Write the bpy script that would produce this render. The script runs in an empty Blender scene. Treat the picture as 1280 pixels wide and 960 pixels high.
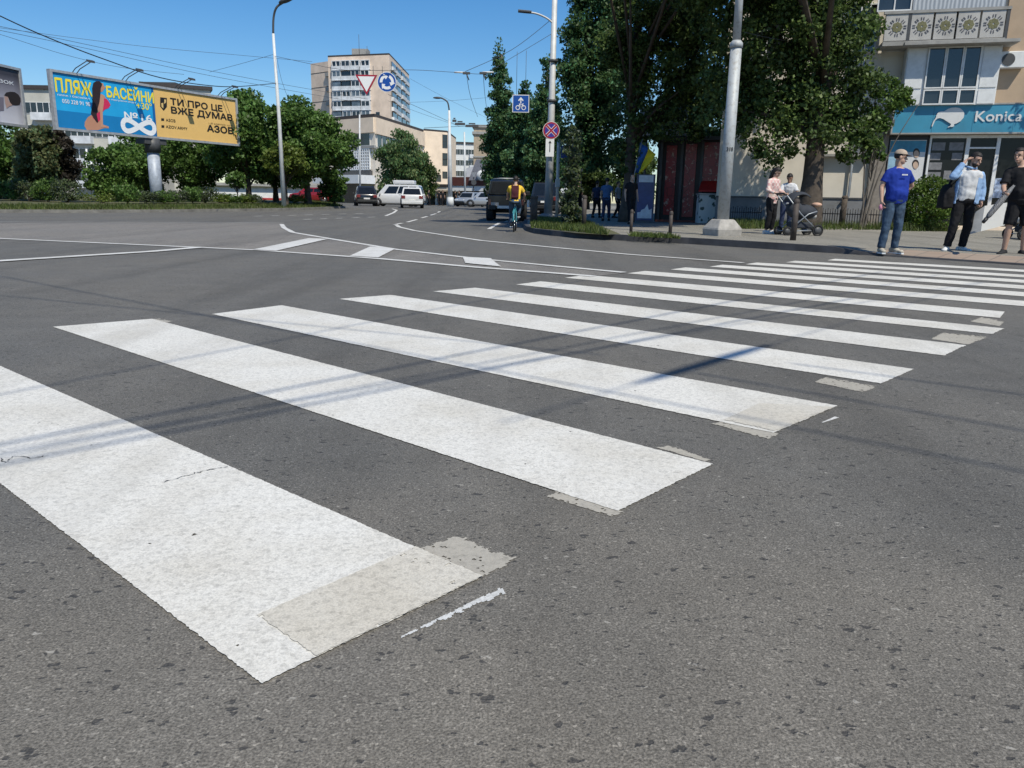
import bpy, bmesh, math, random
import numpy as np
from mathutils import Vector, Matrix, Euler, noise as mnoise

random.seed(7)
RNG = np.random.default_rng(11)
scene = bpy.context.scene
COL = scene.collection
rad = math.radians

# ------------------------------------------------------------------ camera
CAM_H = 0.85
FPX = 961.0                      # focal length in pixels of a 1280 px wide frame
PITCH = math.atan(228 / 961)
ROLL = rad(1.0)
_f = Vector((0, math.cos(PITCH), -math.sin(PITCH)))
_u = Vector((0, math.sin(PITCH), math.cos(PITCH)))
_r = Vector((1, 0, 0))
CR = math.cos(ROLL) * _r + math.sin(ROLL) * _u
CU = -math.sin(ROLL) * _r + math.cos(ROLL) * _u
cam = bpy.data.cameras.new('camera')
cam.sensor_fit = 'HORIZONTAL'; cam.sensor_width = 36; cam.lens = 36 * FPX / 1280
cam.clip_start = 0.05; cam.clip_end = 6000
camo = bpy.data.objects.new('camera', cam); COL.objects.link(camo)
camo.matrix_world = Matrix((
    (CR.x, CU.x, -_f.x, 0), (CR.y, CU.y, -_f.y, 0), (CR.z, CU.z, -_f.z, CAM_H), (0, 0, 0, 1)))
scene.camera = camo

# ------------------------------------------------------------------ light
SUN_H = Vector((0.50, -0.866)); SUN_EL = rad(55)
SUN_DIR = Vector((SUN_H.x * math.cos(SUN_EL), SUN_H.y * math.cos(SUN_EL), math.sin(SUN_EL)))
world = bpy.data.worlds.new('World'); scene.world = world; world.use_nodes = True
wn = world.node_tree; wn.nodes.clear()
wo = wn.nodes.new('ShaderNodeOutputWorld'); wb = wn.nodes.new('ShaderNodeBackground')
sk = wn.nodes.new('ShaderNodeTexSky'); sk.sky_type = 'NISHITA'; sk.sun_disc = False
sk.sun_elevation = SUN_EL; sk.sun_rotation = math.atan2(SUN_H.x, SUN_H.y)
sk.altitude = 0; sk.air_density = 1.0; sk.dust_density = 0.3; sk.ozone_density = 4.0
wb.inputs['Strength'].default_value = 0.095
hs = wn.nodes.new('ShaderNodeHueSaturation'); hs.inputs['Hue'].default_value = 0.502; hs.inputs['Saturation'].default_value = 1.33; hs.inputs['Value'].default_value = 1.3
wn.links.new(sk.outputs[0], hs.inputs['Color']); wn.links.new(hs.outputs[0], wb.inputs[0]); wn.links.new(wb.outputs[0], wo.inputs[0])
sun = bpy.data.lights.new('sun', 'SUN'); sun.energy = 4.6; sun.angle = rad(0.5); sun.color = (1, .94, .80)
suno = bpy.data.objects.new('sun', sun); COL.objects.link(suno)
suno.rotation_euler = SUN_DIR.to_track_quat('Z', 'Y').to_euler()
scene.view_settings.view_transform = 'Standard'; scene.view_settings.look = 'None'
scene.view_settings.exposure = 0.0; scene.view_settings.gamma = 1
scene.view_settings.use_curve_mapping = False
scene.cycles.use_denoising = True
scene.cycles.denoising_input_passes = 'RGB_ALBEDO_NORMAL'
scene.cycles.max_bounces = 6; scene.cycles.diffuse_bounces = 3; scene.cycles.glossy_bounces = 3
scene.cycles.transmission_bounces = 4; scene.cycles.transparent_max_bounces = 6
scene.cycles.sample_clamp_indirect = 6; scene.cycles.caustics_reflective = False; scene.cycles.caustics_refractive = False

# ------------------------------------------------------------------ geometry of the place
def gz(Y):                       # the road rises gently in the distance
    t = min(max((Y - 32) / 40, 0), 1)
    return 0.26 * t * t * (3 - 2 * t)
def ray(x, y):
    return _f + (x - 640) / FPX * CR - (y - 480) / FPX * CU
def gp(x, y, dz=0.0):            # where the line of sight measured in the photo meets the ground (+dz)
    d = ray(x, y); z = dz; p = None
    for _ in range(14):
        t = (z - CAM_H) / d.z
        if t <= 0: t = 300
        p = Vector((d.x * t, d.y * t)); z = gz(p.y) + dz
    return Vector((p.x, p.y, z))
def at(x, y, Y):                 # a sighted point at a known distance
    d = ray(x, y); t = Y / d.y
    return Vector((d.x * t, Y, CAM_H + d.z * t))
def onground(x, y, Y, dz=0.0):   # same bearing, standing on the ground at distance Y
    p = at(x, y, Y); p.z = gz(Y) + dz
    return p

# ------------------------------------------------------------------ materials
MATS = {}
def _nodes(name):
    m = bpy.data.materials.new(name); m.use_nodes = True
    nt = m.node_tree
    return m, nt, nt.nodes['Principled BSDF']
def N(nt, t, **kw):
    n = nt.nodes.new(t)
    for k, v in kw.items(): setattr(n, k, v)
    return n
def L(nt, a, b): nt.links.new(a, b)
def ramp(nt, fac, stops):
    r = N(nt, 'ShaderNodeValToRGB'); e = r.color_ramp.elements
    while len(e) < len(stops): e.new(0.5)
    for i, (p, c) in enumerate(stops):
        e[i].position = p
        e[i].color = (c, c, c, 1) if not hasattr(c, '__len__') else (*c, 1)
    L(nt, fac, r.inputs[0]); return r.outputs[0]
def mixc(nt, fac, a, b, mode='MIX'):
    m = N(nt, 'ShaderNodeMix', data_type='RGBA', blend_type=mode)
    for s, v in ((m.inputs[0], fac), (m.inputs[6], a), (m.inputs[7], b)):
        if isinstance(v, (int, float)): s.default_value = v
        elif isinstance(v, tuple): s.default_value = (*v, 1)
        else: L(nt, v, s)
    return m.outputs[2]
def coords(nt, kind='Object'):
    return N(nt, 'ShaderNodeTexCoord').outputs[kind]
def tnoise(nt, co, scale, detail=4, rough=.55):
    n = N(nt, 'ShaderNodeTexNoise'); n.inputs['Scale'].default_value = scale
    n.inputs['Detail'].default_value = detail; n.inputs['Roughness'].default_value = rough
    L(nt, co, n.inputs['Vector']); return n.outputs['Fac']
def tvor(nt, co, scale, feature='F1'):
    n = N(nt, 'ShaderNodeTexVoronoi', feature=feature); n.inputs['Scale'].default_value = scale
    L(nt, co, n.inputs['Vector']); return n
def bump(nt, p, h, strength, dist=.01):
    b = N(nt, 'ShaderNodeBump'); b.inputs['Strength'].default_value = strength; b.inputs['Distance'].default_value = dist
    L(nt, h, b.inputs['Height']); L(nt, b.outputs[0], p.inputs['Normal'])
def mat(name, col, rough=.7, metal=0.0, var=.18, scale=6, bmp=0.0, bscale=60, spec=.4, coat=0.0, dirt=0.0):
    if name in MATS: return MATS[name]
    m, nt, p = _nodes(name)
    co = coords(nt); n = tnoise(nt, co, scale)
    lo = tuple(c * (1 - var) for c in col); hi = tuple(min(c * (1 + var), .95) for c in col)
    c = ramp(nt, n, [(.3, lo), (.7, hi)])
    if dirt:
        c = mixc(nt, ramp(nt, tnoise(nt, co, scale * .37, 8, .7), [(.5, 0), (.75, dirt)]), c, (.09, .08, .065))
    L(nt, c, p.inputs['Base Color'])
    p.inputs['Roughness'].default_value = rough; p.inputs['Metallic'].default_value = metal
    p.inputs['Specular IOR Level'].default_value = spec
    if coat: p.inputs['Coat Weight'].default_value = coat; p.inputs['Coat Roughness'].default_value = .06
    if bmp: bump(nt, p, tnoise(nt, co, bscale, 5), bmp)
    MATS[name] = m; return m
def leafmat(name, dark, light, third=None, rough=.5):
    if name in MATS: return MATS[name]
    m, nt, p = _nodes(name)
    g = N(nt, 'ShaderNodeNewGeometry')
    st = [(0, dark), (.6, light)] + ([(1, third)] if third else [(1, tuple(c * 1.25 for c in light))])
    c = ramp(nt, g.outputs['Random Per Island'], st)
    cl = ramp(nt, tnoise(nt, coords(nt), .9, 3), [(.3, .7), (.7, 1.2)])
    c = mixc(nt, 1.0, c, cl, 'MULTIPLY')
    L(nt, c, p.inputs['Base Color']); p.inputs['Roughness'].default_value = rough
    p.inputs['Specular IOR Level'].default_value = .35
    tr = N(nt, 'ShaderNodeBsdfTranslucent'); L(nt, c, tr.inputs['Color'])
    mx = N(nt, 'ShaderNodeMixShader'); mx.inputs[0].default_value = .38
    L(nt, p.outputs[0], mx.inputs[1]); L(nt, tr.outputs[0], mx.inputs[2])
    L(nt, mx.outputs[0], nt.nodes['Material Output'].inputs['Surface'])
    MATS[name] = m; return m

def asphalt(name, base, tint, speck=1.0):
    m, nt, p = _nodes(name); co = coords(nt)
    big = tnoise(nt, co, .35, 5, .6); mid = tnoise(nt, co, 3.0, 6, .65); fine = tnoise(nt, co, 215, 3, .6)
    c = mixc(nt, ramp(nt, big, [(.35, 0), (.7, 1)]), base, tint)
    c = mixc(nt, 1.0, c, ramp(nt, mid, [(.25, .86), (.75, 1.12)]), 'MULTIPLY')
    tm = N(nt, 'ShaderNodeMapping'); tm.inputs['Rotation'].default_value = (0, 0, rad(42)); tm.inputs['Scale'].default_value = (1.3, .09, 1); L(nt, co, tm.inputs['Vector'])
    c = mixc(nt, 1.0, c, ramp(nt, tnoise(nt, tm.outputs[0], 1.0, 5, .6), [(.32, .78), (.5, 1.0), (.7, 1.10)]), 'MULTIPLY')       # tyre-polished tracks
    c = mixc(nt, ramp(nt, tnoise(nt, co, .9, 6, .72), [(.63, 0), (.72, .35)]), c, (.06, .057, .053))                              # oil stains
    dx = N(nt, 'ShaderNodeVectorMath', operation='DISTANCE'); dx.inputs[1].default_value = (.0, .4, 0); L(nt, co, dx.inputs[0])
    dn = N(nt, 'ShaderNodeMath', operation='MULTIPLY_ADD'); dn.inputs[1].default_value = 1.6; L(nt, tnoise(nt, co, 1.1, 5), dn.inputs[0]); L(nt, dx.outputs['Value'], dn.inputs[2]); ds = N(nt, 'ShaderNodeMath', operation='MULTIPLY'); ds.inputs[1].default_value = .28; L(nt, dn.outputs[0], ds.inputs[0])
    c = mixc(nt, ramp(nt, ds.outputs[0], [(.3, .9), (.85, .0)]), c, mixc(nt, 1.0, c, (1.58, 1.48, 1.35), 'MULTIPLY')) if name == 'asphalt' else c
    c = mixc(nt, 1.0, c, ramp(nt, fine, [(.32, .5), (.68, 1.5)]), 'MULTIPLY')
    # stones of the aggregate, each with its own tone
    st = tvor(nt, co, 190); stc = N(nt, 'ShaderNodeSeparateColor'); L(nt, st.outputs['Color'], stc.inputs[0])
    c = mixc(nt, .55, c, mixc(nt, 1.0, c, ramp(nt, stc.outputs[0], [(0, .55), (.5, 1.0), (.93, 1.3), (1, 2.2)]), 'MULTIPLY'))
    # sparse dark pits, smeared along the driving direction
    mp = N(nt, 'ShaderNodeMapping'); mp.inputs['Rotation'].default_value = (0, 0, rad(-8)); mp.inputs['Scale'].default_value = (.62, 1.0, 1)
    L(nt, co, mp.inputs['Vector'])
    wob = N(nt, 'ShaderNodeMix', data_type='RGBA', blend_type='LINEAR_LIGHT'); wob.inputs[0].default_value = .012
    nz = N(nt, 'ShaderNodeTexNoise'); nz.inputs['Scale'].default_value = 55; L(nt, co, nz.inputs['Vector'])
    L(nt, mp.outputs[0], wob.inputs[6]); L(nt, nz.outputs['Color'], wob.inputs[7])
    hole = None
    for sc, thr, rd in ((38, .12, .30), (72, .17, .33), (21, .05, .17)):
        v = tvor(nt, wob.outputs[2], sc); s = N(nt, 'ShaderNodeSeparateColor'); L(nt, v.outputs['Color'], s.inputs[0])
        a = N(nt, 'ShaderNodeMath', operation='LESS_THAN'); a.inputs[1].default_value = thr; L(nt, s.outputs[0], a.inputs[0])
        d = ramp(nt, v.outputs['Distance'], [(rd * .7, 1), (rd, 0)])
        mul = N(nt, 'ShaderNodeMath', operation='MULTIPLY'); L(nt, a.outputs[0], mul.inputs[0]); L(nt, d, mul.inputs[1])
        if hole is None: hole = mul.outputs[0]
        else:
            mxm = N(nt, 'ShaderNodeMath', operation='MAXIMUM'); L(nt, hole, mxm.inputs[0]); L(nt, mul.outputs[0], mxm.inputs[1]); hole = mxm.outputs[0]
    hf = N(nt, 'ShaderNodeMath', operation='MULTIPLY'); hf.inputs[1].default_value = .72 * speck; L(nt, hole, hf.inputs[0])
    c = mixc(nt, hf.outputs[0], c, (.028, .028, .03))
    v = tvor(nt, wob.outputs[2], 46); s = N(nt, 'ShaderNodeSeparateColor'); L(nt, v.outputs['Color'], s.inputs[0])
    a = N(nt, 'ShaderNodeMath', operation='GREATER_THAN'); a.inputs[1].default_value = .96; L(nt, s.outputs[1], a.inputs[0])
    d = ramp(nt, v.outputs['Distance'], [(.13, .85), (.22, 0)])
    mul = N(nt, 'ShaderNodeMath', operation='MULTIPLY'); L(nt, a.outputs[0], mul.inputs[0]); L(nt, d, mul.inputs[1])
    c = mixc(nt, mul.outputs[0], c, (.36, .34, .3))
    L(nt, c, p.inputs['Base Color']); p.inputs['Roughness'].default_value = .82; p.inputs['Specular IOR Level'].default_value = .35
    hh = N(nt, 'ShaderNodeMath', operation='SUBTRACT'); L(nt, fine, hh.inputs[0]); L(nt, hole, hh.inputs[1])
    bump(nt, p, hh.outputs[0], .55, .006)
    MATS[name] = m; return m
def paint(name, white, wear=.4, under=(.085, .084, .083), dirty=(.5, .47, .4), dirt=.5, grain=.16):
    m, nt, p = _nodes(name); co = coords(nt)
    f1 = tnoise(nt, co, 190, 4, .75); f2 = tnoise(nt, co, 2.2, 5, .6); f3 = tnoise(nt, co, 45, 6, .75)
    c = mixc(nt, ramp(nt, f2, [(.42, 0), (.72, dirt)]), white, dirty)
    c = mixc(nt, 1.0, c, ramp(nt, f1, [(.36, 1 - grain * 1.5), (.55, 1.0), (.66, 1 + grain * .4)]), 'MULTIPLY')
    fl = tvor(nt, co, 105); fs_ = N(nt, 'ShaderNodeSeparateColor'); L(nt, fl.outputs['Color'], fs_.inputs[0])
    c = mixc(nt, 1.0, c, ramp(nt, fs_.outputs[0], [(0, 1 - grain * 1.1), (.22, 1 - grain * .4), (.4, 1.0)]), 'MULTIPLY')     # grit of the aggregate showing through
    tm = N(nt, 'ShaderNodeMapping'); tm.inputs['Rotation'].default_value = (0, 0, rad(43)); tm.inputs['Scale'].default_value = (2.6, .22, 1); L(nt, co, tm.inputs['Vector'])
    c = mixc(nt, ramp(nt, tnoise(nt, tm.outputs[0], 1.0, 5, .65), [(.5, 0), (.72, .42)]), c, (.40, .385, .35))     # grey tyre grime
    c = mixc(nt, 1.0, c, ramp(nt, f3, [(.30, .74), (.50, 1.0)]), 'MULTIPLY')
    hol = ramp(nt, tnoise(nt, co, 75, 7, .8), [(.21 + .2 * wear, 1), (.25 + .2 * wear, 0)])
    pat = ramp(nt, tnoise(nt, co, 1.4, 4), [(.4, .15), (.65, 1)])
    mm = N(nt, 'ShaderNodeMath', operation='MULTIPLY'); L(nt, hol, mm.inputs[0]); L(nt, pat, mm.inputs[1])
    c = mixc(nt, mm.outputs[0], c, under)
    L(nt, c, p.inputs['Base Color']); p.inputs['Roughness'].default_value = .68; p.inputs['Specular IOR Level'].default_value = .3
    bump(nt, p, f3, .35, .004)
    MATS[name] = m; return m

# ------------------------------------------------------------------ mesh builder and object helpers
class MB:
    def __init__(s): s.v = []; s.f = []; s.mi = []; s.sm = []
    def add(s, vs, fs, mi=0, smooth=False):
        o = len(s.v); s.v += [tuple(v) for v in vs]
        for f in fs: s.f.append(tuple(i + o for i in f)); s.mi.append(mi); s.sm.append(smooth)
        return s
    def box(s, c, d, rz=0, mi=0, M=None):
        x, y, z = d[0] / 2, d[1] / 2, d[2] / 2
        vs = [Vector(p) for p in ((-x, -y, -z), (x, -y, -z), (x, y, -z), (-x, y, -z), (-x, -y, z), (x, -y, z), (x, y, z), (-x, y, z))]
        R = M if M is not None else Matrix.Rotation(rz, 3, 'Z')
        vs = [R @ v + Vector(c) for v in vs]
        return s.add(vs, [(0, 3, 2, 1), (4, 5, 6, 7), (0, 1, 5, 4), (1, 2, 6, 5), (2, 3, 7, 6), (3, 0, 4, 7)], mi)
    def bx(s, a, b, mi=0):       # box from two corners
        return s.box([(a[i] + b[i]) / 2 for i in range(3)], [abs(b[i] - a[i]) for i in range(3)], 0, mi)
    def tube(s, pts, r, n=8, mi=0, flat=1.0, caps=True):
        pts = [Vector(p) for p in pts]; k = len(pts)
        rs = [float(q) for q in r] if hasattr(r, '__len__') else [float(r)] * k
        o = []; prev = None
        for i, p in enumerate(pts):
            t = (pts[min(i + 1, k - 1)] - pts[max(i - 1, 0)])
            t = t.normalized() if t.length > 1e-9 else Vector((0, 0, 1))
            if prev is None:
                a = Vector((0, 0, 1)) if abs(t.z) < .9 else Vector((1, 0, 0))
                e1 = t.cross(a).normalized()
            else:
                e1 = (prev - t * prev.dot(t)); e1 = e1.normalized() if e1.length > 1e-6 else t.orthogonal().normalized()
            prev = e1; e2 = t.cross(e1)
            o.append([p + rs[i] * (math.cos(2 * math.pi * j / n) * e1 + flat * math.sin(2 * math.pi * j / n) * e2) for j in range(n)])
        vs = [v for ring in o for v in ring]; fs = []
        for i in range(k - 1):
            for j in range(n):
                fs.append((i * n + j, i * n + (j + 1) % n, (i + 1) * n + (j + 1) % n, (i + 1) * n + j))
        s.add(vs, fs, mi, True)
        if caps:
            b = len(s.v) - len(vs)
            s.f.append(tuple(b + j for j in reversed(range(n)))); s.mi.append(mi); s.sm.append(False)
            s.f.append(tuple(b + (k - 1) * n + j for j in range(n))); s.mi.append(mi); s.sm.append(False)
        return s
    def cyl(s, p0, p1, r0, r1=None, n=12, mi=0): return s.tube([p0, p1], [r0, r0 if r1 is None else r1], n, mi)
    def lathe(s, prof, c=(0, 0, 0), axis='Z', n=20, mi=0):
        vs = []; fs = []; k = len(prof)
        for (r, h) in prof:
            for j in range(n):
                a = 2 * math.pi * j / n
                p = (r * math.cos(a), r * math.sin(a), h)
                if axis == 'X': p = (p[2], p[0], p[1])
                if axis == 'Y': p = (p[0], p[2], p[1])
                vs.append((p[0] + c[0], p[1] + c[1], p[2] + c[2]))
        for i in range(k - 1):
            for j in range(n):
                q = (i * n + j, i * n + (j + 1) % n, (i + 1) * n + (j + 1) % n, (i + 1) * n + j)
                fs.append(q if axis != 'Y' else q[::-1])
        return s.add(vs, fs, mi, True)
    def ell(s, c, r, n=12, m=8, R=None, mi=0):
        vs = [(0, 0, -1)]; fs = []
        for i in range(1, m):
            t = math.pi * i / m - math.pi / 2
            for j in range(n):
                a = 2 * math.pi * j / n; vs.append((math.cos(t) * math.cos(a), math.cos(t) * math.sin(a), math.sin(t)))
        vs.append((0, 0, 1)); T = len(vs) - 1
        for j in range(n):
            fs.append((0, 1 + (j + 1) % n, 1 + j)); fs.append((T, T - n + j, T - n + (j + 1) % n))
        for i in range(m - 2):
            for j in range(n):
                a = 1 + i * n; fs.append((a + j, a + (j + 1) % n, a + n + (j + 1) % n, a + n + j))
        out = []
        for v in vs:
            q = Vector((v[0] * r[0], v[1] * r[1], v[2] * r[2]))
            if R is not None: q = R @ q
            out.append(q + Vector(c))
        return s.add(out, fs, mi, True)
    def prism(s, pts3, vec, mi=0):        # planar polygon pushed along vec
        n = len(pts3); v = Vector(vec); a = [Vector(p) for p in pts3]; b = [p + v for p in a]
        fs = [tuple(range(n)), tuple(reversed(range(n, 2 * n)))] + [(i, i + n, (i + 1) % n + n, (i + 1) % n) for i in range(n)]
        return s.add(a + b, fs, mi)
    def torus(s, c, R, r, axis='X', n=24, m=8, mi=0, arc=2 * math.pi):
        pts = []
        for i in range(n + 1):
            a = arc * i / n; u, w = R * math.cos(a), R * math.sin(a)
            pts.append({'X': (0, u, w), 'Y': (u, 0, w), 'Z': (u, w, 0)}[axis])
        return s.tube([Vector(c) + Vector(p) for p in pts], r, m, mi)
    def mesh(s, name, mats, recalc=True):
        me = bpy.data.meshes.new(name); me.from_pydata(s.v, [], s.f)
        for m in (mats if isinstance(mats, (list, tuple)) else [mats]): me.materials.append(m)
        me.polygons.foreach_set('material_index', s.mi); me.polygons.foreach_set('use_smooth', s.sm)
        if recalc:
            bm = bmesh.new(); bm.from_mesh(me); bmesh.ops.recalc_face_normals(bm, faces=bm.faces); bm.to_mesh(me); bm.free()
        me.update(); return me
    def build(s, name, mats, parent=None, world=True, bevel=0, recalc=True):
        if parent is not None and world:
            mi = parent['_inv']
            R = Matrix.Rotation(-mi[3], 4, 'Z') @ Matrix.Translation((-mi[0], -mi[1], -mi[2]))
            s.v = [tuple(R @ Vector(v)) for v in s.v]
        o = link(name, s.mesh(name, mats, recalc), parent)
        if bevel:
            b = o.modifiers.new('bevel', 'BEVEL'); b.width = bevel; b.segments = 2; b.limit_method = 'ANGLE'
        return o
def link(name, me, parent=None, loc=None):
    o = bpy.data.objects.new(name, me); COL.objects.link(o)
    if parent is not None:
        o.parent = parent
        o['_inv'] = parent['_inv'] if '_inv' in parent else (0, 0, 0, 0)
    if loc is not None: o.location = loc
    return o
def tag(o, label, cat, group=None, kind=None):
    o['label'] = label; o['category'] = cat
    if group: o['group'] = group
    if kind: o['kind'] = kind
    return o
def thing(name, label, cat, loc=(0, 0, 0), rz=0.0, group=None):
    o = bpy.data.objects.new(name, None); COL.objects.link(o); o.empty_display_size = .2
    o.location = loc; o.rotation_euler = (0, 0, rz); o['_inv'] = (loc[0], loc[1], loc[2], rz)
    return tag(o, label, cat, group)
def struct(o): o['kind'] = 'structure'; return o
def kids(o): return [c for c in bpy.data.objects if c.parent == o]
def copy_tree(o, loc, rz=0, label=None, parent=None, scale=None):
    c = o.copy(); COL.objects.link(c)
    if parent is None:
        c.location = loc; c.rotation_euler = (0, 0, rz)
        if label: c['label'] = label
        if scale: c.scale = (scale,) * 3 if not hasattr(scale, '__len__') else scale
    else: c.parent = parent
    for ch in kids(o): copy_tree(ch, None, 0, None, c)
    return c
def sheet(name, pts, z, m, kind='structure', sub=0):       # flat sheet following the road surface
    vs = [(p[0], p[1], gz(p[1]) + z) for p in pts]
    b = MB(); b.add(vs, [tuple(range(len(vs)))])
    o = b.build(name, m); o['kind'] = kind
    return o
def ribbon(name, pts, w, z, m, jag=0.0):                    # painted line along points
    pts = [Vector((p[0], p[1])) for p in pts]; dense = []
    for a, b in zip(pts[:-1], pts[1:]):
        k = max(2, int((b - a).length / .25))
        dense += [a.lerp(b, i / k) for i in range(k)]
    dense.append(pts[-1])
    vs = []; fs = []
    for i, p in enumerate(dense):
        t = (dense[min(i + 1, len(dense) - 1)] - dense[max(i - 1, 0)]).normalized(); nrm = Vector((-t.y, t.x))
        ww = w[0] + (w[1] - w[0]) * i / (len(dense) - 1) if hasattr(w, '__len__') else w
        for sgn in (-1, 1):
            q = p + nrm * (sgn * ww / 2 + random.uniform(-jag, jag)); vs.append((q.x, q.y, gz(q.y) + z))
        if i: fs.append((2 * i - 2, 2 * i - 1, 2 * i + 1, 2 * i))
    b = MB(); b.add(vs, fs); o = b.build(name, m); o['kind'] = 'structure'; return o
def smooth_path(pts, k=8):
    P = [Vector(p) for p in pts]; P = [P[0]] + P + [P[-1]]; out = []
    for i in range(1, len(P) - 2):
        for j in range(k):
            t = j / k; a, b, c, d = P[i - 1], P[i], P[i + 1], P[i + 2]
            out.append(.5 * ((2 * b) + (c - a) * t + (2 * a - 5 * b + 4 * c - d) * t * t + (3 * b - a - 3 * c + d) * t ** 3))
    out.append(P[-2]); return out

class Plane:                     # an upright flat face (facade, board) with its own x / z coordinates
    def __init__(s, A, B):
        s.O = Vector((A[0], A[1], 0)); e = Vector((B[0] - A[0], B[1] - A[1], 0)); s.w = e.length; s.ex = e.normalized()
        n = Vector((s.ex.y, -s.ex.x, 0)); s.n = n if n.dot(-s.O) > 0 else -n
    def px(s, x, y, d=0.0):
        r = ray(x, y); C = Vector((0, 0, CAM_H)); O = s.O + s.n * d
        t = (O - C).dot(s.n) / r.dot(s.n); q = C + r * t
        return ((q - s.O).dot(s.ex), q.z)
    def p(s, x, z, d=0.0): return s.O + s.ex * x + Vector((0, 0, z)) + s.n * d
    def slab(s, b, x0, z0, x1, z1, d0, d1, mi=0):
        b.prism([s.p(x0, z0, d0), s.p(x1, z0, d0), s.p(x1, z1, d0), s.p(x0, z1, d0)], s.n * (d1 - d0), mi); return b
    def poly(s, b, pts, d0, th, mi=0):
        b.prism([s.p(x, z, d0) for x, z in pts], s.n * th, mi); return b
    def pxslab(s, b, x0, y0, x1, y1, d0, d1, mi=0):
        a = s.px(x0, y1, d1); c = s.px(x1, y0, d1)
        return s.slab(b, a[0], a[1], c[0], c[1], d0, d1, mi)
    def pxpoly(s, b, pts, d, th=.008, mi=0):
        return s.poly(b, [s.px(x, y, d) for x, y in pts], d, th, mi)

def text_mesh(body, bold=0.0, shear=0.0, ext=.004):
    c = bpy.data.curves.new('lettering', 'FONT'); c.body = body; c.offset = bold; c.shear = shear; c.resolution_u = 3
    o = bpy.data.objects.new('lettering', c); COL.objects.link(o)
    bpy.context.view_layer.update()
    me = bpy.data.meshes.new_from_object(o.evaluated_get(bpy.context.evaluated_depsgraph_get()))
    bpy.data.objects.remove(o); bpy.data.curves.remove(c)
    vs = [v.co.copy() for v in me.vertices]; fs = [tuple(p.vertices) for p in me.polygons]
    bpy.data.meshes.remove(me); return vs, fs
def lettering(pl, body, box, d, m, parent, bold=.0, name='lettering', shear=0.0):     # box in plane coords x0,z0,x1,z1
    vs, fs = text_mesh(body, 0.0, shear)
    x0 = min(v.x for v in vs); x1 = max(v.x for v in vs); y0 = min(v.y for v in vs); y1 = max(v.y for v in vs)
    b = MB(); w_ = bold * .9
    for k, (ox, oy) in enumerate(((0, 0), (w_, 0), (-w_, 0), (0, w_), (0, -w_)) if bold else ((0, 0),)):
      b.add([pl.p(box[0] + (v.x + ox - x0) / (x1 - x0) * (box[2] - box[0]), box[1] + (v.y + oy - y0) / (y1 - y0) * (box[3] - box[1]), d + k * .0007) for v in vs], fs)
    return b.build(name, m, parent, recalc=False)
def pxletters(pl, body, x0, y0, x1, y1, d, m, parent, bold=.0, **kw):   # photo corners: left-bottom, right-top of the word
    a = pl.px(x0, y0, d); c = pl.px(x0, y1, d); e = pl.px(x1, y1, d)
    return lettering(pl, body, (a[0], a[1], e[0], c[1]), d, m, parent, bold, **kw)

def voxel(b, size, smooth=4, mats=None, name='body', wob=0.0, wscale=9):      # fuse closed shapes into one continuous surface
    me = b.mesh(name, mats or [])
    o = bpy.data.objects.new('tmp', me); COL.objects.link(o)
    r = o.modifiers.new('r', 'REMESH'); r.mode = 'VOXEL'; r.voxel_size = size; r.use_smooth_shade = True
    if smooth:
        s = o.modifiers.new('s', 'SMOOTH'); s.iterations = smooth; s.factor = .5
    bpy.context.view_layer.update()
    out = bpy.data.meshes.new_from_object(o.evaluated_get(bpy.context.evaluated_depsgraph_get()))
    bpy.data.objects.remove(o); bpy.data.meshes.remove(me)
    if wob:
        for v in out.vertices:
            n = mnoise.noise(v.co * wscale) + .5 * mnoise.noise(v.co * wscale * 2.3)
            v.co += v.normal * n * wob
    out.name = name; out.materials.clear()
    for m in (mats if isinstance(mats, (list, tuple)) else [mats]): out.materials.append(m)
    return out
# ------------------------------------------------------------------ ground, road, pavements
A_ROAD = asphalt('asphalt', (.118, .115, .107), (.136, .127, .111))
A_OLD = asphalt('asphalt_old', (.20, .185, .165), (.175, .166, .154), .7)
A_WALK = asphalt('asphalt_walk', (.25, .235, .20), (.21, .198, .172), .4)
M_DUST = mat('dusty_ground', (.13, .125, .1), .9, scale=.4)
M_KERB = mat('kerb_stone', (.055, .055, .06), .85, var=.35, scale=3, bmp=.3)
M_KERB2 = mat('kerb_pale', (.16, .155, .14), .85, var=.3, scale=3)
M_TURF = mat('turf', (.10, .10, .05), .9, var=.4, scale=4, bmp=.6)
PAINT = paint('road_paint', (.72, .70, .645), .25, dirty=(.58, .545, .47), dirt=.7)
PAINT2 = paint('road_paint_worn', (.70, .69, .66), .45, dirty=(.5, .48, .43), dirt=.5)
GHOST = paint('old_paint_ghost', (.42, .39, .33), .75, dirty=(.33, .31, .27), dirt=.5, grain=.08)
CREAM = paint('old_paint_cream', (.57, .53, .45), .15, dirty=(.66, .63, .56), dirt=.8, under=(.5, .48, .42))

def strip(name, xs, ys, dz, m):
    b = MB(); n = len(xs)
    vs = [(x, y, gz(y) + dz) for y in ys for x in xs]
    fs = [(j * n + i, j * n + i + 1, (j + 1) * n + i + 1, (j + 1) * n + i) for j in range(len(ys) - 1) for i in range(n - 1)]
    b.add(vs, fs); return struct(b.build(name, m))
strip('ground', [-2500, -300, 300, 2500], [-400, 0] + list(range(30, 80, 3)) + [90, 200, 4000], -.03, M_DUST)
strip('road', [-150, 0, 60], [-25, 0] + list(range(30, 80, 2)) + [90, 140], 0, A_ROAD)

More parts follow.
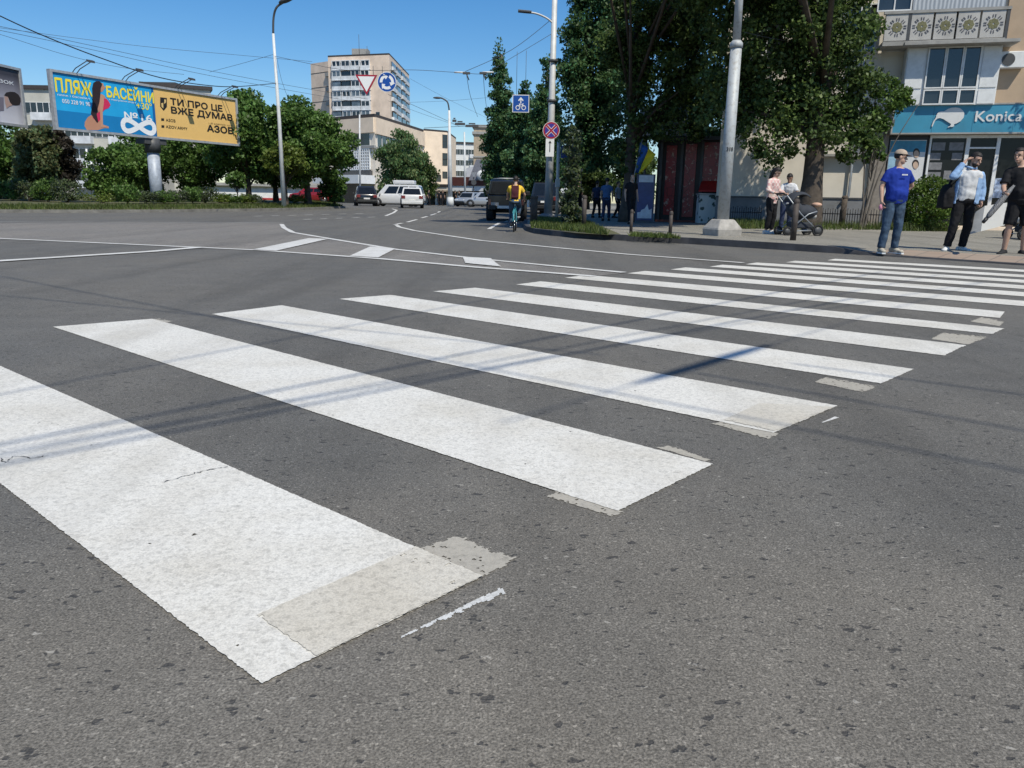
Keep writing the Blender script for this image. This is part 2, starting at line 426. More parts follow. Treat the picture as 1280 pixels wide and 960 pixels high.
# pavement on the right: kerb line seen in the photo, then straight on along the road
KPX = [(1560, 352, .02), (1280, 332, .02), (1140, 322.5, .02), (1085, 319.2, .04), (1040, 316.5, .12), (960, 311.5, .13), (860, 305, .13), (780, 301, .13),
       (720, 297.5, .13), (690, 294.8, .13), (668, 292, .13), (657, 288.5, .13), (653, 284, .13), (655, 278, .13)]
kb = [(gp(x, y), h) for x, y, h in KPX]
for X, Y in ((.95, 33), (1.15, 40), (2.2, 44), (3.6, 46), (3.9, 60), (4.2, 90), (4.6, 140)): kb.append((Vector((X, Y, 0)), .13))
cor = []
for i, (p, h) in enumerate(kb):
    a = Vector(kb[max(i - 1, 0)][0].xy); c = Vector(kb[min(i + 1, len(kb) - 1)][0].xy); t = (c - a).normalized()
    cor.append(Vector((t.y, -t.x)))
def rail(d0, d1, f0, f1, m, name, lo=None, dz=0.0, rng=None):
    b = MB(); vs = []; fs = []; ii = range(len(kb)) if rng is None else rng
    for k, i in enumerate(ii):
        p, h = kb[i]; nn = cor[i]
        for d, f in ((d0, f0), (d1, f1)):
            q = Vector(p.xy) + nn * d; vs.append((q.x, q.y, gz(q.y) + f(h) + dz))
        if k: fs.append((2 * k - 2, 2 * k - 1, 2 * k + 1, 2 * k))
    b.add(vs, fs); return struct(b.build(name, m))
kv = MB(); vs = []; fs = []
for i, (p, h) in enumerate(kb):
    q0 = Vector(p.xy); q1 = q0 + cor[i] * .02; q2 = q0 + cor[i] * .16
    z = gz(p.y)
    vs += [(q0.x, q0.y, z - .02), (q1.x, q1.y, z + h + .006), (q2.x, q2.y, z + h + .006), (q2.x, q2.y, z - .02)]
    if i:
        for j in range(3): a = 4 * i - 4 + j; fs.append((a, a + 1, a + 5, a + 4))
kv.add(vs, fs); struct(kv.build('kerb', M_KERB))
rail(.16, 1.5, lambda h: h, lambda h: max(h, .10), A_WALK, 'pavement_edge')
far = MB(); vs = []; fs = []
for i, (p, h) in enumerate(kb):
    q = Vector(p.xy) + cor[i] * 1.5; r = q + (Vector((.78, .62)) if i < 12 else Vector((1, .1))) * (70 if i else 30)
    vs += [(q.x, q.y, gz(q.y) + max(h, .10)), (r.x, r.y, gz(r.y) + .12)]
    if i: fs.append((2 * i - 2, 2 * i - 1, 2 * i + 1, 2 * i))
far.add(vs, fs); struct(far.build('pavement', A_WALK))
def pav(x, y):      # point on the raised pavement
    return gp(x, y, .12)
# reddish paving slabs of the dropped kerb
mt, nt, pp = _nodes('red_paving'); co = coords(nt)
bk = N(nt, 'ShaderNodeTexBrick'); bk.inputs['Scale'].default_value = 1.0; bk.offset = 0
bk.inputs['Brick Width'].default_value = .4; bk.inputs['Row Height'].default_value = .4; bk.inputs['Mortar Size'].default_value = .012
bk.inputs['Color1'].default_value = (.30, .225, .17, 1); bk.inputs['Color2'].default_value = (.335, .255, .195, 1); bk.inputs['Mortar'].default_value = (.16, .13, .11, 1)
rm = N(nt, 'ShaderNodeMapping'); rm.inputs['Rotation'].default_value = (0, 0, rad(42)); L(nt, co, rm.inputs[0]); L(nt, rm.outputs[0], bk.inputs['Vector'])
L(nt, mixc(nt, ramp(nt, tnoise(nt, co, 1.5), [(.4, 0), (.7, .6)]), bk.outputs[0], (.27, .23, .19)), pp.inputs['Base Color']); pp.inputs['Roughness'].default_value = .85
def ramp_h(f): return f
rail(.17, 1.1, lambda h: h + .006, lambda h: (max(h, .10) - h) * (.94 / 1.34) + h + .006, mt, 'dropped_kerb_paving', rng=range(0, 4))

# planted island on the left
M_ISL = MATS['turf']
ipx = [(-200, 268.5), (0, 266), (100, 266), (200, 265.6), (300, 264.2), (380, 262.5), (432, 260.2)]
ib = [gp(x, y) for x, y in ipx] + [Vector((-15.2, 68, 0)), Vector((-17.5, 74, 0)), Vector((-24, 78, 0)), Vector((-60, 82, 0))]
b = MB(); g2 = MB(); vs = []; fs = []; v2 = []; f2 = []
for i, p in enumerate(ib):
    a = Vector(ib[max(i - 1, 0)].xy); c = Vector(ib[min(i + 1, len(ib) - 1)].xy); t = (c - a).normalized(); nn = Vector((-t.y, t.x))
    q0 = Vector(p.xy); z = gz(p.y)
    q1 = q0 + nn * .02; q2 = q0 + nn * .17
    vs += [(q0.x, q0.y, z - .02), (q1.x, q1.y, z + .14), (q2.x, q2.y, z + .14), (q2.x, q2.y, z - .02)]
    for d, hh in ((.17, .13), (1.2, .22), (4, .36), (9, .4)):
        q = q0 + nn * d; v2.append((q.x, q.y, gz(q.y) + hh))
    v2.append((-45 if i < 7 else -50, 58 + i, .6))
    if i:
        for j in range(3): k = 4 * i - 4 + j; fs.append((k, k + 1, k + 5, k + 4))
        for j in range(4): k = 5 * i - 5 + j; f2.append((k, k + 1, k + 6, k + 5))
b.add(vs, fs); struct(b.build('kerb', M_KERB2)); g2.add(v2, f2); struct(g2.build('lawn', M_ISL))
def isl(x, y, Y): p = at(x, y, Y); p.z = gz(Y) + .33; return p

# ------------------------------------------------------------------ road markings
def quad_stripe(c, name='crosswalk_stripe', m=PAINT, z=.004, jag=.0011):    # corners: far-left low, far-left up, right up, right low
    P = [Vector(p) for p in c]; vs = []; fs = []; k = 40
    out = []
    for (a, d) in ((P[0], P[1]), (P[1], P[2]), (P[2], P[3]), (P[3], P[0])):
        n = max(3, int((d - a).length / .012)); t = (d - a).normalized(); nr = Vector((-t.y, t.x))
        for i in range(n):
            q = a.lerp(d, i / n); out.append(q + nr * (random.uniform(-jag, jag) if i else 0))
    b = MB(); b.add([(q.x, q.y, gz(q.y) + z) for q in out], [tuple(range(len(out)))])
    o = b.build(name, m); o['kind'] = 'structure'; return o
def worn_sheet(c, name, m, z, cell, edge, hole, fade=None):        # painted sheet built of small cells, chips broken out along its edges
    A, B_, C_, D = [Vector(p) for p in c]; nu = max(4, int(((D - A).length + (C_ - B_).length) / 2 / cell)); nv = max(4, int(((B_ - A).length + (C_ - D).length) / 2 / cell))
    lu, lv = (D - A).length, (B_ - A).length; vs = []; fs = []
    U = np.linspace(0, 1, nu + 1); V = np.linspace(0, 1, nv + 1)
    for u in U:
        p, q = A.lerp(D, u), B_.lerp(C_, u)
        for v in V:
            w = p.lerp(q, v); jt = cell * .3; vs.append((w.x + random.uniform(-jt, jt), w.y + random.uniform(-jt, jt), gz(w.y) + z))
    for i in range(nu):
        for j in range(nv):
            u, v = (i + .5) / nu, (j + .5) / nv; x, y = vs[i * (nv + 1) + j][:2]
            n1 = mnoise.noise((x * 38, y * 38, 1.7)); n2 = mnoise.noise((x * 3.1, y * 3.1, 5.1)); n3 = mnoise.noise((x * 95, y * 95, 9.2))
            d = min(u * lu, (1 - u) * lu, v * lv, (1 - v) * lv)
            if d < edge * (.2 + .6 * n1 + .5 * n3): continue
            if n1 * .55 + n3 * .45 + n2 * .35 > hole: continue
            if fade and (n1 * .5 + n3 * .5 + .5) < fade(u, v): continue
            a = i * (nv + 1) + j; fs.append((a, a + nv + 1, a + nv + 2, a + 1))
    b = MB(); b.add(vs, fs); o = b.build(name, m, recalc=False); o['kind'] = 'structure'
    return o
spx = [[(66, 409), (190, 399), (891, 581), (772, 640)], [(265, 393), (352, 382), (1047, 508), (966, 542)], [(424, 374), (488, 369), (1142, 462), (1101, 480)],
       [(541, 364.5), (594, 360), (1207, 432), (1180, 445)], [(645, 356), (676, 352), (1255, 411), (1240, 418)]]
ST = [[Vector(gp(*p).xy) for p in s] for s in spx]
s1 = [None, None, Vector(gp(603, 722).xy), Vector(gp(327, 856).xy)]
d1 = (Vector(gp(0, 458).xy) - s1[2]).normalized(); d2 = (Vector(gp(0, 605).xy) - s1[3]).normalized()
s1[1] = s1[2] + d1 * 4.45; s1[0] = s1[3] + d2 * 4.45
worn_sheet(s1, 'crosswalk_stripe', PAINT, .0035, .0058, .0028, .70)
for k, s in enumerate(ST): worn_sheet(s, 'crosswalk_stripe', PAINT, .0035, (.0075, .010, .013, .016, .018)[k], .003, .72)
per_l = (ST[4][0] - ST[0][0]) / 4; per_r = (ST[4][3] - ST[0][3]) / 4
lw = ST[4][1] - ST[4][0]; rw = ST[4][2] - ST[4][3]
for (x, y) in ((706, 347.6), (784, 342), (838, 337.2), (887, 333.6), (932, 330.6), (982, 328.2), (1034, 325.6)):
    a = Vector(gp(x, y).xy); d = (ST[4][3] - ST[4][0]); quad_stripe([a, a + lw * 1.05, a + lw * 1.05 + d, a + d])
for q in ([(520, 688), (577, 668), (652, 698), (606, 721)], [(889, 530), (905, 526), (976, 541), (962, 550)], [(1018, 478), (1032, 471), (1098, 483), (1080, 491)],
          [(1163, 424), (1180, 415), (1238, 421), (1210, 431)], [(683, 621), (700, 612), (785, 640), (764, 646)], [(820, 560), (838, 556), (891, 576), (880, 577)],
          [(1212, 402), (1228, 396), (1256, 402), (1250, 408)], [(160, 402), (200, 398), (220, 402), (196, 405)]):
    worn_sheet([Vector(gp(*p).xy) for p in q], 'worn_paint_patch', GHOST, .002, .0058, .014, .56, lambda u, v: .1 + .75 * max(0, v - .72) / .28)
for q in ([(322, 771), (520, 685.5), (603, 722), (396, 822.5)], [(905, 526), (950, 505), (1043, 510), (968, 540)]):
    worn_sheet([Vector(gp(*p).xy) for p in q], 'faded_paint_patch', CREAM, .0055, .0075, .006, .62)
SPRAY = paint('spray_paint', (.62, .62, .6), .5, under=(.135, .13, .125), dirt=.2)
worn_sheet([Vector(gp(*p).xy) for p in ((503, 800), (501, 796.5), (627, 734.5), (633, 744))], 'paint_spill', SPRAY, .002, .0032, .002, .9, lambda u, v: max(.15, 1.0 - v * 1.3) * (1.15 - .5 * u))
CRACK = mat('crack', (.05, .048, .045), .9)
for c_ in ([(203, 605), (222, 600), (240, 594), (262, 590), (281, 585)], [(0, 575), (10, 579), (24, 571), (44, 574), (60, 571)], [(0, 300), (30, 305), (60, 304)]):
    q_ = smooth_path([Vector((gp(*p).x, gp(*p).y, 0)) + Vector((random.uniform(-.01, .01), random.uniform(-.01, .01), 0)) for p in c_], 5)
    ribbon('road_crack', [(v.x + random.uniform(-.006, .006), v.y + random.uniform(-.006, .006)) for v in q_], .0025, .0055, CRACK, .002)
ribbon('paint_spill', [gp(1028, 529), gp(1046, 522)], (.006, .018), .003, PAINT2, .0015)

L1 = [gp(*p) for p in ((-260, 280), (0, 298.5), (322, 313), (476, 324), (600, 335), (700, 342.5), (742, 346))]
G1 = [gp(*p) for p in ((352, 280.5), (355, 285), (366, 291), (416, 299.5), (492, 312), (600, 324.5), (700, 334), (780, 341.5))]
L3 = [gp(*p) for p in ((494, 280.5), (499, 284), (519, 288.7), (601, 301), (700, 310.5), (786, 318.5), (929, 329))]
sheet('road_old_surface', [gp(-260, 280), gp(0, 298.5), gp(322, 313), gp(366, 291), gp(352, 279), gp(0, 278.5), gp(-300, 272)], .003, A_OLD)
sheet('road_old_surface', [gp(366, 291.5), gp(322, 313), gp(476, 324), gp(600, 335), gp(700, 342.5), gp(742, 346), gp(780, 341.5), gp(700, 334), gp(600, 324.5), gp(492, 312), gp(416, 299.5)], .004, A_OLD)
ribbon('road_line', L1, .15, .0085, PAINT2, .004)
ribbon('road_line', G1, .14, .012, PAINT2, .004)
ribbon('road_line', L3, .14, .009, PAINT2, .004)
ribbon('road_line', [gp(-300, 340), gp(0, 327), gp(110, 320), gp(190, 315), (gp(252, 309.5))], .21, .012, PAINT2, .004)
ribbon('road_line', [gp(-100, 277.4), gp(355, 278.6)], .10, .009, PAINT2, .004)
for q in ([(316, 313), (345, 314.5), (410, 299.5), (386, 298.5)], [(437, 321), (473, 323), (494, 312), (463, 309)], [(578, 322), (582, 330), (626, 334.5), (613, 324)]):
    quad_stripe([Vector(gp(*p).xy) for p in q], 'hatching_bar', PAINT2, .016, .01)
for a, c in (((509, 277.9), (521, 274.6)), ((527, 272.7), (534, 270.6)), ((538, 269.3), (545, 267)), ((547, 265.8), (550, 264.3)), ((493, 281), (503, 279))):
    ribbon('lane_dash', [gp(*a), gp(*c)], .14, .009, PAINT2)
ribbon('lane_dash', [gp(611, 286.6), gp(624, 279)], .13, .009, PAINT2)
ribbon('lane_dash', [gp(632, 277.3), gp(637, 274.5)], .13, .009, PAINT2)
for i in range(7):
    ribbon('lane_dash', [gp(318 + i * 21, 270.5 - i * .55), gp(328 + i * 21, 270.2 - i * .55)], .16, .009, PAINT2)
    if i < 5: ribbon('lane_dash', [gp(380 + i * 20, 274.6 - i * .7), gp(389 + i * 20, 274.2 - i * .7)], .16, .009, PAINT2)
ribbon('lane_dash', [gp(482, 270), gp(492, 266), gp(496, 262.8), gp(490, 261)], .16, .009, PAINT2)

# ------------------------------------------------------------------ overhead cables whose shadows cross the stripes
M_CABLE = mat('cable_rubber', (.02, .02, .022), .6)
M_CABLE2 = mat('cable_far', (.06, .065, .075), .6)
def sunshift(p, h):              # the point at height h whose shadow falls on p
    s = SUN_DIR * (h / SUN_DIR.z); return Vector((p.x + s.x, p.y + s.y, h))
def cable(pts, r, label, cat='cable', group=None, name='overhead_cable', m=None):
    b = MB(); b.tube(smooth_path(pts, 6) if len(pts) > 2 else pts, r, 5)
    return tag(b.build(name, m or M_CABLE), label, cat, group)
for (a, c, h, r) in (((0, 557), (1041, 352), 6.6, .012), ((0, 572), (1110, 356), 6.6, .008), ((0, 582), (940, 398), 6.5, .012), ((0, 494), (620, 372), 6.9, .008),
                     ((0, 566), (1150, 366), 6.55, .007)):
    A = sunshift(gp(*a), h); B = sunshift(gp(*c), h); d = (B - A).normalized()
    cable([A - d * 6, A, B, B + d * 2], r, 'black cable above the crosswalk whose shadow slants up to the right across the stripes', group='cables shading the stripes from bottom left')
for (a, c, h, r) in (((0, 345), (560, 452), 7.4, .009), ((870, 466), (1280, 538), 7.4, .010), ((990, 455), (1290, 495), 7.5, .010), ((0, 369), (262, 395), 7.3, .008)):
    A = sunshift(gp(*a), h); B = sunshift(gp(*c), h); d = (B - A).normalized()
    cable([A, B, B + d * 3], r, 'black cable above the crosswalk whose shadow runs down to the right over the asphalt', group='cables shading the asphalt towards bottom right')
# ------------------------------------------------------------------ vegetation
def leaf_cloud(centers, radii, counts, size, rng, flat=.85, droop=0.0):
    P = []; 
    for c, r, n in zip(centers, radii, counts):
        d = rng.normal(size=(n, 3)); d /= np.linalg.norm(d, axis=1)[:, None] + 1e-9
        rr = rng.random(n) ** .45
        P.append(np.array(c) + d * rr[:, None] * np.array(r))
    P = np.concatenate(P); n = len(P)
    a = rng.normal(size=(n, 3)); a[:, 2] -= droop; a /= np.linalg.norm(a, axis=1)[:, None] + 1e-9
    w = rng.normal(size=(n, 3)); w[:, 2] += .6
    b = np.cross(a, w); b /= np.linalg.norm(b, axis=1)[:, None] + 1e-9
    s = size * rng.uniform(.6, 1.35, n)[:, None]
    nrm = np.cross(a, b) * s * .12
    V = np.empty((n, 4, 3)); V[:, 0] = P - a * s * .5; V[:, 1] = P + b * s * .33 + nrm; V[:, 2] = P + a * s * .5; V[:, 3] = P - b * s * .33 + nrm
    return V.reshape(-1, 3)
def leaf_mesh(name, V, m):
    n = len(V) // 4; me = bpy.data.meshes.new(name)
    me.vertices.add(len(V)); me.vertices.foreach_set('co', V.astype(np.float32).ravel())
    me.loops.add(n * 4); me.loops.foreach_set('vertex_index', np.arange(n * 4, dtype=np.int32))
    me.polygons.add(n); me.polygons.foreach_set('loop_start', np.arange(0, n * 4, 4, dtype=np.int32)); me.polygons.foreach_set('loop_total', np.full(n, 4, np.int32))
    me.materials.append(m); me.update(); me.validate(); return me
BARK = mat('bark', (.075, .06, .048), .9, var=.4, scale=5, bmp=.8, bscale=18)
BARK2 = mat('bark_grey', (.12, .105, .09), .9, var=.4, scale=5, bmp=.8, bscale=18)
LF_DARK = leafmat('leaf_dark', (0.039, 0.070, 0.022), (0.086, 0.143, 0.039), (0.163, 0.229, 0.065))
LF_MID = leafmat('leaf_mid', (0.048, 0.094, 0.023), (0.094, 0.172, 0.037), (0.176, 0.278, 0.060))
LF_OLIVE = leafmat('leaf_olive', (0.071, 0.085, 0.032), (0.152, 0.164, 0.071), (.13, 0.240, 0.116))
LF_PLUM = leafmat('leaf_plum', (.024, .022, .018), (.050, .042, .034), (.08, .068, .05))
LF_SUN = leafmat('leaf_sunny', (0.058, 0.107, 0.026), (0.124, 0.215, 0.047), (.16, 0.305, 0.078))
LF_YEL = leafmat('leaf_yellow_green', (0.109, 0.163, 0.023), (.13, .18, 0.034), (.20, .24, 0.054))
LF_WIL = leafmat('leaf_willow', (0.092, 0.131, 0.043), (.10, 0.211, 0.076), (0.245, 0.279, 0.110))
LF_POP = leafmat('leaf_poplar', (0.047, 0.090, 0.030), (0.090, 0.158, 0.052), (.10, 0.268, 0.132))
LF_BUSH = leafmat('leaf_bush', (0.061, 0.115, 0.016), (0.115, 0.196, 0.027), (.17, .23, 0.061))
LF_SHR = leafmat('leaf_shrub', (0.064, 0.089, 0.035), (0.115, 0.157, 0.059), (.10, .12, 0.115))

def tree(name, label, loc, blobs, trunk_h, trunk_r, n, size, m, seed=0, bark=None, group=None, clump=.28, clumps=70, stems=1, lean=(0, 0), droop=0.0, cat='tree', fill=.25):
    """blobs: (dx, dy, z, rx, ry, rz) ellipsoids of the crown, local to the foot of the tree"""
    rng = np.random.default_rng(seed + 100); rnd = random.Random(seed)
    t = thing(name, label, cat, loc, 0, group)
    vol = [b[3] * b[4] * b[5] for b in blobs]; tot = sum(vol); C = []; Rr = []
    for b, v in zip(blobs, vol):
        k = max(4, int(clumps * v / tot))
        for _ in range(k):
            d = rng.normal(size=3); d /= np.linalg.norm(d); q = rng.random() ** .33
            q = .25 + .75 * q
            C.append((b[0] + d[0] * b[3] * q, b[1] + d[1] * b[4] * q, b[2] + d[2] * b[5] * q))
            s = clump * rng.uniform(.6, 1.4) * (b[3] * b[4] * b[5]) ** (1 / 3); Rr.append((s * 1.15, s * 1.15, s * .8))
    w = np.array([r[0] ** 2 for r in Rr]); cn = np.maximum(3, (w / w.sum() * n * (1 - fill)).astype(int))
    bc = [(b[0], b[1], b[2]) for b in blobs]; br = [(b[3] * .95, b[4] * .95, b[5] * .95) for b in blobs]; bn = [max(3, int(n * fill * v / tot)) for v in vol]
    V = leaf_cloud(C + bc, Rr + br, list(cn) + bn, size, rng, droop=droop)
    V[:, 2] = np.maximum(V[:, 2], .12)
    link('crown', leaf_mesh('crown', V, m), t)
    b = MB(); ztop = max(q[2] for q in blobs)
    for k in range(stems):
        ox = (k - (stems - 1) / 2) * trunk_r * 1.6; sp = (k - (stems - 1) / 2) * .35
        pts = [(ox, 0, -.1)]; rs = [trunk_r * 1.35]
        m_ = 6
        for i in range(1, m_ + 1):
            f = i / m_; pts.append((ox + lean[0] * f + sp * f * f * 2 + rnd.uniform(-.06, .06) * (ztop / 8), lean[1] * f + rnd.uniform(-.06, .06), ztop * f)); rs.append(trunk_r * (1 - .78 * f))
        b.tube(smooth_path(pts, 3), list(np.interp(np.linspace(0, 1, len(smooth_path(pts, 3))), np.linspace(0, 1, len(rs)), rs)), 9)
    far_c = sorted(C, key=lambda c: rnd.random())[:min(22, len(C))]
    for c in far_c:
        z0 = max(trunk_h * rnd.uniform(.75, 1.0), min(c[2] - .3, ztop) * rnd.uniform(.45, .8)); z0 = min(z0, ztop * .95); f = z0 / ztop
        s = Vector((lean[0] * f, lean[1] * f, z0)); e = Vector(c); mid = s.lerp(e, .5) + Vector((0, 0, .12 * (e - s).length * rnd.uniform(0, 1)))
        r0 = trunk_r * (1 - .75 * f) * .5
        b.tube([s, mid, e], [r0, r0 * .6, r0 * .18], 5)
    o = b.build('trunk', bark or BARK, t, world=False)
    return t
def shrub(name, label, loc, blobs, n, size, m, seed=0, group=None, cat='shrub', flowers=None):
    t = tree(name, label, loc, blobs, .1, .025, n, size, m, seed, BARK, group, .34, 24, stems=3, cat=cat, fill=.35)
    return t
def pxtree(px, top, bot, half, Y, **kw):         # size and place of a crown from its bearing, top, bottom and half-width seen at distance Y
    g = onground(px, 250, Y, .12); zt = at(px, top, Y).z - g.z; zb = at(px, bot, Y).z - g.z; r = half / FPX * Y
    return g, zt, zb, r
def simple_tree(name, label, px, top, bot, half, Y, n, size, m, seed, dz=.3, **kw):
    g, zt, zb, r = pxtree(px, top, bot, half, Y); g.z = gz(Y) + dz
    c = (zt + zb) / 2; h = (zt - zb) / 2; rn = random.Random(seed)
    blobs = [(0, 0, c + h * .05, r * .8, r * .8, h * .95)]
    for k in range(5):
        a = k * 1.257 + seed; blobs.append((math.cos(a) * r * .55, math.sin(a) * r * .45, c + h * rn.uniform(-.6, .55), r * rn.uniform(.35, .5), r * .45, h * rn.uniform(.3, .48)))
    return tree(name, label, g, blobs, max(zb * .8, .4), max(.05, r * .07), n, size, m, seed, **kw)

# --- left island, behind the billboards
for a in (
    ('leafy_tree', 'dark green tree at the left frame edge, under the grey billboard', 8, 150, 248, 44, 46, 13050, .22, LF_SUN, 1),
    ('leafy_tree', 'brownish olive tree left of the blue poster, in front of the pale flats', 52, 158, 250, 34, 44, 11600, .2, LF_OLIVE, 2),
    ('plum_tree', 'dark purple plum tree below the left corner of the blue poster', 82, 164, 246, 22, 45, 7250, .18, LF_PLUM, 3),
    ('leafy_tree', 'low round green tree under the middle of the blue poster', 145, 186, 252, 46, 50, 13050, .2, LF_SUN, 4),
    ('leafy_tree', 'green tree just left of the billboard column', 182, 160, 250, 38, 56, 10150, .22, LF_SUN, 5),
    ('leafy_tree', 'green tree right of the billboard column, below the yellow poster', 240, 150, 244, 52, 55, 14500, .22, LF_SUN, 6),
    ('leafy_tree', 'tall dark green tree beside the right end of the yellow poster', 312, 114, 236, 54, 53, 23200, .24, LF_SUN, 7),
    ('leafy_tree', 'broad dark green tree right of the street lamp, nearest the beige building', 385, 134, 238, 58, 54, 26100, .24, LF_SUN, 8),
    ('leafy_tree', 'dense green tree behind the street lamp, between its two taller neighbours', 345, 150, 236, 48, 58, 18850, .24, LF_SUN, 9),
    ('leafy_tree', 'small bushy tree at the tip of the island beside the dark car', 418, 214, 259, 20, 58, 5800, .18, LF_SUN, 10),
):
    simple_tree(*a)
simple_tree('young_maple', 'light yellow green young maple standing around the street lamp post', 358, 184, 226, 32, 50.5, 4200, .2, LF_YEL, 12)
simple_tree('young_maple', 'light green sapling under the dark trees left of the street lamp', 297, 218, 240, 14, 50.5, 1500, .17, LF_SUN, 14)
hp = [(-8, 44), (16, 43.6), (38, 43.2), (60, 42.8), (84, 42.6), (160, 43.5), (182, 44.5), (205, 45.5), (222, 46.5), (240, 47.6), (256, 48.8), (288, 50.4), (316, 52)]
hl = ['at the left edge of the frame', 'below the grey billboard', 'below the gap between the two billboards', 'below the left end of the blue poster', 'just left of the yellow green shrub',
      'just right of the long yellow green shrub', 'left of the billboard column', 'at the foot of the billboard column', 'just right of the billboard column', 'second to the right of the billboard column',
      'beside the small yellow shrub near the lamp', 'between the two small yellow shrubs', 'left of the street lamp foot']
proto = []
for k in range(4):
    proto.append(None)
for i, (x, Y) in enumerate(hp):
    q = isl(x, 250, Y - 1.6)
    hh = 1.25 if i < 5 else (.75 if i in (6, 7, 8) else 1.0 if i < 11 else .6)
    if proto[i % 4] is None:
        proto[i % 4] = shrub('hedge_shrub', 'dark green low shrub ' + hl[i], q, [(0, 0, .5, .75, .6, .5), (.35, .1, .62, .4, .4, .4), (-.4, 0, .55, .4, .4, .42)], 1500, .11, (LF_SHR, LF_SUN, LF_SHR, LF_MID)[i % 4], 30 + i, 'shrubs along the island kerb')
        proto[i % 4].scale = (1, 1, hh)
    else:
        copy_tree(proto[i % 4], q, i * .9, 'dark green low shrub ' + hl[i], scale=(1, 1, hh))
for (x, Y, w, lab) in ((128, 41.8, 1.9, 'long low yellow green shrub under the blue poster'), (276, 48.5, .8, 'small yellow green shrub under the right end of the yellow poster'), (304, 50, .75, 'small yellow green shrub nearest the street lamp on its left'), (368, 53.5, .9, 'yellow green shrub just right of the street lamp foot')):
    shrub('golden_shrub', lab, isl(x, 250, Y), [(0, 0, .22, w, .6, .32), (w * .4, 0, .3, w * .4, .4, .28)], 1500, .1, LF_YEL, int(x))
# --- willow and tree before the beige building
g = onground(503, 250, 92, .1)
tree('willow', 'pale drooping willow in front of the long beige facade', g, [(0, 0, 5.2, 3.0, 2.8, 2.6), (1.3, 0, 3.4, 1.6, 1.5, 3.0), (-2.0, 0, 2.8, 1.2, 1.5, 2.6), (.2, -.6, 2.6, 2.2, 1.4, 2.4)], 2, .2, 12000, .3, LF_WIL, 21, droop=2.5)
g = onground(527, 250, 95, .1)
tree('leafy_tree', 'small dark round tree right of the willow', g, [(0, 0, 3.4, 1.9, 1.9, 2.5), (.8, 0, 2.2, 1.2, 1.2, 1.5)], 1, .15, 5000, .3, LF_DARK, 22)
# --- poplars in the middle
def poplar(px, top, half, Y, n, seed, label, m=LF_POP, size=.2):
    g = onground(px, 250, Y, .12); zt = at(px, top, Y).z - g.z; r = half / FPX * Y; rn = random.Random(seed)
    bl = []
    for k in range(9):
        f = k / 8; z = .9 + (zt - 1.5) * (.08 + .86 * f); rr = r * (1.0 - .62 * max(0, f - .35) / .65) * rn.uniform(.85, 1.1)
        bl.append((rn.uniform(-.2, .2) * r, rn.uniform(-.2, .2) * r, z, rr, rr, (zt / 9) * 1.0))
    tree('poplar', label, g, bl, 1.5, .22, n, size, m, seed, BARK2, 'poplars beyond the bike lane sign', .42, 110, droop=-.5)
simple_tree('leafy_tree', 'dark tree filling the gap behind the red kiosk and the thick grey pole', 872, 96, 250, 52, 46, 15000, .22, LF_DARK, 47, dz=.12)
poplar(624, 44, 19, 58, 26000, 41, 'tall narrow poplar behind the black off-road car, tallest of the row')
poplar(654, 98, 21, 55, 26000, 42, 'shorter bushy poplar behind the blue cycle lane sign')
poplar(680, 64, 24, 52, 26000, 43, 'slim poplar directly behind the tall grey lamp pole')
simple_tree('leafy_tree', 'dark round tree low behind the blue cycle lane sign, among the poplars', 655, 118, 252, 38, 62, 16000, .22, LF_POP, 44, dz=.12)
simple_tree('leafy_tree', 'dark low tree far behind the person in the blue shirt', 735, 176, 256, 34, 64, 12000, .24, LF_DARK, 45, dz=.12)
simple_tree('leafy_tree', 'dark low tree far behind the flag and the advertising panel', 790, 170, 258, 34, 60, 12000, .24, LF_DARK, 46, dz=.12)
# --- big trees over the right pavement
def big(px, Y, blobs_px, label, n, size, m, seed, tr, th, lean=(0, 0), dz=.12, bark=BARK, clump=.24, clumps=150, extra=()):
    g = onground(px, 260, Y, dz); bl = []
    for (x, y, hx, hy) in blobs_px:
        q = at(x, y, Y); bl.append((q.x - g.x, random.uniform(-.5, .5), q.z - g.z, hx / FPX * Y, min(hx, 80) / FPX * Y, hy / FPX * Y))
    bl += list(extra)
    return tree('broadleaf_tree', label, g, bl, th, tr, n, size, m, seed, bark, None, clump, clumps, lean=lean)
big(722, 40, [(742, 60, 40, 90), (725, 150, 34, 60), (758, 130, 36, 80), (740, -40, 36, 70), (716, 205, 18, 30), (765, -60, 34, 70)], 'tall dark tree behind the grey lamp pole, left of the red kiosk', 46000, .17, LF_POP, 51, .22, 3)
big(783, 31.5, [(800, 30, 46, 70), (880, 60, 40, 60), (870, -30, 40, 60), (845, 160, 34, 20), (878, 140, 30, 34), (900, 105, 30, 40), (815, 165, 28, 22), (790, 130, 34, 56), (828, 90, 40, 70), (820, -60, 40, 70), (782, 195, 22, 26), (855, 30, 34, 66), (850, 130, 32, 40)], 'tall dark tree over the flag, its crown hiding the red kiosk roof', 90000, .15, LF_DARK, 52, .26, 3.2, clumps=190, extra=[(-.5, -4.5, 9.7, 2.4, 2.2, 1.2), (2, -4.3, 9.9, 2.4, 2.2, 1.3), (-2.6, -4, 9.9, 2.2, 2, 1.2)])  # extra: unseen crown lobes above the frame, added to shade the kiosk
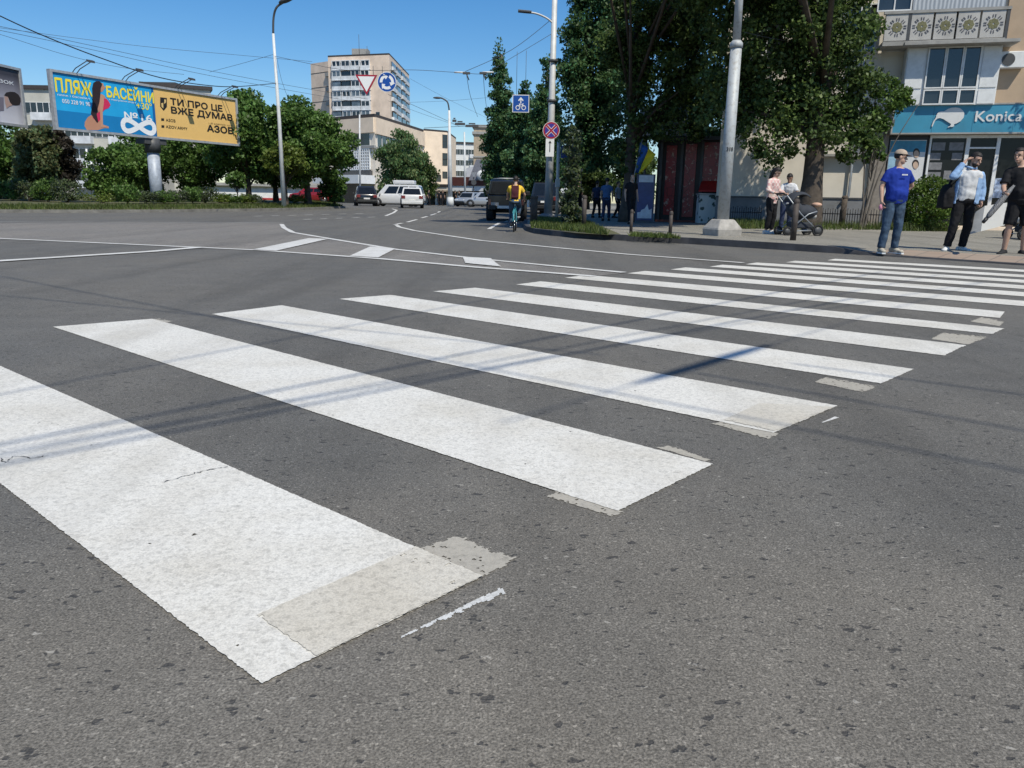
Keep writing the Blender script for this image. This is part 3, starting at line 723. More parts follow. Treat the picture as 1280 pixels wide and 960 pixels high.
big(1012, 26.5, [(975, 70, 56, 80), (1040, 60, 52, 80), (1000, -50, 70, 70), (1050, 100, 36, 66), (960, 160, 40, 44), (1010, 155, 50, 40), (1056, 20, 30, 50), (1074, 165, 22, 26), (965, 205, 20, 18), (930, 110, 22, 50), (1060, 170, 34, 34), (905, 60, 36, 60), (890, 130, 30, 36), (900, -30, 50, 60)], 'huge thick-trunked tree before the beige wall, beside the woman with the pram', 135000, .14, LF_DARK, 53, .37, 3.6, clumps=330, extra=[(-2.2, -4.4, 9.6, 1.8, 2.0, 1.2), (-4.4, -2.6, 9.8, 2.6, 2.6, 1.6), (-3.4, -5.6, 9.4, 2.3, 2.0, 1.2), (-5.5, -5.0, 9.6, 2.0, 2.0, 1.2)])  # extra: lobes added out of view to cast shade on the pavement
g = pav(1076, 287.5)
tree('young_tree', 'thin multi-stemmed young tree between the thick trunk and the man in blue', g, [(at(1085, 165, g.y).x - g.x, 0, 3.3, .6, .6, .7), (.4, 0, 4.2, .6, .6, .7), (.1, .2, 2.6, .5, .5, .4)], 2, .036, 6000, .11, LF_MID, 54, BARK2, None, .35, 20, stems=4, lean=(.35, 0))
g = pav(1155, 290)
shrub('round_bush', 'bright green leafy bush beside the man in the blue shirt', g, [(0, 0, .85, .85, .7, .8), (.25, -.2, .6, .75, .6, .55), (-.35, 0, .8, .45, .5, .6), (.1, 0, 1.3, .5, .5, .45)], 9000, .085, LF_BUSH, 61, cat='bush')
g = pav(711, 284)
tree('climbing_plant', 'narrow column of ivy on a post beside the grey lamp pole', g, [(0, 0, 1.0, .3, .3, 1.0), (0, 0, 2.2, .26, .26, .8), (.05, 0, .4, .36, .36, .4)], .4, .05, 3500, .11, LF_SHR, 62, cat='plant')
def grass(name, quads, n, hgt, m, seed):
    rng = np.random.default_rng(seed); vs = []; fs = []
    for k in range(n):
        q = quads[k % len(quads)]; a, c = rng.random(2)
        p = q[0].lerp(q[1], a).lerp(q[3].lerp(q[2], a), c)
        an = rng.random() * 6.28; h = hgt * rng.uniform(.4, 1.3); w = .012 + .01 * rng.random(); ln = rng.normal(size=2) * h * .35
        i = len(vs); vs += [(p.x - w * math.cos(an), p.y - w * math.sin(an), p.z), (p.x + w * math.cos(an), p.y + w * math.sin(an), p.z), (p.x + ln[0], p.y + ln[1], p.z + h)]
        fs.append((i, i + 1, i + 2))
    b = MB(); b.add(vs, fs); o = b.build(name, m, recalc=False); o['kind'] = 'stuff'; o['label'] = name.replace('_', ' ') + ' growing along the paving'; return o
LF_GR = leafmat('grass_blade', (0.047, .06, 0.016), (0.101, 0.155, 0.030), (.15, .16, .05))
P = lambda x, y: gp(x, y, .13)
sheet('verge_soil', [P(664, 284), P(690, 288), P(720, 291.3), P(758, 293.6), P(776, 293), P(755, 284), P(735, 278), P(700, 270), P(674, 268), P(664, 277)], .134, M_TURF)
grass('verge_grass', [(P(664, 285), P(760, 294), P(735, 279), P(664, 273))], 8000, .15, LF_GR, 5)
grass('verge_grass', [(P(785, 295.4), P(850, 298.5), P(838, 296), P(790, 293.5))], 700, .10, LF_GR, 8)
grass('fence_grass', [(P(1000, 288), P(1120, 289), P(1118, 281), P(1000, 279)), (P(905, 287), P(985, 287), P(985, 281), P(905, 281)), (P(1118, 290), P(1195, 291), P(1190, 286), P(1118, 285))], 9000, .26, LF_GR, 6)
vq = []
for i in range(0, 7):
    a, c = ib[i], ib[i + 1]; t = (Vector(c.xy) - Vector(a.xy)).normalized(); nn = Vector((-t.y, t.x))
    vq.append([Vector((q.x, q.y, gz(q.y) + h)) for q, h in ((Vector(a.xy) + nn * .2, .13), (Vector(c.xy) + nn * .2, .13), (Vector(c.xy) + nn * 2.4, .28), (Vector(a.xy) + nn * 2.4, .28))])
grass('island_grass', vq, 14000, .17, LF_GR, 7)

tree('street_tree', 'light-leaved street tree just beyond the right frame edge, dappling the shop sign', Vector((20.6, 25.2, .12)), [(-1.2, .6, 6.6, 1.5, 1.5, 1.2), (.6, 0, 7.6, 2.0, 2.0, 1.6), (.2, .5, 5.6, 1.3, 1.3, .9)], 3.2, .16, 4500, .17, LF_MID, 71)
# ------------------------------------------------------------------ buildings
GLASS = mat('window_glass', (.02, .026, .032), .08, var=.4, scale=.8, spec=.8)
GLASS_L = mat('window_glass_pale', (.10, .13, .16), .1, var=.5, scale=.6, spec=.8)
WHITE = mat('white_plastic', (.72, .73, .73), .5, var=.06, dirt=.2)
CONC = mat('concrete', (.33, .325, .31), .85, var=.15, scale=4, bmp=.2, dirt=.35)
BEIGE = mat('beige_stone', (.84, .68, .52), .85, var=.1, scale=.7, dirt=.15)
BEIGE2 = mat('beige_stone_pale', (.84, .74, .61), .85, var=.08, scale=.7, dirt=.15)
PANEL = mat('concrete_panel', (.76, .61, .49), .9, var=.14, scale=.4, dirt=.3)
LOGGIA = mat('white_loggia', (.66, .68, .70), .6, var=.2, scale=.9, dirt=.25)
DARKR = mat('dark_roof', (.05, .045, .045), .8)
STUCCO = mat('pale_stucco', (.66, .61, .53), .9, var=.08, scale=1.2, bmp=.25, bscale=80, dirt=.3)
TAN = mat('tan_wall', (.44, .335, .24), .9, var=.12, scale=1.0, bmp=.2, dirt=.2)
PLINTH = mat('grey_plinth', (.20, .205, .215), .9, var=.2, scale=2, bmp=.3)
BLACK = mat('black_metal', (.02, .02, .022), .45)
DGREY = mat('dark_grey_metal', (.07, .072, .075), .5)
GALV = mat('galvanised_steel', (.34, .36, .38), .45, .5, var=.15, scale=3, dirt=.25)
REDBR = mat('red_brown_fascia', (.10, .035, .03), .6)

def block(b, pl, x0, x1, z0, z1, depth, mi=0): return pl.slab(b, x0, z0, x1, z1, 0, -depth, mi)
def window_on(pl, x, z, w, h, parent, frame=WHITE, d=.0, glass=GLASS, name='window', mull=0, proto={}):
    b = MB(); t = .042 if h < 2.5 else .12
    for (a, c, e, f) in ((x, z, x + w, z + t), (x, z + h - t, x + w, z + h), (x, z + t, x + t, z + h - t), (x + w - t, z + t, x + w, z + h - t)): pl.slab(b, a, c, e, f, d + .005, d + .07)
    for k in range(mull): q = x + w * (k + 1) / (mull + 1); pl.slab(b, q - t / 2, z + t, q + t / 2, z + h - t, d + .005, d + .06)
    o = b.build(name, frame, parent)
    g = MB(); pl.slab(g, x + t, z + t, x + w - t, z + h - t, d + .004, d + .02); g.build('pane', glass, o)
    return o

# --- tall block of flats
def tall_block():
    A = at(410, 80, 256); Bc = at(486.5, 68, 250); Cc = at(511, 76, 290); E0 = at(388, 78, 268); E1 = at(412, 78, 262)
    t = thing('apartment_tower', 'tall concrete apartment tower with white loggias rising over the trees', 'building', (A.x, A.y, gz(250)))
    f = Plane(A, Bc); r = Plane(Bc, Cc); l = Plane(E0, E1)
    ztop = f.px(450, 70)[1]; zl = l.px(400, 78)[1]
    b = MB(); w0 = f.px(410, 100)[0]; w1 = f.px(486.5, 100)[0]
    pts = [f.p(0, 0), f.p(f.w, 0), r.p(r.w, 0), r.p(r.w, 0) + Vector((-12, 14, 0)), f.p(0, 0) + Vector((4, 22, 0))]
    b.prism(pts, (0, 0, ztop)); b.build('wall', PANEL, t)
    b = MB(); b.prism([l.p(0, 0), l.p(l.w, 0), l.p(l.w, 0) + Vector((2, 14, 0)), l.p(0, 0) + Vector((-1, 14, 0))], (0, 0, zl)); b.build('side_wing', PANEL, t)
    b = MB(); b.prism([p + Vector((0, 0, ztop)) for p in pts], (0, 0, .5)); b.build('parapet', DARKR, t)
    b = MB(); b.box(f.p(f.w * .4, ztop + 1.6, -6), (5, 4, 2.6)); b.build('roof_hut', CONC, t)
    b = MB()
    for x, h in ((.42, 7), (.55, 3.5), (.3, 2)): b.cyl(f.p(f.w * x, ztop, -4), f.p(f.w * x, ztop + h, -4), .07, n=5)
    b.build('aerial', DGREY, t)
    fl = 2.95
    xs0 = f.px(417, 120)[0]; xs1 = f.px(464, 120)[0]; bw = (xs1 - xs0) / 4
    k = 0; z = ztop - fl - 1.0; row = 0; rnd = random.Random(3)
    while row < 9:
        for j in range(4):
            x = xs0 + j * bw; d1 = .9 if j < 3 or row % 3 else .5
            b = MB(); f.slab(b, x, z, x + bw - .12, z + 1.15, .02, d1); f.slab(b, x, z - .12, x + bw, z, .02, d1 + .15)
            o = b.build('balcony', LOGGIA, t)
            b = MB(); f.slab(b, x + .15, z + 1.15, x + bw - .3, z + fl - .35, .02, d1 - .12 - (.3 if rnd.random() < .3 else 0)); b.build('pane', GLASS_L if rnd.random() < .5 else GLASS, o)
            if rnd.random() < .75:
                b = MB()
                for q in (0.02, .5, .98): f.slab(b, x + .1 + (bw - .4) * q, z + 1.15, x + .28 + (bw - .4) * q, z + fl - .3, .02, d1 - .02)
                f.slab(b, x + .1, z + fl - .42, x + bw - .2, z + fl - .2, .02, d1); b.build('balcony_frame', LOGGIA, o)
        z -= fl; row += 1
    for row in range(9):
        z = ztop - fl - .2 - row * fl
        b = MB(); x = f.px(469, 100)[0]
        if row > 4: f.slab(b, x, z, x + 1.3, z + 1.5, .01, .06); b.build('window', GLASS, t)
        for j in range(4):
            x = r.w * (.06 + j * .235); w = r.w * .2
            b = MB(); r.slab(b, x, z - .9, x + w, z + .25, .02, .8 if j % 2 == 0 else .5); o = b.build('balcony', LOGGIA, t)
            b = MB(); r.slab(b, x + .2, z + .25, x + w - .2, z + 1.7, .02, .4); b.build('pane', GLASS if (row + j) % 3 else GLASS_L, o)
    for row in range(6):
        z = zl - 3.2 - row * fl * 1.5
        b = MB(); l.slab(b, 0, z, l.w, z + .16, .005, .05); b.build('panel_joint', DARKR, t)
        b = MB(); l.slab(b, l.w * .82, z - 1.4, l.w * .99, z - .3, .01, .7); b.build('balcony', CONC, t)
tall_block()
# --- beige public building with the gridded screen
def beige_hall():
    A = at(396, 150, 118); Bc = at(468, 147, 110); Cc = at(529.5, 163, 133); D = at(559, 166, 136); Ee = at(570, 170, 150)
    t = thing('public_building', 'long beige stone hall with a ribbon of windows and a gridded white screen', 'building', (Bc.x, Bc.y, gz(110)))
    f = Plane(A, Bc); r = Plane(Bc, Cc); x = Plane(Cc, D); y = Plane(D, Ee)
    zt = f.px(466, 146.5)[1]; zx = x.px(545, 164.5)[1]
    b = MB(); pts = [f.p(-8, 0), f.p(f.w, 0), r.p(r.w, 0), r.p(r.w, 0) + Vector((-4, 12, 0)), f.p(-8, 0) + Vector((8, 24, 0))]
    b.prism(pts, (0, 0, zt)); b.build('wall', BEIGE2, t)
    b = MB(); b.prism([p + Vector((0, 0, zt)) for p in pts], (0, 0, .45)); b.build('parapet', DARKR, t)
    b = MB(); pts = [x.p(0, 0), x.p(x.w, 0), y.p(y.w, 0), y.p(y.w, 0) + Vector((-6, 8, 0)), x.p(0, 0) + Vector((0, 14, 0))]
    b.prism(pts, (0, 0, zx)); b.build('side_wing', BEIGE, t)
    b = MB(); b.prism([p + Vector((0, 0, zx)) for p in pts], (0, 0, .3)); b.build('wing_parapet', DARKR, t)
    # upper storey cladding, set proud of the wall
    z1 = f.px(460, 166)[1]; b = MB(); f.slab(b, -8, z1, f.w, zt - .02, .01, .25); b.build('cladding', BEIGE, t)
    b = MB(); r.slab(b, .002, r.px(480, 170)[1], r.w, zt - .02, .01, .25); b.build('cladding', BEIGE, t)
    zb = f.px(460, 182)[1]
    for k in range(8):
        w = 2.15; xx = f.px(463, 175)[0] - (k + 1) * w
        window_on(f, xx + .05, zb, w - .1, z1 - zb - .02, t, WHITE, 0, GLASS)
    x0 = r.px(471, 175)[0]; n = 11; w = (r.w - x0 - .6) / n; zr0 = r.px(472, 184)[1]; zr1 = r.px(472, 167.5)[1]
    for k in range(n): window_on(r, x0 + k * w + .04, zr0, w - .08, zr1 - zr0, t, WHITE, 0, GLASS if k < 6 else GLASS_L)
    b = MB(); f.slab(b, -8, zb - .35, f.w + .2, zb - .02, .01, .35); b.build('ledge', CONC, t)
    b = MB(); r.slab(b, .004, zr0 - .35, r.w, zr0 - .02, .01, .35); b.build('ledge', CONC, t)
    # gridded screen
    gx0 = f.px(424, 200)[0]; gx1 = f.px(463.5, 200)[0]; gz0 = f.px(460, 212)[1]; gz1 = f.px(460, 186)[1]
    b = MB(); f.slab(b, gx0, gz0, gx1, gz1, .005, .03); sc = b.build('screen_glass', GLASS, t)
    b = MB(); m = 15
    for k in range(m + 1):
        q = gx0 + (gx1 - gx0) * k / m; f.slab(b, q - .085, gz0, q + .085, gz1, .04, .32)
    for k in range(8):
        q = gz0 + (gz1 - gz0) * k / 7; f.slab(b, gx0, q - .08, gx1, q + .08, .06, .30)
    b.build('screen_grid', WHITE, t)
    b = MB(); f.slab(b, gx0 - .4, gz0 - .8, gx1 + .3, gz0 - .15, .01, .5); b.build('screen_base', DGREY, t)
    # white entrance canopy and dark doors under it
    c0 = f.px(412, 224)[0]; zc0 = f.px(460, 230)[1]; zc1 = f.px(460, 219.5)[1]
    b = MB(); f.slab(b, c0, zc0, f.w - .1, zc1, .01, 3.0); b.build('canopy', WHITE, t)
    b = MB(); f.slab(b, c0, .3, f.w - .4, zc0 - .05, .01, .05); b.build('entrance', GLASS, t)
    # small windows of the wing
    for (px_, py) in ((556, 173), (556, 181), (556, 196), (556, 203), (556, 219), (548, 223)):
        q = x.px(px_, py); window_on(x, q[0] - .5, q[1] - .5, 1.0, 1.1, t, DGREY, 0, GLASS)
beige_hall()
# --- low white building with the shop arcade
def arcade():
    A = at(517, 240, 100); Bc = at(614, 240, 96); Cc = at(690, 240, 92)
    t = thing('shop_arcade', 'low white building with a dark red roof edge and glazed kiosks beneath', 'building', (Bc.x, Bc.y, gz(95)))
    f = Plane(A, Cc)
    z1 = f.px(600, 232.5)[1]; z2 = f.px(600, 239)[1]; z0 = gz(95)
    b = MB(); w = [f.px(568, 209)[0], f.px(606, 203.5)[0], f.px(690, 200)[0]]
    zz = [f.px(568, 210, -3)[1], f.px(606, 203, -3)[1], f.px(690, 196, -3)[1]]
    pts = [f.p(w[0], 0, -3), f.p(w[2], 0, -3), f.p(w[2], zz[2], -3), f.p(w[1], zz[1], -3), f.p(w[0], zz[0], -3)]
    b.prism(pts, -f.n * 9); b.build('wall', STUCCO if False else WHITE, t)
    xa = f.px(517, 240)[0]; xb = f.px(690, 240)[0]; xm = f.px(566, 240)[0]
    b = MB(); f.slab(b, xm + .1, z1, xb, z1 + 1.0, -3, 1.4); b.build('roof_edge', REDBR, t)
    b = MB(); f.slab(b, xm + .05, z2, xb, z1 - .01, -3, 1.3); b.build('fascia', WHITE, t)
    b = MB(); f.slab(b, xa, z1 - .15, xm, z1 + .15, -3, 1.4); b.build('roof_edge', DARKR, t)
    b = MB(); f.slab(b, xa, z2 + .05, xm - .02, z1 - .17, -3, 1.3); b.build('fascia', BEIGE2, t)
    b = MB(); f.slab(b, xa, z0 - .3, xb, z2 - .02, -8, -2.2); b.build('back_wall', DGREY, t)
    nn = 12
    for k in range(nn):
        x = xa + (xb - xa) * k / nn; ww = (xb - xa) / nn
        b = MB(); f.slab(b, x, z0 - .2, x + .22, z2 - .02, -2.19, 0); b.build('pier', WHITE if k % 3 else BEIGE2, t)
        window_on(f, x + .3, z0 + .45, ww - .5, z2 - z0 - .6, t, WHITE if k % 2 else DGREY, -2.18, GLASS if k % 3 else GLASS_L)
    b = MB(); q = f.px(604, 222)[0]; zq = f.px(604, 226)[1]
    b.prism([f.p(q - 1.1, zq, 1.5), f.p(q + 1.2, zq, 1.5), f.p(q + 1.2, zq + 2.4, 1.5), f.p(q - .1, zq + 2.4, 1.5)], f.n * .15); b.build('roof_sign', mat('grey_sign', (.25, .25, .28), .6), t)
    b = MB(); c = f.p(q + .7, zq + .55, 1.7); b.lathe([(0, -.06), (.62, -.06), (.62, .06), (0, .06)], c, 'Y', 16); b.build('round_sign', WHITE, t)
arcade()
def flats(name, label, A, B, ztop, depth, wallm, rows, cols, wz, wh, ww, edge=.06, roof=DARKR, balc=()):
    t = thing(name, label, 'building', (A.x, A.y, gz(A.y))); f = Plane(A, B)
    b = MB(); f.slab(b, 0, 0, f.w, ztop, 0, -depth); b.build('wall', wallm, t)
    b = MB(); f.slab(b, -.3, ztop, f.w + .3, ztop + .5, .3, -depth - .3); b.build('roof', roof, t)
    for r_ in range(rows):
        for c in range(cols):
            x = f.w * (edge + (1 - 2 * edge) * (c + .5) / cols); z = ztop - wz - r_ * 3.0
            if (c in balc):
                b = MB(); f.slab(b, x - ww * .8, z - .9, x + ww * .8, z + .1, .01, 1.0); b.build('balcony', LOGGIA, t)
            window_on(f, x - ww / 2, z, ww, wh, t, WHITE, 0, GLASS, mull=1)
    return t, f
GREYP = mat('grey_panel', (.50, .49, .44), .9, var=.1, scale=.5, dirt=.25)
t, f = flats('apartment_block', 'pale grey apartment block seen between and under the two billboards', at(18, 110, 112), at(180, 120, 112), at(48, 111.5, 112).z, 12, GREYP, 4, 9, 3.2, 1.5, 1.7, balc=(1, 4, 7))
t, f = flats('apartment_block', 'pale grey apartment block peeking over the top of the yellow poster', at(176, 100, 118), at(262, 100, 122), at(225, 110, 120).z, 12, GREYP, 2, 5, 3.6, 1.5, 1.8)
b = MB(); z = at(225, 110, 120).z; b.box((at(205, 100, 124).x, 124, z + .8), (5, 4, .5)); b.build('roof_hut', DGREY, t)
flats('apartment_block', 'small white apartment block far down the street between the beige wing and the brick tower', at(566, 180, 230), at(598, 180, 232), at(580, 179.5, 230).z, 12, mat('white_panel', (.68, .68, .66), .9), 4, 4, 3.0, 1.5, 1.8, balc=(3,))
BRICK = mat('pale_brick', (.42, .34, .25), .9, var=.15, scale=2)
t = thing('brick_tower', 'square pale brick tower half hidden by the poplars', 'tower', onground(602, 250, 160)); f = Plane(at(592, 200, 160), at(614, 200, 160))
zt = f.px(600, 156)[1]; b = MB(); f.slab(b, 0, 0, f.w, zt, 0, -5); b.build('wall', BRICK, t)
for k, h in ((0, 0), (1, 1.3)):
    b = MB(); f.slab(b, -.3, zt - h - .5, f.w + .3, zt - h, .3, -5.3); b.build('cornice', CONC, t)
b = MB(); f.slab(b, -.15, f.px(600, 197)[1], f.w + .15, f.px(600, 195)[1], .15, -5.2); b.build('cornice', CONC, t)
# far pavement with kerb
# white pavilion behind the island trees
t = thing('pavilion', 'long white flat-roofed pavilion glimpsed under the island trees', 'building', onground(330, 250, 72)); f = Plane(at(252, 240, 71), at(408, 240, 76))
z0 = f.px(330, 254)[1]; z1 = f.px(330, 233)[1]
b = MB(); f.slab(b, 0, z0, f.w, z1, 0, -3); b.build('wall', WHITE, t)
b = MB(); f.slab(b, -.3, z1, f.w + .3, z1 + .25, .4, -3.3); b.build('roof', CONC, t)
b = MB(); f.slab(b, f.px(328, 248)[0], z0, f.w - .3, f.px(365, 248)[1], .02, .08); b.build('red_band', mat('red_paint', (.42, .035, .04), .5), t)

# --- shop building on the right
def shop():
    A = at(1117, 150, 29.0); Bc = at(1250, 150, 28.1)
    e = (Bc - A); e.z = 0; e.normalize(); A0 = A - e * 5.95; B0 = A + e * 14
    f = Plane(A0, B0); xs = 5.95
    t = thing('corner_building', 'pale stucco apartment building with a corner shop under a blue sign', 'building', (A.x, A.y, .12))
    H = 15.5
    b = MB(); f.slab(b, 0, -.05, f.w, H, 0, -11); b.build('wall', STUCCO, t)
    xr = f.px(1252, 60)[0]
    b = MB(); f.slab(b, xr, f.px(1250, 131)[1], f.w, H - .02, .004, .09); b.build('tan_wall', TAN, t)
    zp = f.px(1050, 249)[1]
    b = MB(); f.slab(b, 0, .0, xs - .02, zp, .005, .10); b.build('plinth', PLINTH, t)
    b = MB(); f.slab(b, 0, zp, xs - .02, zp + .06, .005, .13); b.build('plinth_ledge', DGREY, t)
    # recessed panel with thin frame on the stucco, drain pipe
    b = MB(); x = f.px(1064, 210)[0]; b.tube([f.p(x, 8, .12), f.p(x, 1.25, .12), f.p(x - .25, 1.0, .16)], .05, 8); b.build('drain_pipe', GALV, t)
    b = MB(); f.slab(b, f.px(1020, 200)[0], f.px(1050, 196)[1], f.px(1086, 200)[0], f.px(1050, 193)[1], .01, .28); b.build('ledge', CONC, t)
    x0 = f.px(1090, 190)[0]; x1 = f.px(1108, 190)[0]
    b = MB(); f.slab(b, x0, .2, x1, f.px(1100, 168)[1], .01, .16); b.build('pilaster', mat('grey_brown_render', (.25, .22, .19), .9), t)
    b = MB(); f.slab(b, f.px(1086, 160)[0], f.px(1100, 160)[1], f.px(1117, 150)[0] - .03, f.px(1100, 151)[1], .01, .45); b.build('ledge', CONC, t)
    # blue sign
    BLUE = mat('sign_blue', (.055, .27, .41), .4, var=.14, scale=.8, dirt=.3)
    sx0 = f.px(1117, 150, .45)[0]; sz0 = f.px(1180, 165.7, .45)[1]; sz1 = f.px(1180, 131.5, .45)[1]; sx1 = sx0 + 8.6
    b = MB(); f.slab(b, sx0, sz0, sx1, sz1, .005, .45); sg = b.build('shop_sign', BLUE, t)
    b = MB()
    for (a, c, e_, g) in ((sx0, sz1, sx1, sz1 + .05), (sx0, sz0 - .05, sx1, sz0), (sx0 - .05, sz0 - .05, sx0, sz1 + .05)): f.slab(b, a, c, e_, g, .005, .47)
    b.build('sign_edge', CONC, sg)
    b = MB()
    for k in range(1, 7): f.slab(b, sx0 + k * 1.25, sz0, sx0 + k * 1.25 + .012, sz1, .45, .453)
    b.build('panel_seam', mat('seam_blue', (.03, .14, .24), .6), sg)
    SW = mat('sign_white', (.66, .67, .67), .5, var=.04)
    kp = [(540, 165), (552, 143), (575, 130), (606, 130), (640, 108), (672, 99), (705, 97), (740, 104), (765, 124), (776, 150), (770, 182), (745, 212), (712, 231), (688, 238),
          (691, 254), (672, 262), (659, 258), (636, 268), (641, 260), (658, 251), (664, 236), (632, 216), (600, 195), (572, 186), (550, 190), (531, 206), (516, 238), (506, 261), (500, 254), (514, 215), (536, 184)]
    b = MB(); f.pxpoly(b, [(1090 + x / 6.737, 120 + y / 6.737) for x, y in kp], .46, .03); b.build('bird_logo', SW, sg)
    pxletters(f, 'Konica', 1218.6, 151.8, 1279.0, 139.2, .475, SW, sg, .02)
    # glazed first floor balcony under its ledge
    D = .62
    X = lambda px_: f.px(px_, 95, D)[0]; Z = lambda py: f.px(1190, py, D)[1]
    bx0, bx1 = X(1131), X(1249); z0, z1 = Z(130.9), Z(57.5)
    b = MB(); f.slab(b, bx0, z0, bx1, z1, .005, D - .08); bal = b.build('glazed_balcony', WHITE, t)
    b = MB(); f.slab(b, bx0 - .2, z1, bx1 + .35, z1 + .1, .005, D + .45); b.build('balcony_ledge', CONC, bal)
    cols = [(1131, 1155), (1157, 1180), (1180, 1202), (1202, 1224), (1225, 1249)]
    for k, (a, c) in enumerate(cols):
        xa, xb = X(a), X(c)
        for (za, zb) in ((z0, Z(110.9)), (Z(110.5), z1)):
            if k in (1, 2, 3): window_on(f, xa, za + .01, xb - xa - .01, zb - za - .02, bal, WHITE, D - .079, GLASS)
            else:
                b = MB(); f.slab(b, xa + .03, za + .03, xb - .03, zb - .03, D - .079, D - .05); b.build('white_panel', WHITE, bal)
    # second floor balcony with flower ornaments
    D2 = .95; X2 = lambda px_: f.px(px_, 30, D2)[0]; Z2 = lambda py: f.px(1190, py, D2)[1]
    y0, y1 = Z2(48.5), Z2(14.5)
    b = MB(); f.slab(b, X2(1106), y0 - .16, X2(1259), y0 - .02, .1, D2 + .02); ub = b.build('ornate_balcony', CONC, t)
    GP = mat('balcony_panel', (.46, .45, .43), .8, var=.1, scale=3, bmp=.2, dirt=.3); OL = mat('ornament_olive', (.17, .165, .085), .7); DK = mat('ornament_dark', (.10, .10, .12), .7)
    for (a, c) in ((1107, 1137), (1138.5, 1167), (1168.5, 1195.5), (1197, 1225), (1226.5, 1257)):
        xa, xb = X2(a), X2(c); b = MB(); f.slab(b, xa, y0, xb - .03, y1, D2 - .07, D2); pn = b.build('balcony_panel', GP, ub)
        cx, cz = (xa + xb) / 2, (y0 + y1) / 2; b = MB()
        for k in range(8):
            an = k * math.pi / 4; u = Vector((math.cos(an), math.sin(an))); w_ = Vector((-u.y, u.x))
            r_k = .62
            b2 = [(cx + (u.x * r_ + w_.x * s_) * .62, cz + (u.y * r_ + w_.y * s_) * .62) for r_, s_ in ((.05, -.02), (.22, -.085), (.28, 0), (.22, .085), (.05, .02))]
            f.poly(b, b2, D2 + .001, .012)
        b.build('flower', OL, pn)
        b = MB()
        for k in range(8):
            an = k * math.pi / 4; u = Vector((math.cos(an), math.sin(an))); w_ = Vector((-u.y, u.x))
            for s_ in (-.05, .05):
                b2 = [(cx + (u.x * r_ + w_.x * (s_ + q)) * .72, cz + (u.y * r_ + w_.y * (s_ + q)) * .72) for r_, q in ((.28, -.02), (.40, -.02), (.40, .02), (.28, .02))]
                f.poly(b, b2, D2 + .001, .012)
        b.build('flower_rays', DK, pn)
    b = MB(); f.slab(b, X2(1104), y1 + .0, X2(1262), y1 + .09, D2 - .1, D2 + .03); b.build('balcony_rail', CONC, ub)
    b = MB()
    for px_ in (1137, 1259): f.slab(b, X2(px_) - .05, y0 - .1, X2(px_) + .05, y1 + .05, D2 - .09, D2 + .01)
    b.build('balcony_post', DGREY, ub)
    window_on(f, X2(1095), y1 + .12, X2(1138) - X2(1095), 1.5, ub, WHITE, D2 - .2, GLASS, mull=1)
    cm, nt, p_ = _nodes('curtain'); wv = N(nt, 'ShaderNodeTexWave'); wv.inputs['Scale'].default_value = 2.6; wv.inputs['Distortion'].default_value = 2; L(nt, coords(nt), wv.inputs['Vector'])
    L(nt, ramp(nt, wv.outputs[0], [(0, (.25, .28, .32)), (1, (.52, .55, .58))]), p_.inputs['Base Color'])
    b = MB(); f.slab(b, X2(1140), y1 + .12, X2(1256), y1 + 1.7, .3, D2 - .25); b.build('curtained_glazing', cm, ub)
    for z in (11.2, 13.9):
        b = MB(); f.slab(b, X2(1106), z - 1.0, X2(1259), z, .01, .9); o = b.build('upper_balcony', LOGGIA, t)
    for k in range(5):
        for z in (6.2, 9.2, 12.2): window_on(f, .8 + k * 1.55, z, 1.15, 1.6, t, WHITE, 0, GLASS, mull=1)
    # air conditioner
    q = f.px(1264, 75, .3); b = MB(); f.slab(b, q[0] - .42, q[1] - .26, q[0] + .42, q[1] + .26, .1, .42); ac = b.build('air_conditioner', WHITE, t, bevel=.02)
    b = MB(); c = f.p(q[0] - .12, q[1], .425); R = .2
    b.prism([c + f.ex * R * math.cos(a) + Vector((0, 0, R * math.sin(a))) for a in [i * math.pi / 8 for i in range(16)]], f.n * .012); b.build('fan_grille', DGREY, ac)
    # shop front
    zf = sz0 - .06; g0 = .15; xl = f.px(1108, 200)[0]
    b = MB(); f.slab(b, xl, g0, sx1 + .1, zf, .005, .04); b.build('shop_interior', mat('shop_dark', (.018, .018, .02), .4), t)
    PB = mat('poster_blue', (.06, .26, .40), .5); PW = mat('poster_white', (.66, .66, .66), .6, var=.05)
    X3 = lambda px_, d=.1: f.px(px_, 210, d)[0]; Z3 = lambda py, d=.1: f.px(1150, py, d)[1]
    b = MB(); f.slab(b, X3(1109), Z3(268), X3(1154), Z3(175), .045, .1); po = b.build('portrait_poster', PW, t)
    b = MB(); f.slab(b, X3(1109) + .01, Z3(190), X3(1154) - .01, Z3(176), .1, .106); b.build('poster_band', PB, po)
    b = MB(); f.slab(b, X3(1109) + .01, Z3(235), X3(1122), Z3(191), .1, .106); b.build('poster_band', mat('poster_sky', (.30, .48, .62), .5), po)
    SK = mat('print_skin', (.55, .40, .30), .6); HR = mat('print_hair', (.03, .025, .02), .6)
    for (cx, cy, w_) in ((1145.5, 192, 4.2), (1144.5, 206, 4.2)):
        el = lambda rx, ry, dx=0, dy=0: [(cx + dx + rx * math.cos(a), cy + dy + ry * math.sin(a)) for a in [i * math.pi / 10 for i in range(20)]]
        b = MB(); f.pxpoly(b, el(w_, 5.8, 0, -1), .107, .004); b.build('printed_hair', HR, po)
        b = MB(); f.pxpoly(b, el(w_ * .78, 4.6, 0, .6), .112, .004); b.build('printed_face', SK, po)
    for (a, c) in ((1157.5, 1160), (1157.5, 1203), (1203, 1208), (1241, 1245.5), (1320, 1325)):
        if c - a > 10: continue
        b = MB(); f.slab(b, X3(a), g0, X3(c), zf, .045, .14); b.build('shop_mullion', WHITE, t)
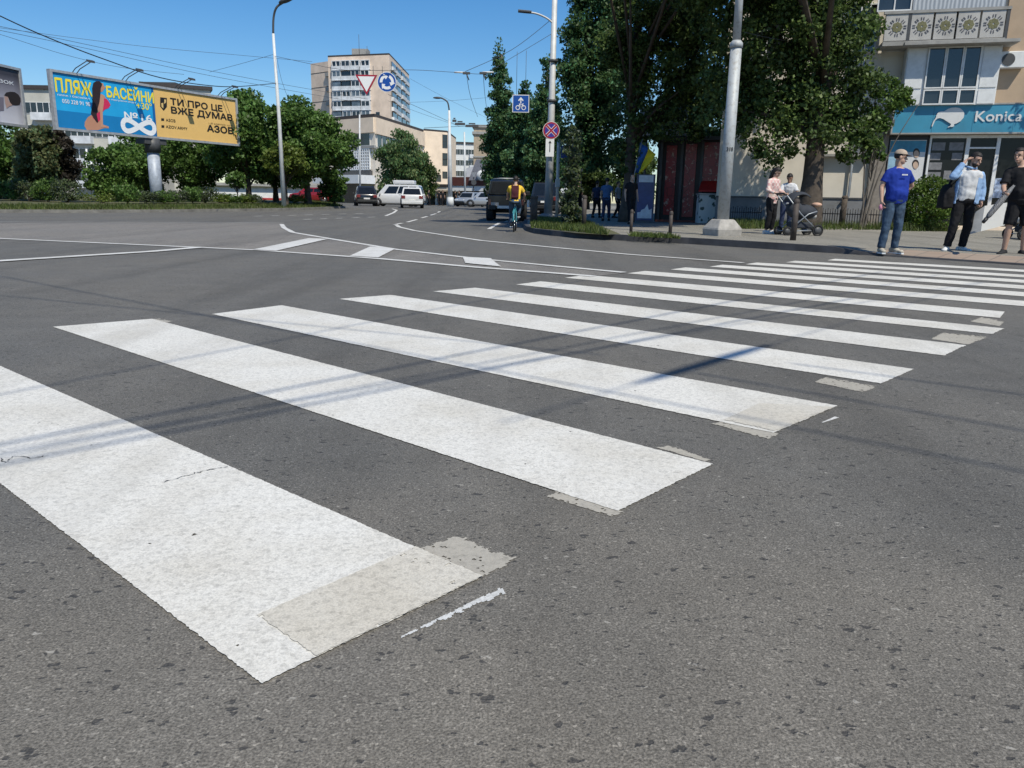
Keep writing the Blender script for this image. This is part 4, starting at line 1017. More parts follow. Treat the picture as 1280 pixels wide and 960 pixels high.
    b = MB(); f.slab(b, X3(1157.5), zf - .1, sx1, zf, .045, .13); b.build('shop_transom', WHITE, t)
    b = MB(); f.slab(b, X3(1208.2), Z3(186), X3(1240.8), Z3(184), .045, .13); b.build('shop_transom', WHITE, t)
    for (a, c) in ((1160.2, 1202.8), (1208.2, 1240.8), (1245.7, 1319.8), (1325.2, 1400)):
        b = MB(); f.slab(b, X3(a), g0 + .1, X3(c), zf - .11, .045, .06); b.build('shop_pane', mat('shop_glass', (.012, .014, .016), .12, spec=.22), t)
    GS = mat('notice_grey', (.20, .20, .21), .6, var=.25, scale=9)
    for (x0_, y0_, x1_, y1_) in ((1162, 178, 1178, 188), (1183, 178, 1201, 188), (1161, 191, 1174, 200), (1188, 191, 1201, 200), (1161, 203, 1177, 212), (1160, 215, 1177, 225), (1181, 213, 1190, 224)):
        b = MB(); f.slab(b, X3(x0_), Z3(y1_), X3(x1_), Z3(y0_), .061, .07); b.build('window_notice', GS, t)
    BS = mat('notice_stripe', (.35, .42, .55), .6, var=.6, scale=12)
    b = MB(); f.slab(b, X3(1156), Z3(238), X3(1180), Z3(226), .061, .08); b.build('window_notice', BS, t)
    b = MB(); f.slab(b, X3(1246.5), Z3(246), X3(1258), Z3(222), .061, .08); b.build('window_notice', BS, t)
    b = MB(); f.slab(b, X3(1176), 0, X3(1300), .28, .14, 1.3); b.build('door_step', BEIGE, t)
    return f, t
FAC, SHOP = shop()
# ------------------------------------------------------------------ billboards
ALU = mat('aluminium_frame', (.42, .44, .46), .45, .3, dirt=.2)
def ink(name, col, rough=.55, var=.04): return mat(name, col, rough, var=var, scale=2)
def billboard():
    A = at(69.5, 165, 40); Bc = at(299, 178, 50.5)
    f = Plane(A, Bc)
    foot = isl(196, 247, 45.5)
    t = thing('billboard', 'wide double billboard with blue beach poster and yellow poster on one steel column', 'billboard', (foot.x, foot.y, foot.z))
    z0 = f.px(64, 167)[1]; z1 = f.px(63, 90)[1]
    # a big horizontal board: its lower and upper edge are level
    zb = (f.px(64, 166.5)[1] + f.px(299, 179)[1]) / 2; zt = (f.px(63, 91)[1] + f.px(299, 120)[1]) / 2
    W = f.w; xm = f.px(194, 140)[0]
    b = MB(); f.slab(b, .05, zb + .05, W - .05, zt - .05, -.02, -.16); b.build('board_body', DGREY, t)
    b = MB()
    for (a, c, e, g) in ((0, zb, W, zb + .12), (0, zt - .12, W, zt), (0, zb + .12, .14, zt - .12), (W - .14, zb + .12, W, zt - .12)): f.slab(b, a, c, e, g, -.18, .07)
    b.build('frame', ALU, t)
    b1 = MB(); f.slab(b1, .15, zb + .13, xm - .01, zt - .13, -.019, .0)
    mb, nt, p = _nodes('poster_sea'); co = coords(nt); sp = N(nt, 'ShaderNodeSeparateXYZ'); L(nt, co, sp.inputs[0])
    c = mixc(nt, ramp(nt, tnoise(nt, co, .35, 3), [(.35, 0), (.65, 1)]), (.01, .30, .62), (.02, .42, .80)); L(nt, c, p.inputs['Base Color']); p.inputs['Roughness'].default_value = .5
    blue = b1.build('blue_poster', mb, t)
    b1 = MB(); f.slab(b1, xm + .01, zb + .13, W - .15, zt - .13, -.019, .0); yel = b1.build('yellow_poster', ink('poster_yellow', (.78, .50, .17), var=.03), t)
    b1 = MB(); f.slab(b1, .16, zb + .14, xm - .02, zb + .95, .001, .004); b1.build('printed_sea', ink('ink_deep_sea', (.008, .20, .48)), blue)
    b1 = MB(); f.slab(b1, xm - .16, zb + .14, xm - .02, zt - .14, .001, .006); b1.build('printed_edge', ink('ink_deep_blue', (.008, .12, .36)), blue)
    YL = ink('ink_yellow', (.85, .72, .05)); WH = ink('ink_white', (.80, .82, .84)); BK = ink('ink_black', (.02, .018, .016))
    pxletters(f, 'ПЛЯЖ', 70, 114.2, 113, 97.2, .012, YL, blue, .03)
    q0 = f.px(71, 115); q1 = f.px(113, 98)
    pxletters(f, 'БАСЕЙНИ', 134, 121.2, 190.3, 103.6, .012, YL, blue, .03)
    pxletters(f, '+30°', 171, 135.8, 189, 127.2, .012, YL, blue, .015)
    pxletters(f, '050 328 91 98', 78, 128.6, 112, 123.6, .012, WH, blue, .008)
    pxletters(f, 'пляж і басейни', 72, 119.4, 111, 116.6, .012, WH, blue)
    pxletters(f, 'з підігрівом води', 136, 125.4, 169, 122.8, .012, WH, blue)
    pxletters(f, '№16', 156, 148.6, 189, 139.6, .014, WH, blue, .02)
    # white looped ribbon
    cx, cz = f.px(173.5, 158.3); rw = (f.px(193, 157)[0] - f.px(154, 157)[0]) / 2; rh = .29; b = MB(); n = 48; vs = []; fs = []
    for i in range(n):
        a = 2 * math.pi * i / n; x = math.cos(a) * rw; z = math.sin(2 * a) * rh; dx = -math.sin(a) * rw; dz = 2 * math.cos(2 * a) * rh; l = math.hypot(dx, dz)
        for s in (-1, 1): vs.append(f.p(cx + x - dz / l * .13 * s, cz + z + dx / l * .13 * s, .013 + .002 * (i % 2)))
    fs = [(2 * i, 2 * i + 1, (2 * i + 3) % (2 * n), (2 * i + 2) % (2 * n)) for i in range(n)]
    b.add(vs, fs); b.build('printed_loop', WH, blue, recalc=False)
    # printed bather: plain flat shapes
    K = lambda L_: [(60 + x / 5.12, 85 + y / 5.12) for x, y in L_]
    shp = [('printed_skin', (.50, .25, .16), .008, [(340, 165), (362, 178), (372, 200), (362, 235), (345, 280), (343, 320), (352, 362), (388, 374), (390, 386), (360, 384), (320, 398), (248, 396), (234, 372), (236, 345), (255, 315), (285, 296), (305, 300), (315, 250), (320, 200)]),
           ('printed_skin', (.50, .25, .16), .008, [(325, 92), (352, 97), (357, 113), (370, 125), (356, 140), (345, 155), (335, 150)]),
           ('printed_swimsuit', (.60, .03, .10), .010, [(352, 196), (374, 196), (388, 212), (400, 236), (388, 256), (362, 266), (342, 292), (335, 330), (318, 350), (285, 318), (300, 300), (330, 280)]),
           ('printed_hair', (.03, .018, .018), .012, [(290, 95), (308, 84), (330, 85), (343, 96), (346, 108), (338, 128), (336, 160), (330, 215), (318, 260), (312, 300), (322, 345), (314, 352), (290, 318), (274, 292), (283, 240), (284, 180), (282, 130)]),
           ('printed_arm', (.55, .29, .19), .014, [(336, 170), (356, 172), (358, 215), (350, 280), (352, 362), (376, 372), (374, 380), (338, 378), (334, 300), (332, 220)])]
    for nm, col, d, L_ in shp:
        b = MB(); f.pxpoly(b, K(L_), d, .002); b.build(nm, ink('ink_' + nm + str(d), col), blue)
    pxletters(f, 'ТИ ПРО ЦЕ', 213.5, 132.2, 277, 122.4, .012, BK, yel, .035)
    pxletters(f, 'ВЖЕ ДУМАВ', 214.5, 143.0, 289.5, 133.2, .012, BK, yel, .035)
    pxletters(f, 'AЗОВ', 207.5, 151.6, 219, 148, .012, BK, yel, .01)
    pxletters(f, 'AZOV.ARMY', 207.5, 159.8, 234, 156.4, .012, BK, yel, .01)
    pxletters(f, '1-Й КОРПУС НГУ', 261, 155, 290, 152.6, .012, BK, yel, .0)
    pxletters(f, 'АЗОВ', 259.3, 164.2, 291, 155.9, .012, BK, yel, .04)
    b = MB(); f.pxpoly(b, [(200.2, 121.5), (208.6, 122.5), (208.6, 133.5), (204.6, 138.5), (200.2, 133)], .008, .003); em = b.build('printed_shield', BK, yel)
    b = MB(); f.pxpoly(b, [(201.5, 129), (204, 128.5), (204.2, 135.5), (202, 133.5)], .013, .002); f.pxpoly(b, [(205.4, 124), (207.6, 124.6), (207.4, 128), (205.3, 130)], .013, .002); b.build('printed_shield_mark', ink('poster_yellow2', (.7, .5, .2)), em)
    for (x, y) in ((203.5, 149.4), (203.8, 158)):
        b = MB(); f.pxpoly(b, [(x - 2, y - 1.6), (x + 1.6, y - 1.4), (x + 1.6, y + 1.6), (x - 2, y + 1.4)], .008, .003); b.build('printed_icon', BK, yel)
    # floodlights on arms over the top edge
    for px_, py in ((96, 98), (157, 105), (222, 112), (276, 118)):
        x = f.px(px_, py)[0]
        for o_ in (-.12, .12):
            pass
        b = MB(); b.tube([f.p(x - .12, zt - .1, -.3), f.p(x - .12, zt + .2, .15), f.p(x - .12, zt + .5, 1.15)], .022, 6); b.tube([f.p(x + .12, zt - .1, -.3), f.p(x + .12, zt + .2, .15), f.p(x + .12, zt + .5, 1.15)], .022, 6)
        ar = b.build('lamp_arm', DGREY, t)
        b = MB(); b.prism([f.p(x - .16, zt + .46, 1.12), f.p(x + .16, zt + .46, 1.12), f.p(x + .16, zt + .40, 1.32), f.p(x - .16, zt + .40, 1.32)], (0, 0, .10)); b.build('floodlight', DGREY, ar)
    # column
    xc = f.px(195, 180)[0]; c = f.p(xc, 0, -.3); zf = foot.z
    b = MB(); b.cyl((c.x, c.y, zf - .3), (c.x, c.y, zb - .75), .33, n=20); b.build('column', mat('column_paint', (.36, .40, .46), .5, .1, dirt=.25), t)
    b = MB(); b.cyl((c.x, c.y, zb - .74), (c.x, c.y, zb + .02), .42, n=20); f.slab(b, xc - .7, zb - .3, xc + .7, zb - .02, -.75, .0); b.build('column_head', DGREY, t)
billboard()
def billboard_left():
    A = at(-90, 150, 35); Bc = at(32.5, 150, 41)
    f = Plane(A, Bc); zb = f.px(33, 160)[1]; zt = f.px(30, 87)[1]; W = f.w; mid = f.p(W / 2, 0, -.3)
    t = thing('billboard', 'grey poster billboard cut by the left frame edge, showing a dark haired head', 'billboard', (mid.x, mid.y, gz(38) + .3))
    b = MB(); f.slab(b, .05, zb + .05, W - .05, zt - .05, -.02, -.5); b.build('board_body', DGREY, t)
    b = MB()
    for (a, c, e, g) in ((0, zb, W, zb + .12), (0, zt - .12, W, zt), (0, zb + .12, .14, zt - .12), (W - .14, zb + .12, W, zt - .12)): f.slab(b, a, c, e, g, -.18, .07)
    b.build('frame', ALU, t)
    m_, nt, p = _nodes('poster_grey'); co = coords(nt); sp = N(nt, 'ShaderNodeSeparateXYZ'); L(nt, co, sp.inputs[0])
    mr = N(nt, 'ShaderNodeMapRange'); mr.inputs['From Min'].default_value = zb - gz(38) - .3; mr.inputs['From Max'].default_value = zt - gz(38) - .3; L(nt, sp.outputs['Z'], mr.inputs['Value'])
    c = ramp(nt, mr.outputs[0], [(.15, (.62, .62, .68)), (.5, (.34, .33, .38)), (.85, (.05, .045, .055))])
    wv = N(nt, 'ShaderNodeTexWave'); wv.inputs['Scale'].default_value = 1.6; wv.bands_direction = 'X'; L(nt, co, wv.inputs['Vector'])
    c = mixc(nt, 1.0, c, ramp(nt, wv.outputs[0], [(0, .8), (.4, 1.05)]), 'MULTIPLY'); L(nt, c, p.inputs['Base Color']); p.inputs['Roughness'].default_value = .5
    b = MB(); f.slab(b, .15, zb + .13, W - .15, zt - .13, -.019, 0); po = b.build('grey_poster', m_, t)
    K = lambda L_: [(x / 9.6, 70 + y / 9.6) for x, y in L_]
    b = MB(); f.pxpoly(b, K([(50, 470), (75, 438), (120, 428), (175, 432), (220, 462), (245, 505), (248, 545), (235, 588), (190, 594), (150, 590), (125, 570), (100, 500)]), .004, .004); b.build('printed_hair', ink('ink_hair', (.03, .022, .02)), po)
    b = MB(); f.pxpoly(b, K([(52, 480), (95, 492), (105, 540), (150, 592), (110, 605), (80, 628), (62, 560)]), .009, .003); b.build('printed_face', ink('ink_face', (.48, .32, .27)), po)
    b = MB(); f.pxpoly(b, K([(-60, 490), (42, 496), (48, 655), (-60, 665)]), .006, .003); b.build('printed_block', ink('ink_violet_grey', (.20, .18, .22)), po)
    pxletters(f, 'ЗВ’ЯЗОК', -22, 98.6, 15.8, 94.2, .01, ink('ink_white', (.8, .82, .84)), po, .02)
    b = MB(); b.cyl((mid.x, mid.y, 0), (mid.x, mid.y, zb), .33, n=18); b.build('column', MATS['column_paint'], t)
billboard_left()

# ------------------------------------------------------------------ lamp posts and poles
POLE = mat('pole_paint', (.56, .57, .57), .55, .1, var=.12, scale=3, dirt=.25)
POLEW = mat('pole_light', (.62, .63, .62), .6, 0, var=.1, scale=3, dirt=.3)
def lean_pole(b, foot, topx, r0, r1, n=14): b.tube([foot, topx], [r0, r1], n)
# left street lamp
p0 = isl(355, 258, 49); p0.z = gz(49) + .3; top = at(341.5, 42, 49); hd = at(356, 2, 49)
t = thing('street_lamp', 'tall slim street lamp with a curved arm on the planted island', 'street lamp', p0)
b = MB(); b.tube([p0 - Vector((0, 0, .3)), at(349, 150, 49), top], [.15, .11, .075], 12); b.build('pole', POLEW, t)
b = MB(); b.tube(smooth_path([top, at(342, 22, 49), at(346, 9, 48.9), hd]), .065, 8); ar = b.build('arm', DGREY, t)
b = MB(); b.ell(at(358, 0, 48.8), (.5, .22, .14), 12, 8, Matrix.Rotation(rad(-20), 3, 'Y')); b.build('lamp_head', DGREY, t)
# two lamps with poles further back
p0 = onground(563, 250, 78); top = at(561.5, 138, 78)
t = thing('street_lamp', 'far grey street lamp with its arm bent to the left, before the beige wing', 'street lamp', p0)
b = MB(); b.tube([p0, top], [.24, .10], 12); b.cyl(p0, p0 + Vector((0, 0, .9)), .36, .30, 12); b.build('pole', POLEW, t)
b = MB(); b.tube(smooth_path([top, at(559.5, 128, 78), at(554, 123.5, 78), at(549, 122, 78)]), .07, 8); b.build('arm', DGREY, t)
b = MB(); b.ell(at(547, 122.3, 78), (.45, .2, .1)); b.build('lamp_head', DGREY, t)
def plain_pole(px_, ytop, Y, r, name, label, m=POLE, dz=.0):
    p = onground(px_[0], 250, Y, dz); b = MB(); b.tube([p, at(px_[1], ytop, Y)], [r, r * .7], 10); 
    t = thing(name, label, 'pole', p); b.build('pole', m, t); return t, p
plain_pole((450, 449.5), 143, 84, .11, 'utility_pole', 'thin grey pole standing before the gridded screen of the beige hall')
t, p = plain_pole((581.5, 580.5), 165, 86, .12, 'utility_pole', 'thin grey pole right of the far street lamp, in front of the white arcade')
for (x, Y, lab) in ((109, 62, 'left one'),):
    p = onground(x, 250, Y, .5); t = thing('park_pole', 'thin white pole rising behind the low green tree under the blue poster', 'pole', p)
    b = MB(); b.tube([p, at(108, 186, Y)], .07, 8); b.build('pole', WHITE, t)
GLOBE = mat('globe_white', (.8, .8, .78), .35, var=.02)
for (x, y, lab) in ((114.8, 205.5, 'left'), (127, 206, 'right')):
    p = onground(x, 250, 60, .5); t = thing('globe_lamp', lab + ' one of two white globe park lamps under the blue poster', 'park lamp', p, 0, 'globe lamps in the park')
    c = at(x, y, 60); b = MB(); b.tube([p, c], .035, 6); b.build('post', GALV, t)
    b = MB(); b.ell(c, (.20, .20, .16)); b.build('globe', GLOBE, t)

# signs
S_BLUE = mat('sign_face_blue', (.012, .075, .34), .35, var=.03); S_RED = mat('sign_face_red', (.36, .02, .04), .35, var=.03); S_WHITE = mat('sign_face_white', (.80, .80, .80), .35, var=.02)
S_BACK = mat('sign_back', (.30, .31, .33), .5, .4)
def frame_at(c, w=1.0, face=None):   # small upright plane facing the road
    d = face or Vector((0, -1, 0)); ex = Vector((-d.y, d.x, 0)); 
    return Plane((c.x, c.y), (c.x + ex.x * w, c.y + ex.y * w))
def disc_pts(r, n=28, a0=0): return [(r * math.cos(a0 + 2 * math.pi * i / n), r * math.sin(a0 + 2 * math.pi * i / n)) for i in range(n)]
def shape(pl, c, pts, d, th, m, parent, name): 
    b = MB(); pl.poly(b, [(x, z + c.z) for x, z in pts], d, th); return b.build(name, m, parent)
# give way
c = at(458, 102, 36); t = thing('give_way_sign', 'white triangular give way sign with red border hung over the road', 'traffic sign', c); pl = frame_at(c)
s = .92; tri = lambda k: [(-s / 2 * k, s * .29 * k), (s / 2 * k, s * .29 * k), (0, -s * .577 * k)]
pl.n = pl.n
shape(pl, c, tri(1.06), -.03, .03, S_BACK, t, 'plate'); shape(pl, c, tri(1.05), .001, .006, S_RED, t, 'red_border'); shape(pl, c, tri(.80), .008, .004, S_WHITE, t, 'white_face')
b = MB(); b.tube([c + Vector((-.3, .06, .25)), c + Vector((-.3, .06, .62))], .012, 5); b.tube([c + Vector((.3, .06, .25)), c + Vector((.3, .06, .66))], .012, 5); b.build('hanger', DGREY, t)
# roundabout
c = at(483.6, 102.5, 36); t = thing('roundabout_sign', 'round blue sign with three white circling arrows hung over the road', 'traffic sign', c); pl = frame_at(c); R = .42
shape(pl, c, disc_pts(R), -.03, .03, S_BACK, t, 'plate'); shape(pl, c, disc_pts(R), .001, .004, S_WHITE, t, 'white_rim'); fc = shape(pl, c, disc_pts(R * .94), .006, .004, S_BLUE, t, 'blue_face')
for k in range(3):
    a0 = rad(90 + 120 * k + 25); b = MB(); pts = []
    ro, ri = R * .74, R * .46
    for i in range(9): a = a0 + rad(70) * i / 8; pts.append((ro * math.cos(a), ro * math.sin(a)))
    for i in range(9): a = a0 + rad(70) * (8 - i) / 8; pts.append((ri * math.cos(a), ri * math.sin(a)))
    pl.poly(b, [(x, z + c.z) for x, z in pts], .011, .003)
    a = a0; tip = a0 - rad(38); pts = [((R * .9) * math.cos(a), R * .9 * math.sin(a)), (R * .28 * math.cos(a), R * .28 * math.sin(a)), (R * .56 * math.cos(tip), R * .56 * math.sin(tip))]
    pl.poly(b, [(x, z + c.z) for x, z in pts], .011, .003); b.build('arrow', S_WHITE, fc)
b = MB(); b.tube([c + Vector((-.2, .06, .25)), c + Vector((-.2, .06, .66))], .012, 5); b.tube([c + Vector((.2, .06, .25)), c + Vector((.2, .06, .7))], .012, 5); b.build('hanger', DGREY, t)
# tall grey lamp pole with signs
Y = 38.5; p0 = onground(685.5, 250, Y, .13)
t = thing('street_lamp', 'tall grey concrete lamp pole on the grass corner carrying a round no stopping sign', 'street lamp', p0)
b = MB(); b.tube([p0, at(689, 150, Y), at(694.5, -40, Y)], [.21, .16, .11], 16); b.build('pole', POLE, t)
b = MB(); b.lathe([(.0, -.1), (.52, -.1), (.5, .05), (.30, .16), (0, .16)], p0, n=18); b.build('base', CONC, t)
b = MB(); b.tube(smooth_path([at(692, 30, Y), at(684, 23, Y - .1), at(672, 17.5, Y - .2), at(662, 15.5, Y - .3)]), .045, 8); b.build('arm', POLE, t)
b = MB(); b.box(at(656, 14.5, Y - .3), (.62, .28, .09), 0, 0, Matrix.Rotation(rad(4), 3, 'Y')); b.build('lamp_head', DGREY, t, bevel=.02)
for y in (78, 128, 190):
    b = MB(); q = at(688.6 + (163 - y) * .033, y, Y); b.cyl(q, q + Vector((0, 0, .12)), .22, n=14); b.build('clamp', DGREY, t)
pc = at(689, 163, Y - .3)
t = thing('no_stopping_sign', 'round no stopping sign, blue with a red cross and border, on the grey lamp pole', 'traffic sign', pc); pl = frame_at(pc); R = .40
shape(pl, pc, disc_pts(R), -.03, .03, S_BACK, t, 'plate'); shape(pl, pc, disc_pts(R), .001, .004, S_WHITE, t, 'white_rim'); shape(pl, pc, disc_pts(R * .95), .006, .003, S_RED, t, 'red_border'); fc = shape(pl, pc, disc_pts(R * .76), .010, .003, mat('sign_violet', (.06, .04, .30), .4), t, 'blue_face')
for a in (45, 135):
    a = rad(a); u = Vector((math.cos(a), math.sin(a))); w = Vector((-u.y, u.x)); b = MB()
    for (hw, d, mm) in ((.062, .014, S_WHITE), (.04, .018, S_RED)):
        b = MB(); pl.poly(b, [(u.x * R * .78 * i + w.x * hw * j, u.y * R * .78 * i + w.y * hw * j + pc.z) for i, j in ((-1, -1), (1, -1), (1, 1), (-1, 1))], d + .001 * (a > 1), .002); b.build('cross_bar', mm, fc)
pc = at(687.3, 184.5, Y - .3)
t = thing('arrow_plate', 'small white plate with a black double arrow below the round no stopping sign', 'traffic sign', pc); pl = frame_at(pc)
shape(pl, pc, [(-.2, -.41), (.2, -.41), (.2, .41), (-.2, .41)], -.03, .03, S_WHITE, t, 'plate')
shape(pl, pc, [(-.02, -.2), (.02, -.2), (.02, .2), (.08, .2), (0, .32), (-.08, .2), (-.02, .2), (-.02, -.2 + .0)][:7] + [(-.02, .18)], .002, .004, BLACK, t, 'arrow')
# cycle lane sign
c = at(651, 129.5, 36); t = thing('cycle_lane_sign', 'square blue cycle lane sign, white arrow and bicycle, hanging by the lamp pole', 'traffic sign', c); pl = frame_at(c); q = .37
sq = lambda k: [(-q * k, -q * k), (q * k, -q * k), (q * k, q * k), (-q * k, q * k)]
shape(pl, c, sq(1), -.03, .03, S_BACK, t, 'plate'); shape(pl, c, sq(1), .001, .003, S_WHITE, t, 'white_border'); fc = shape(pl, c, sq(.92), .005, .003, S_BLUE, t, 'blue_face')
shape(pl, c, [(-.022, .0), (.022, .0), (.022, .16), (.09, .10), (.12, .14), (0, .27), (-.12, .14), (-.09, .10), (-.022, .16)], .010, .003, S_WHITE, fc, 'arrow')
b = MB()
for x in (-.13, .13):
    pts = disc_pts(.1, 20); ip = disc_pts(.07, 20)
    for i in range(20):
        j = (i + 1) % 20; b.add([pl.p(x + pts[i][0], c.z - .17 + pts[i][1], .011), pl.p(x + pts[j][0], c.z - .17 + pts[j][1], .011), pl.p(x + ip[j][0], c.z - .17 + ip[j][1], .011), pl.p(x + ip[i][0], c.z - .17 + ip[i][1], .011)], [(0, 1, 2, 3)])
for (x0, z0, x1, z1) in ((-.13, -.17, -.05, -.05), (-.05, -.05, .1, -.05), (.13, -.17, .08, -.02), (0, -.17, .1, -.05), (0, -.17, -.06, -.02), (-.09, -.02, -.03, -.02), (.06, -.02, .12, 0.0)):
    b.tube([pl.p(x0, c.z + z0, .012), pl.p(x1, c.z + z1, .012)], .012, 4)
b.build('bicycle_symbol', S_WHITE, fc)
b = MB(); b.tube([c + Vector((-.2, .05, .3)), c + Vector((-.2, .05, 2.15))], .01, 5); b.tube([c + Vector((.2, .05, .3)), c + Vector((.2, .05, 2.2))], .01, 5); b.build('hanger', DGREY, t)
# thin sign post behind with a blue street sign
p0 = onground(696.5, 250, 41, .13); t = thing('sign_post', 'thin white post with small blue sign and meter box behind the grey lamp pole', 'sign post', p0)
b = MB(); b.tube([p0, at(698.5, 175, 41)], .085, 10); b.build('post', POLEW, t)
c = at(708.5, 190, 40.8); pl = frame_at(c); shape(pl, c, [(-.3, -.3), (.3, -.3), (.3, .3), (-.3, .3)], -.02, .03, S_BLUE, t, 'blue_sign')
b = MB(); b.box(at(697, 229, 40.8), (.24, .2, .42)); b.build('meter_box', POLEW, t, bevel=.02)
# far inverted give way at the arcade
p0 = onground(591.5, 250, 84); t = thing('far_sign_post', 'far sign post with the grey back of a triangular sign, before the white arcade', 'sign post', p0)
b = MB(); b.tube([p0, at(592.3, 214, 84)], .06, 8); b.build('post', DGREY, t); c = at(592.3, 217.5, 83.8); pl = frame_at(c); s = .62
shape(pl, c, [(-s / 2, s * .3), (s / 2, s * .3), (0, -s * .58)], 0, .03, S_BACK, t, 'sign_back'); c = at(592.5, 228, 83.8); shape(pl, c, disc_pts(.28, 18), 0, .03, DGREY, t, 'round_back')

# ------------------------------------------------------------------ big grey pole on the right with its concrete foot
p0 = pav(902, 295); Y = p0.y
t = thing('utility_pole', 'thick grey steel pole in a concrete block on the pavement, number 318 on it', 'pole', p0)
pole_m, nt, pp = _nodes('worn_grey_pole'); co = coords(nt)
c = mixc(nt, ramp(nt, tnoise(nt, co, 9, 7, .7), [(.5, 0), (.66, .8)]), (.43, .45, .455), (.30, .285, .26)); c = mixc(nt, ramp(nt, tnoise(nt, co, 40, 4, .7), [(.62, 0), (.7, .7)]), c, (.12, .10, .08))
L(nt, c, pp.inputs['Base Color']); pp.inputs['Roughness'].default_value = .6; pp.inputs['Metallic'].default_value = .15
f0 = p0 + Vector((0, 0, .38)); q1 = at(920.2, 60, Y); q2 = at(929, -80, Y)
b = MB(); b.tube([f0, q1], [.142, .128], 20); b.build('lower_tube', pole_m, t)
b = MB(); b.tube([q1, q1 + (q2 - q1).normalized() * .1, q1 + (q2 - q1).normalized() * .16], [.148, .145, .10], 20); b.build('collar', pole_m, t)
b = MB(); b.tube([q1 + (q2 - q1).normalized() * .15, q2], [.092, .084], 18); b.build('upper_tube', pole_m, t)
b = MB(); vs = []
for (hw, z) in ((.33, -.02), (.345, .16), (.33, .2), (.20, .40)):
    vs += [Vector((sx * hw, sy * hw, z)) for sx, sy in ((-1, -1), (1, -1), (1, 1), (-1, 1))]
R3 = Matrix.Rotation(rad(20), 3, 'Z'); fs = [(0, 3, 2, 1), (12, 13, 14, 15)] + [(4 * k + j, 4 * k + (j + 1) % 4, 4 * k + 4 + (j + 1) % 4, 4 * k + 4 + j) for k in range(3) for j in range(4)]
b.add([R3 @ v + p0 for v in vs], fs); b.build('concrete_foot', mat('rough_concrete', (.36, .34, .31), .9, var=.2, scale=6, bmp=.5, dirt=.4), t, bevel=.03)
ax = (q1 - f0).normalized(); cc = at(911.2, 187, Y); vs, fs = text_mesh('318', .02)
xm_ = max(v.x for v in vs); b = MB(); rr = .137
pos = f0 + ax * ((cc.z - f0.z) / ax.z); rt = Vector((1, 0, 0)); out = Vector((0, -1, 0))
b.add([pos + ax * ((v.y - .35) * .13) + rt * (math.sin((v.x - xm_ / 2) * .115 / rr) * rr) + out * (math.cos((v.x - xm_ / 2) * .115 / rr) * rr + .004) for v in vs], fs)
b.build('number', BLACK, t, recalc=False)
# bollard and thin posts along the kerb
RUST = mat('dark_rusty_steel', (.055, .045, .04), .7, var=.4, scale=8)
def post(px_, ybot, ytop, r, label, name='bollard', m=RUST):
    p = pav(px_, ybot); tz = at(px_, ytop, p.y).z
    t = thing(name, label, 'bollard', p); b = MB(); b.cyl(p - Vector((0, 0, .05)), (p.x, p.y, tz), r, n=12); b.build('post', m, t)
    b = MB(); b.lathe([(r * 1.12, -.04), (r * 1.12, .0), (r * .7, .04), (0, .05)], (p.x, p.y, tz), n=12); b.build('cap', m, t)
post(991, 301, 251, .065, 'dark steel bollard in front of the pram, right of the thick grey pole')
post(729.5, 285, 246, .07, 'dark post at the right end of the verge grass, beside the ivy column', 'post')
post(788.5, 292, 264, .04, 'short thin dark post on the kerb below the flag', 'post')
post(837.5, 293.5, 266, .045, 'short thin dark post on the kerb below the red kiosk', 'post')
post(667, 280, 246, .12, 'stout dark stump of a post at the grass tip near the cyclist', 'post', BARK)
post(1052, 285, 246, .10, 'broken dark trunk stump standing in the fence, before the pale wall', 'stump', BARK)
# iron fence
def fence(a, c, n, h, label):
    A, B_ = pav(*a), pav(*c); t = thing('iron_fence', label, 'fence', A); b = MB()
    for k in range(n + 1):
        q = A.lerp(B_, k / n); b.cyl(q - Vector((0, 0, .1)), q + Vector((0, 0, h * (1 + .06 * (k % 2)))), .014, n=5)
    b.build('picket', BLACK, t)
    for z in (.18, .75):
        b = MB(); b.tube([A + Vector((0, 0, h * z)), B_ + Vector((0, 0, h * z))], .016, 5); b.build('rail', BLACK, t)
fence((1018, 283.5), (1100, 287), 26, .66, 'low black iron fence in the grass before the pale wall')
fence((912, 282.5), (950, 283), 14, .66, 'low black iron fence in the shade right of the thick grey pole')
p = pav(1083, 285); b = MB(); b.ell((p.x, p.y, p.z + .08), (.26, .2, .16), 10, 7); tag(b.build('stone', mat('pale_stone', (.5, .48, .44), .9, var=.3, scale=9, bmp=.6)), 'pale rough stone lying in the grass left of the man in blue', 'stone')
p = pav(1008, 283); b = MB(); b.tube([p, p + Vector((.05, 0, .75))], .025, 6); tag(b.build('stake', WHITE), 'thin pale stake in the ground beside the thick trunk', 'stake')

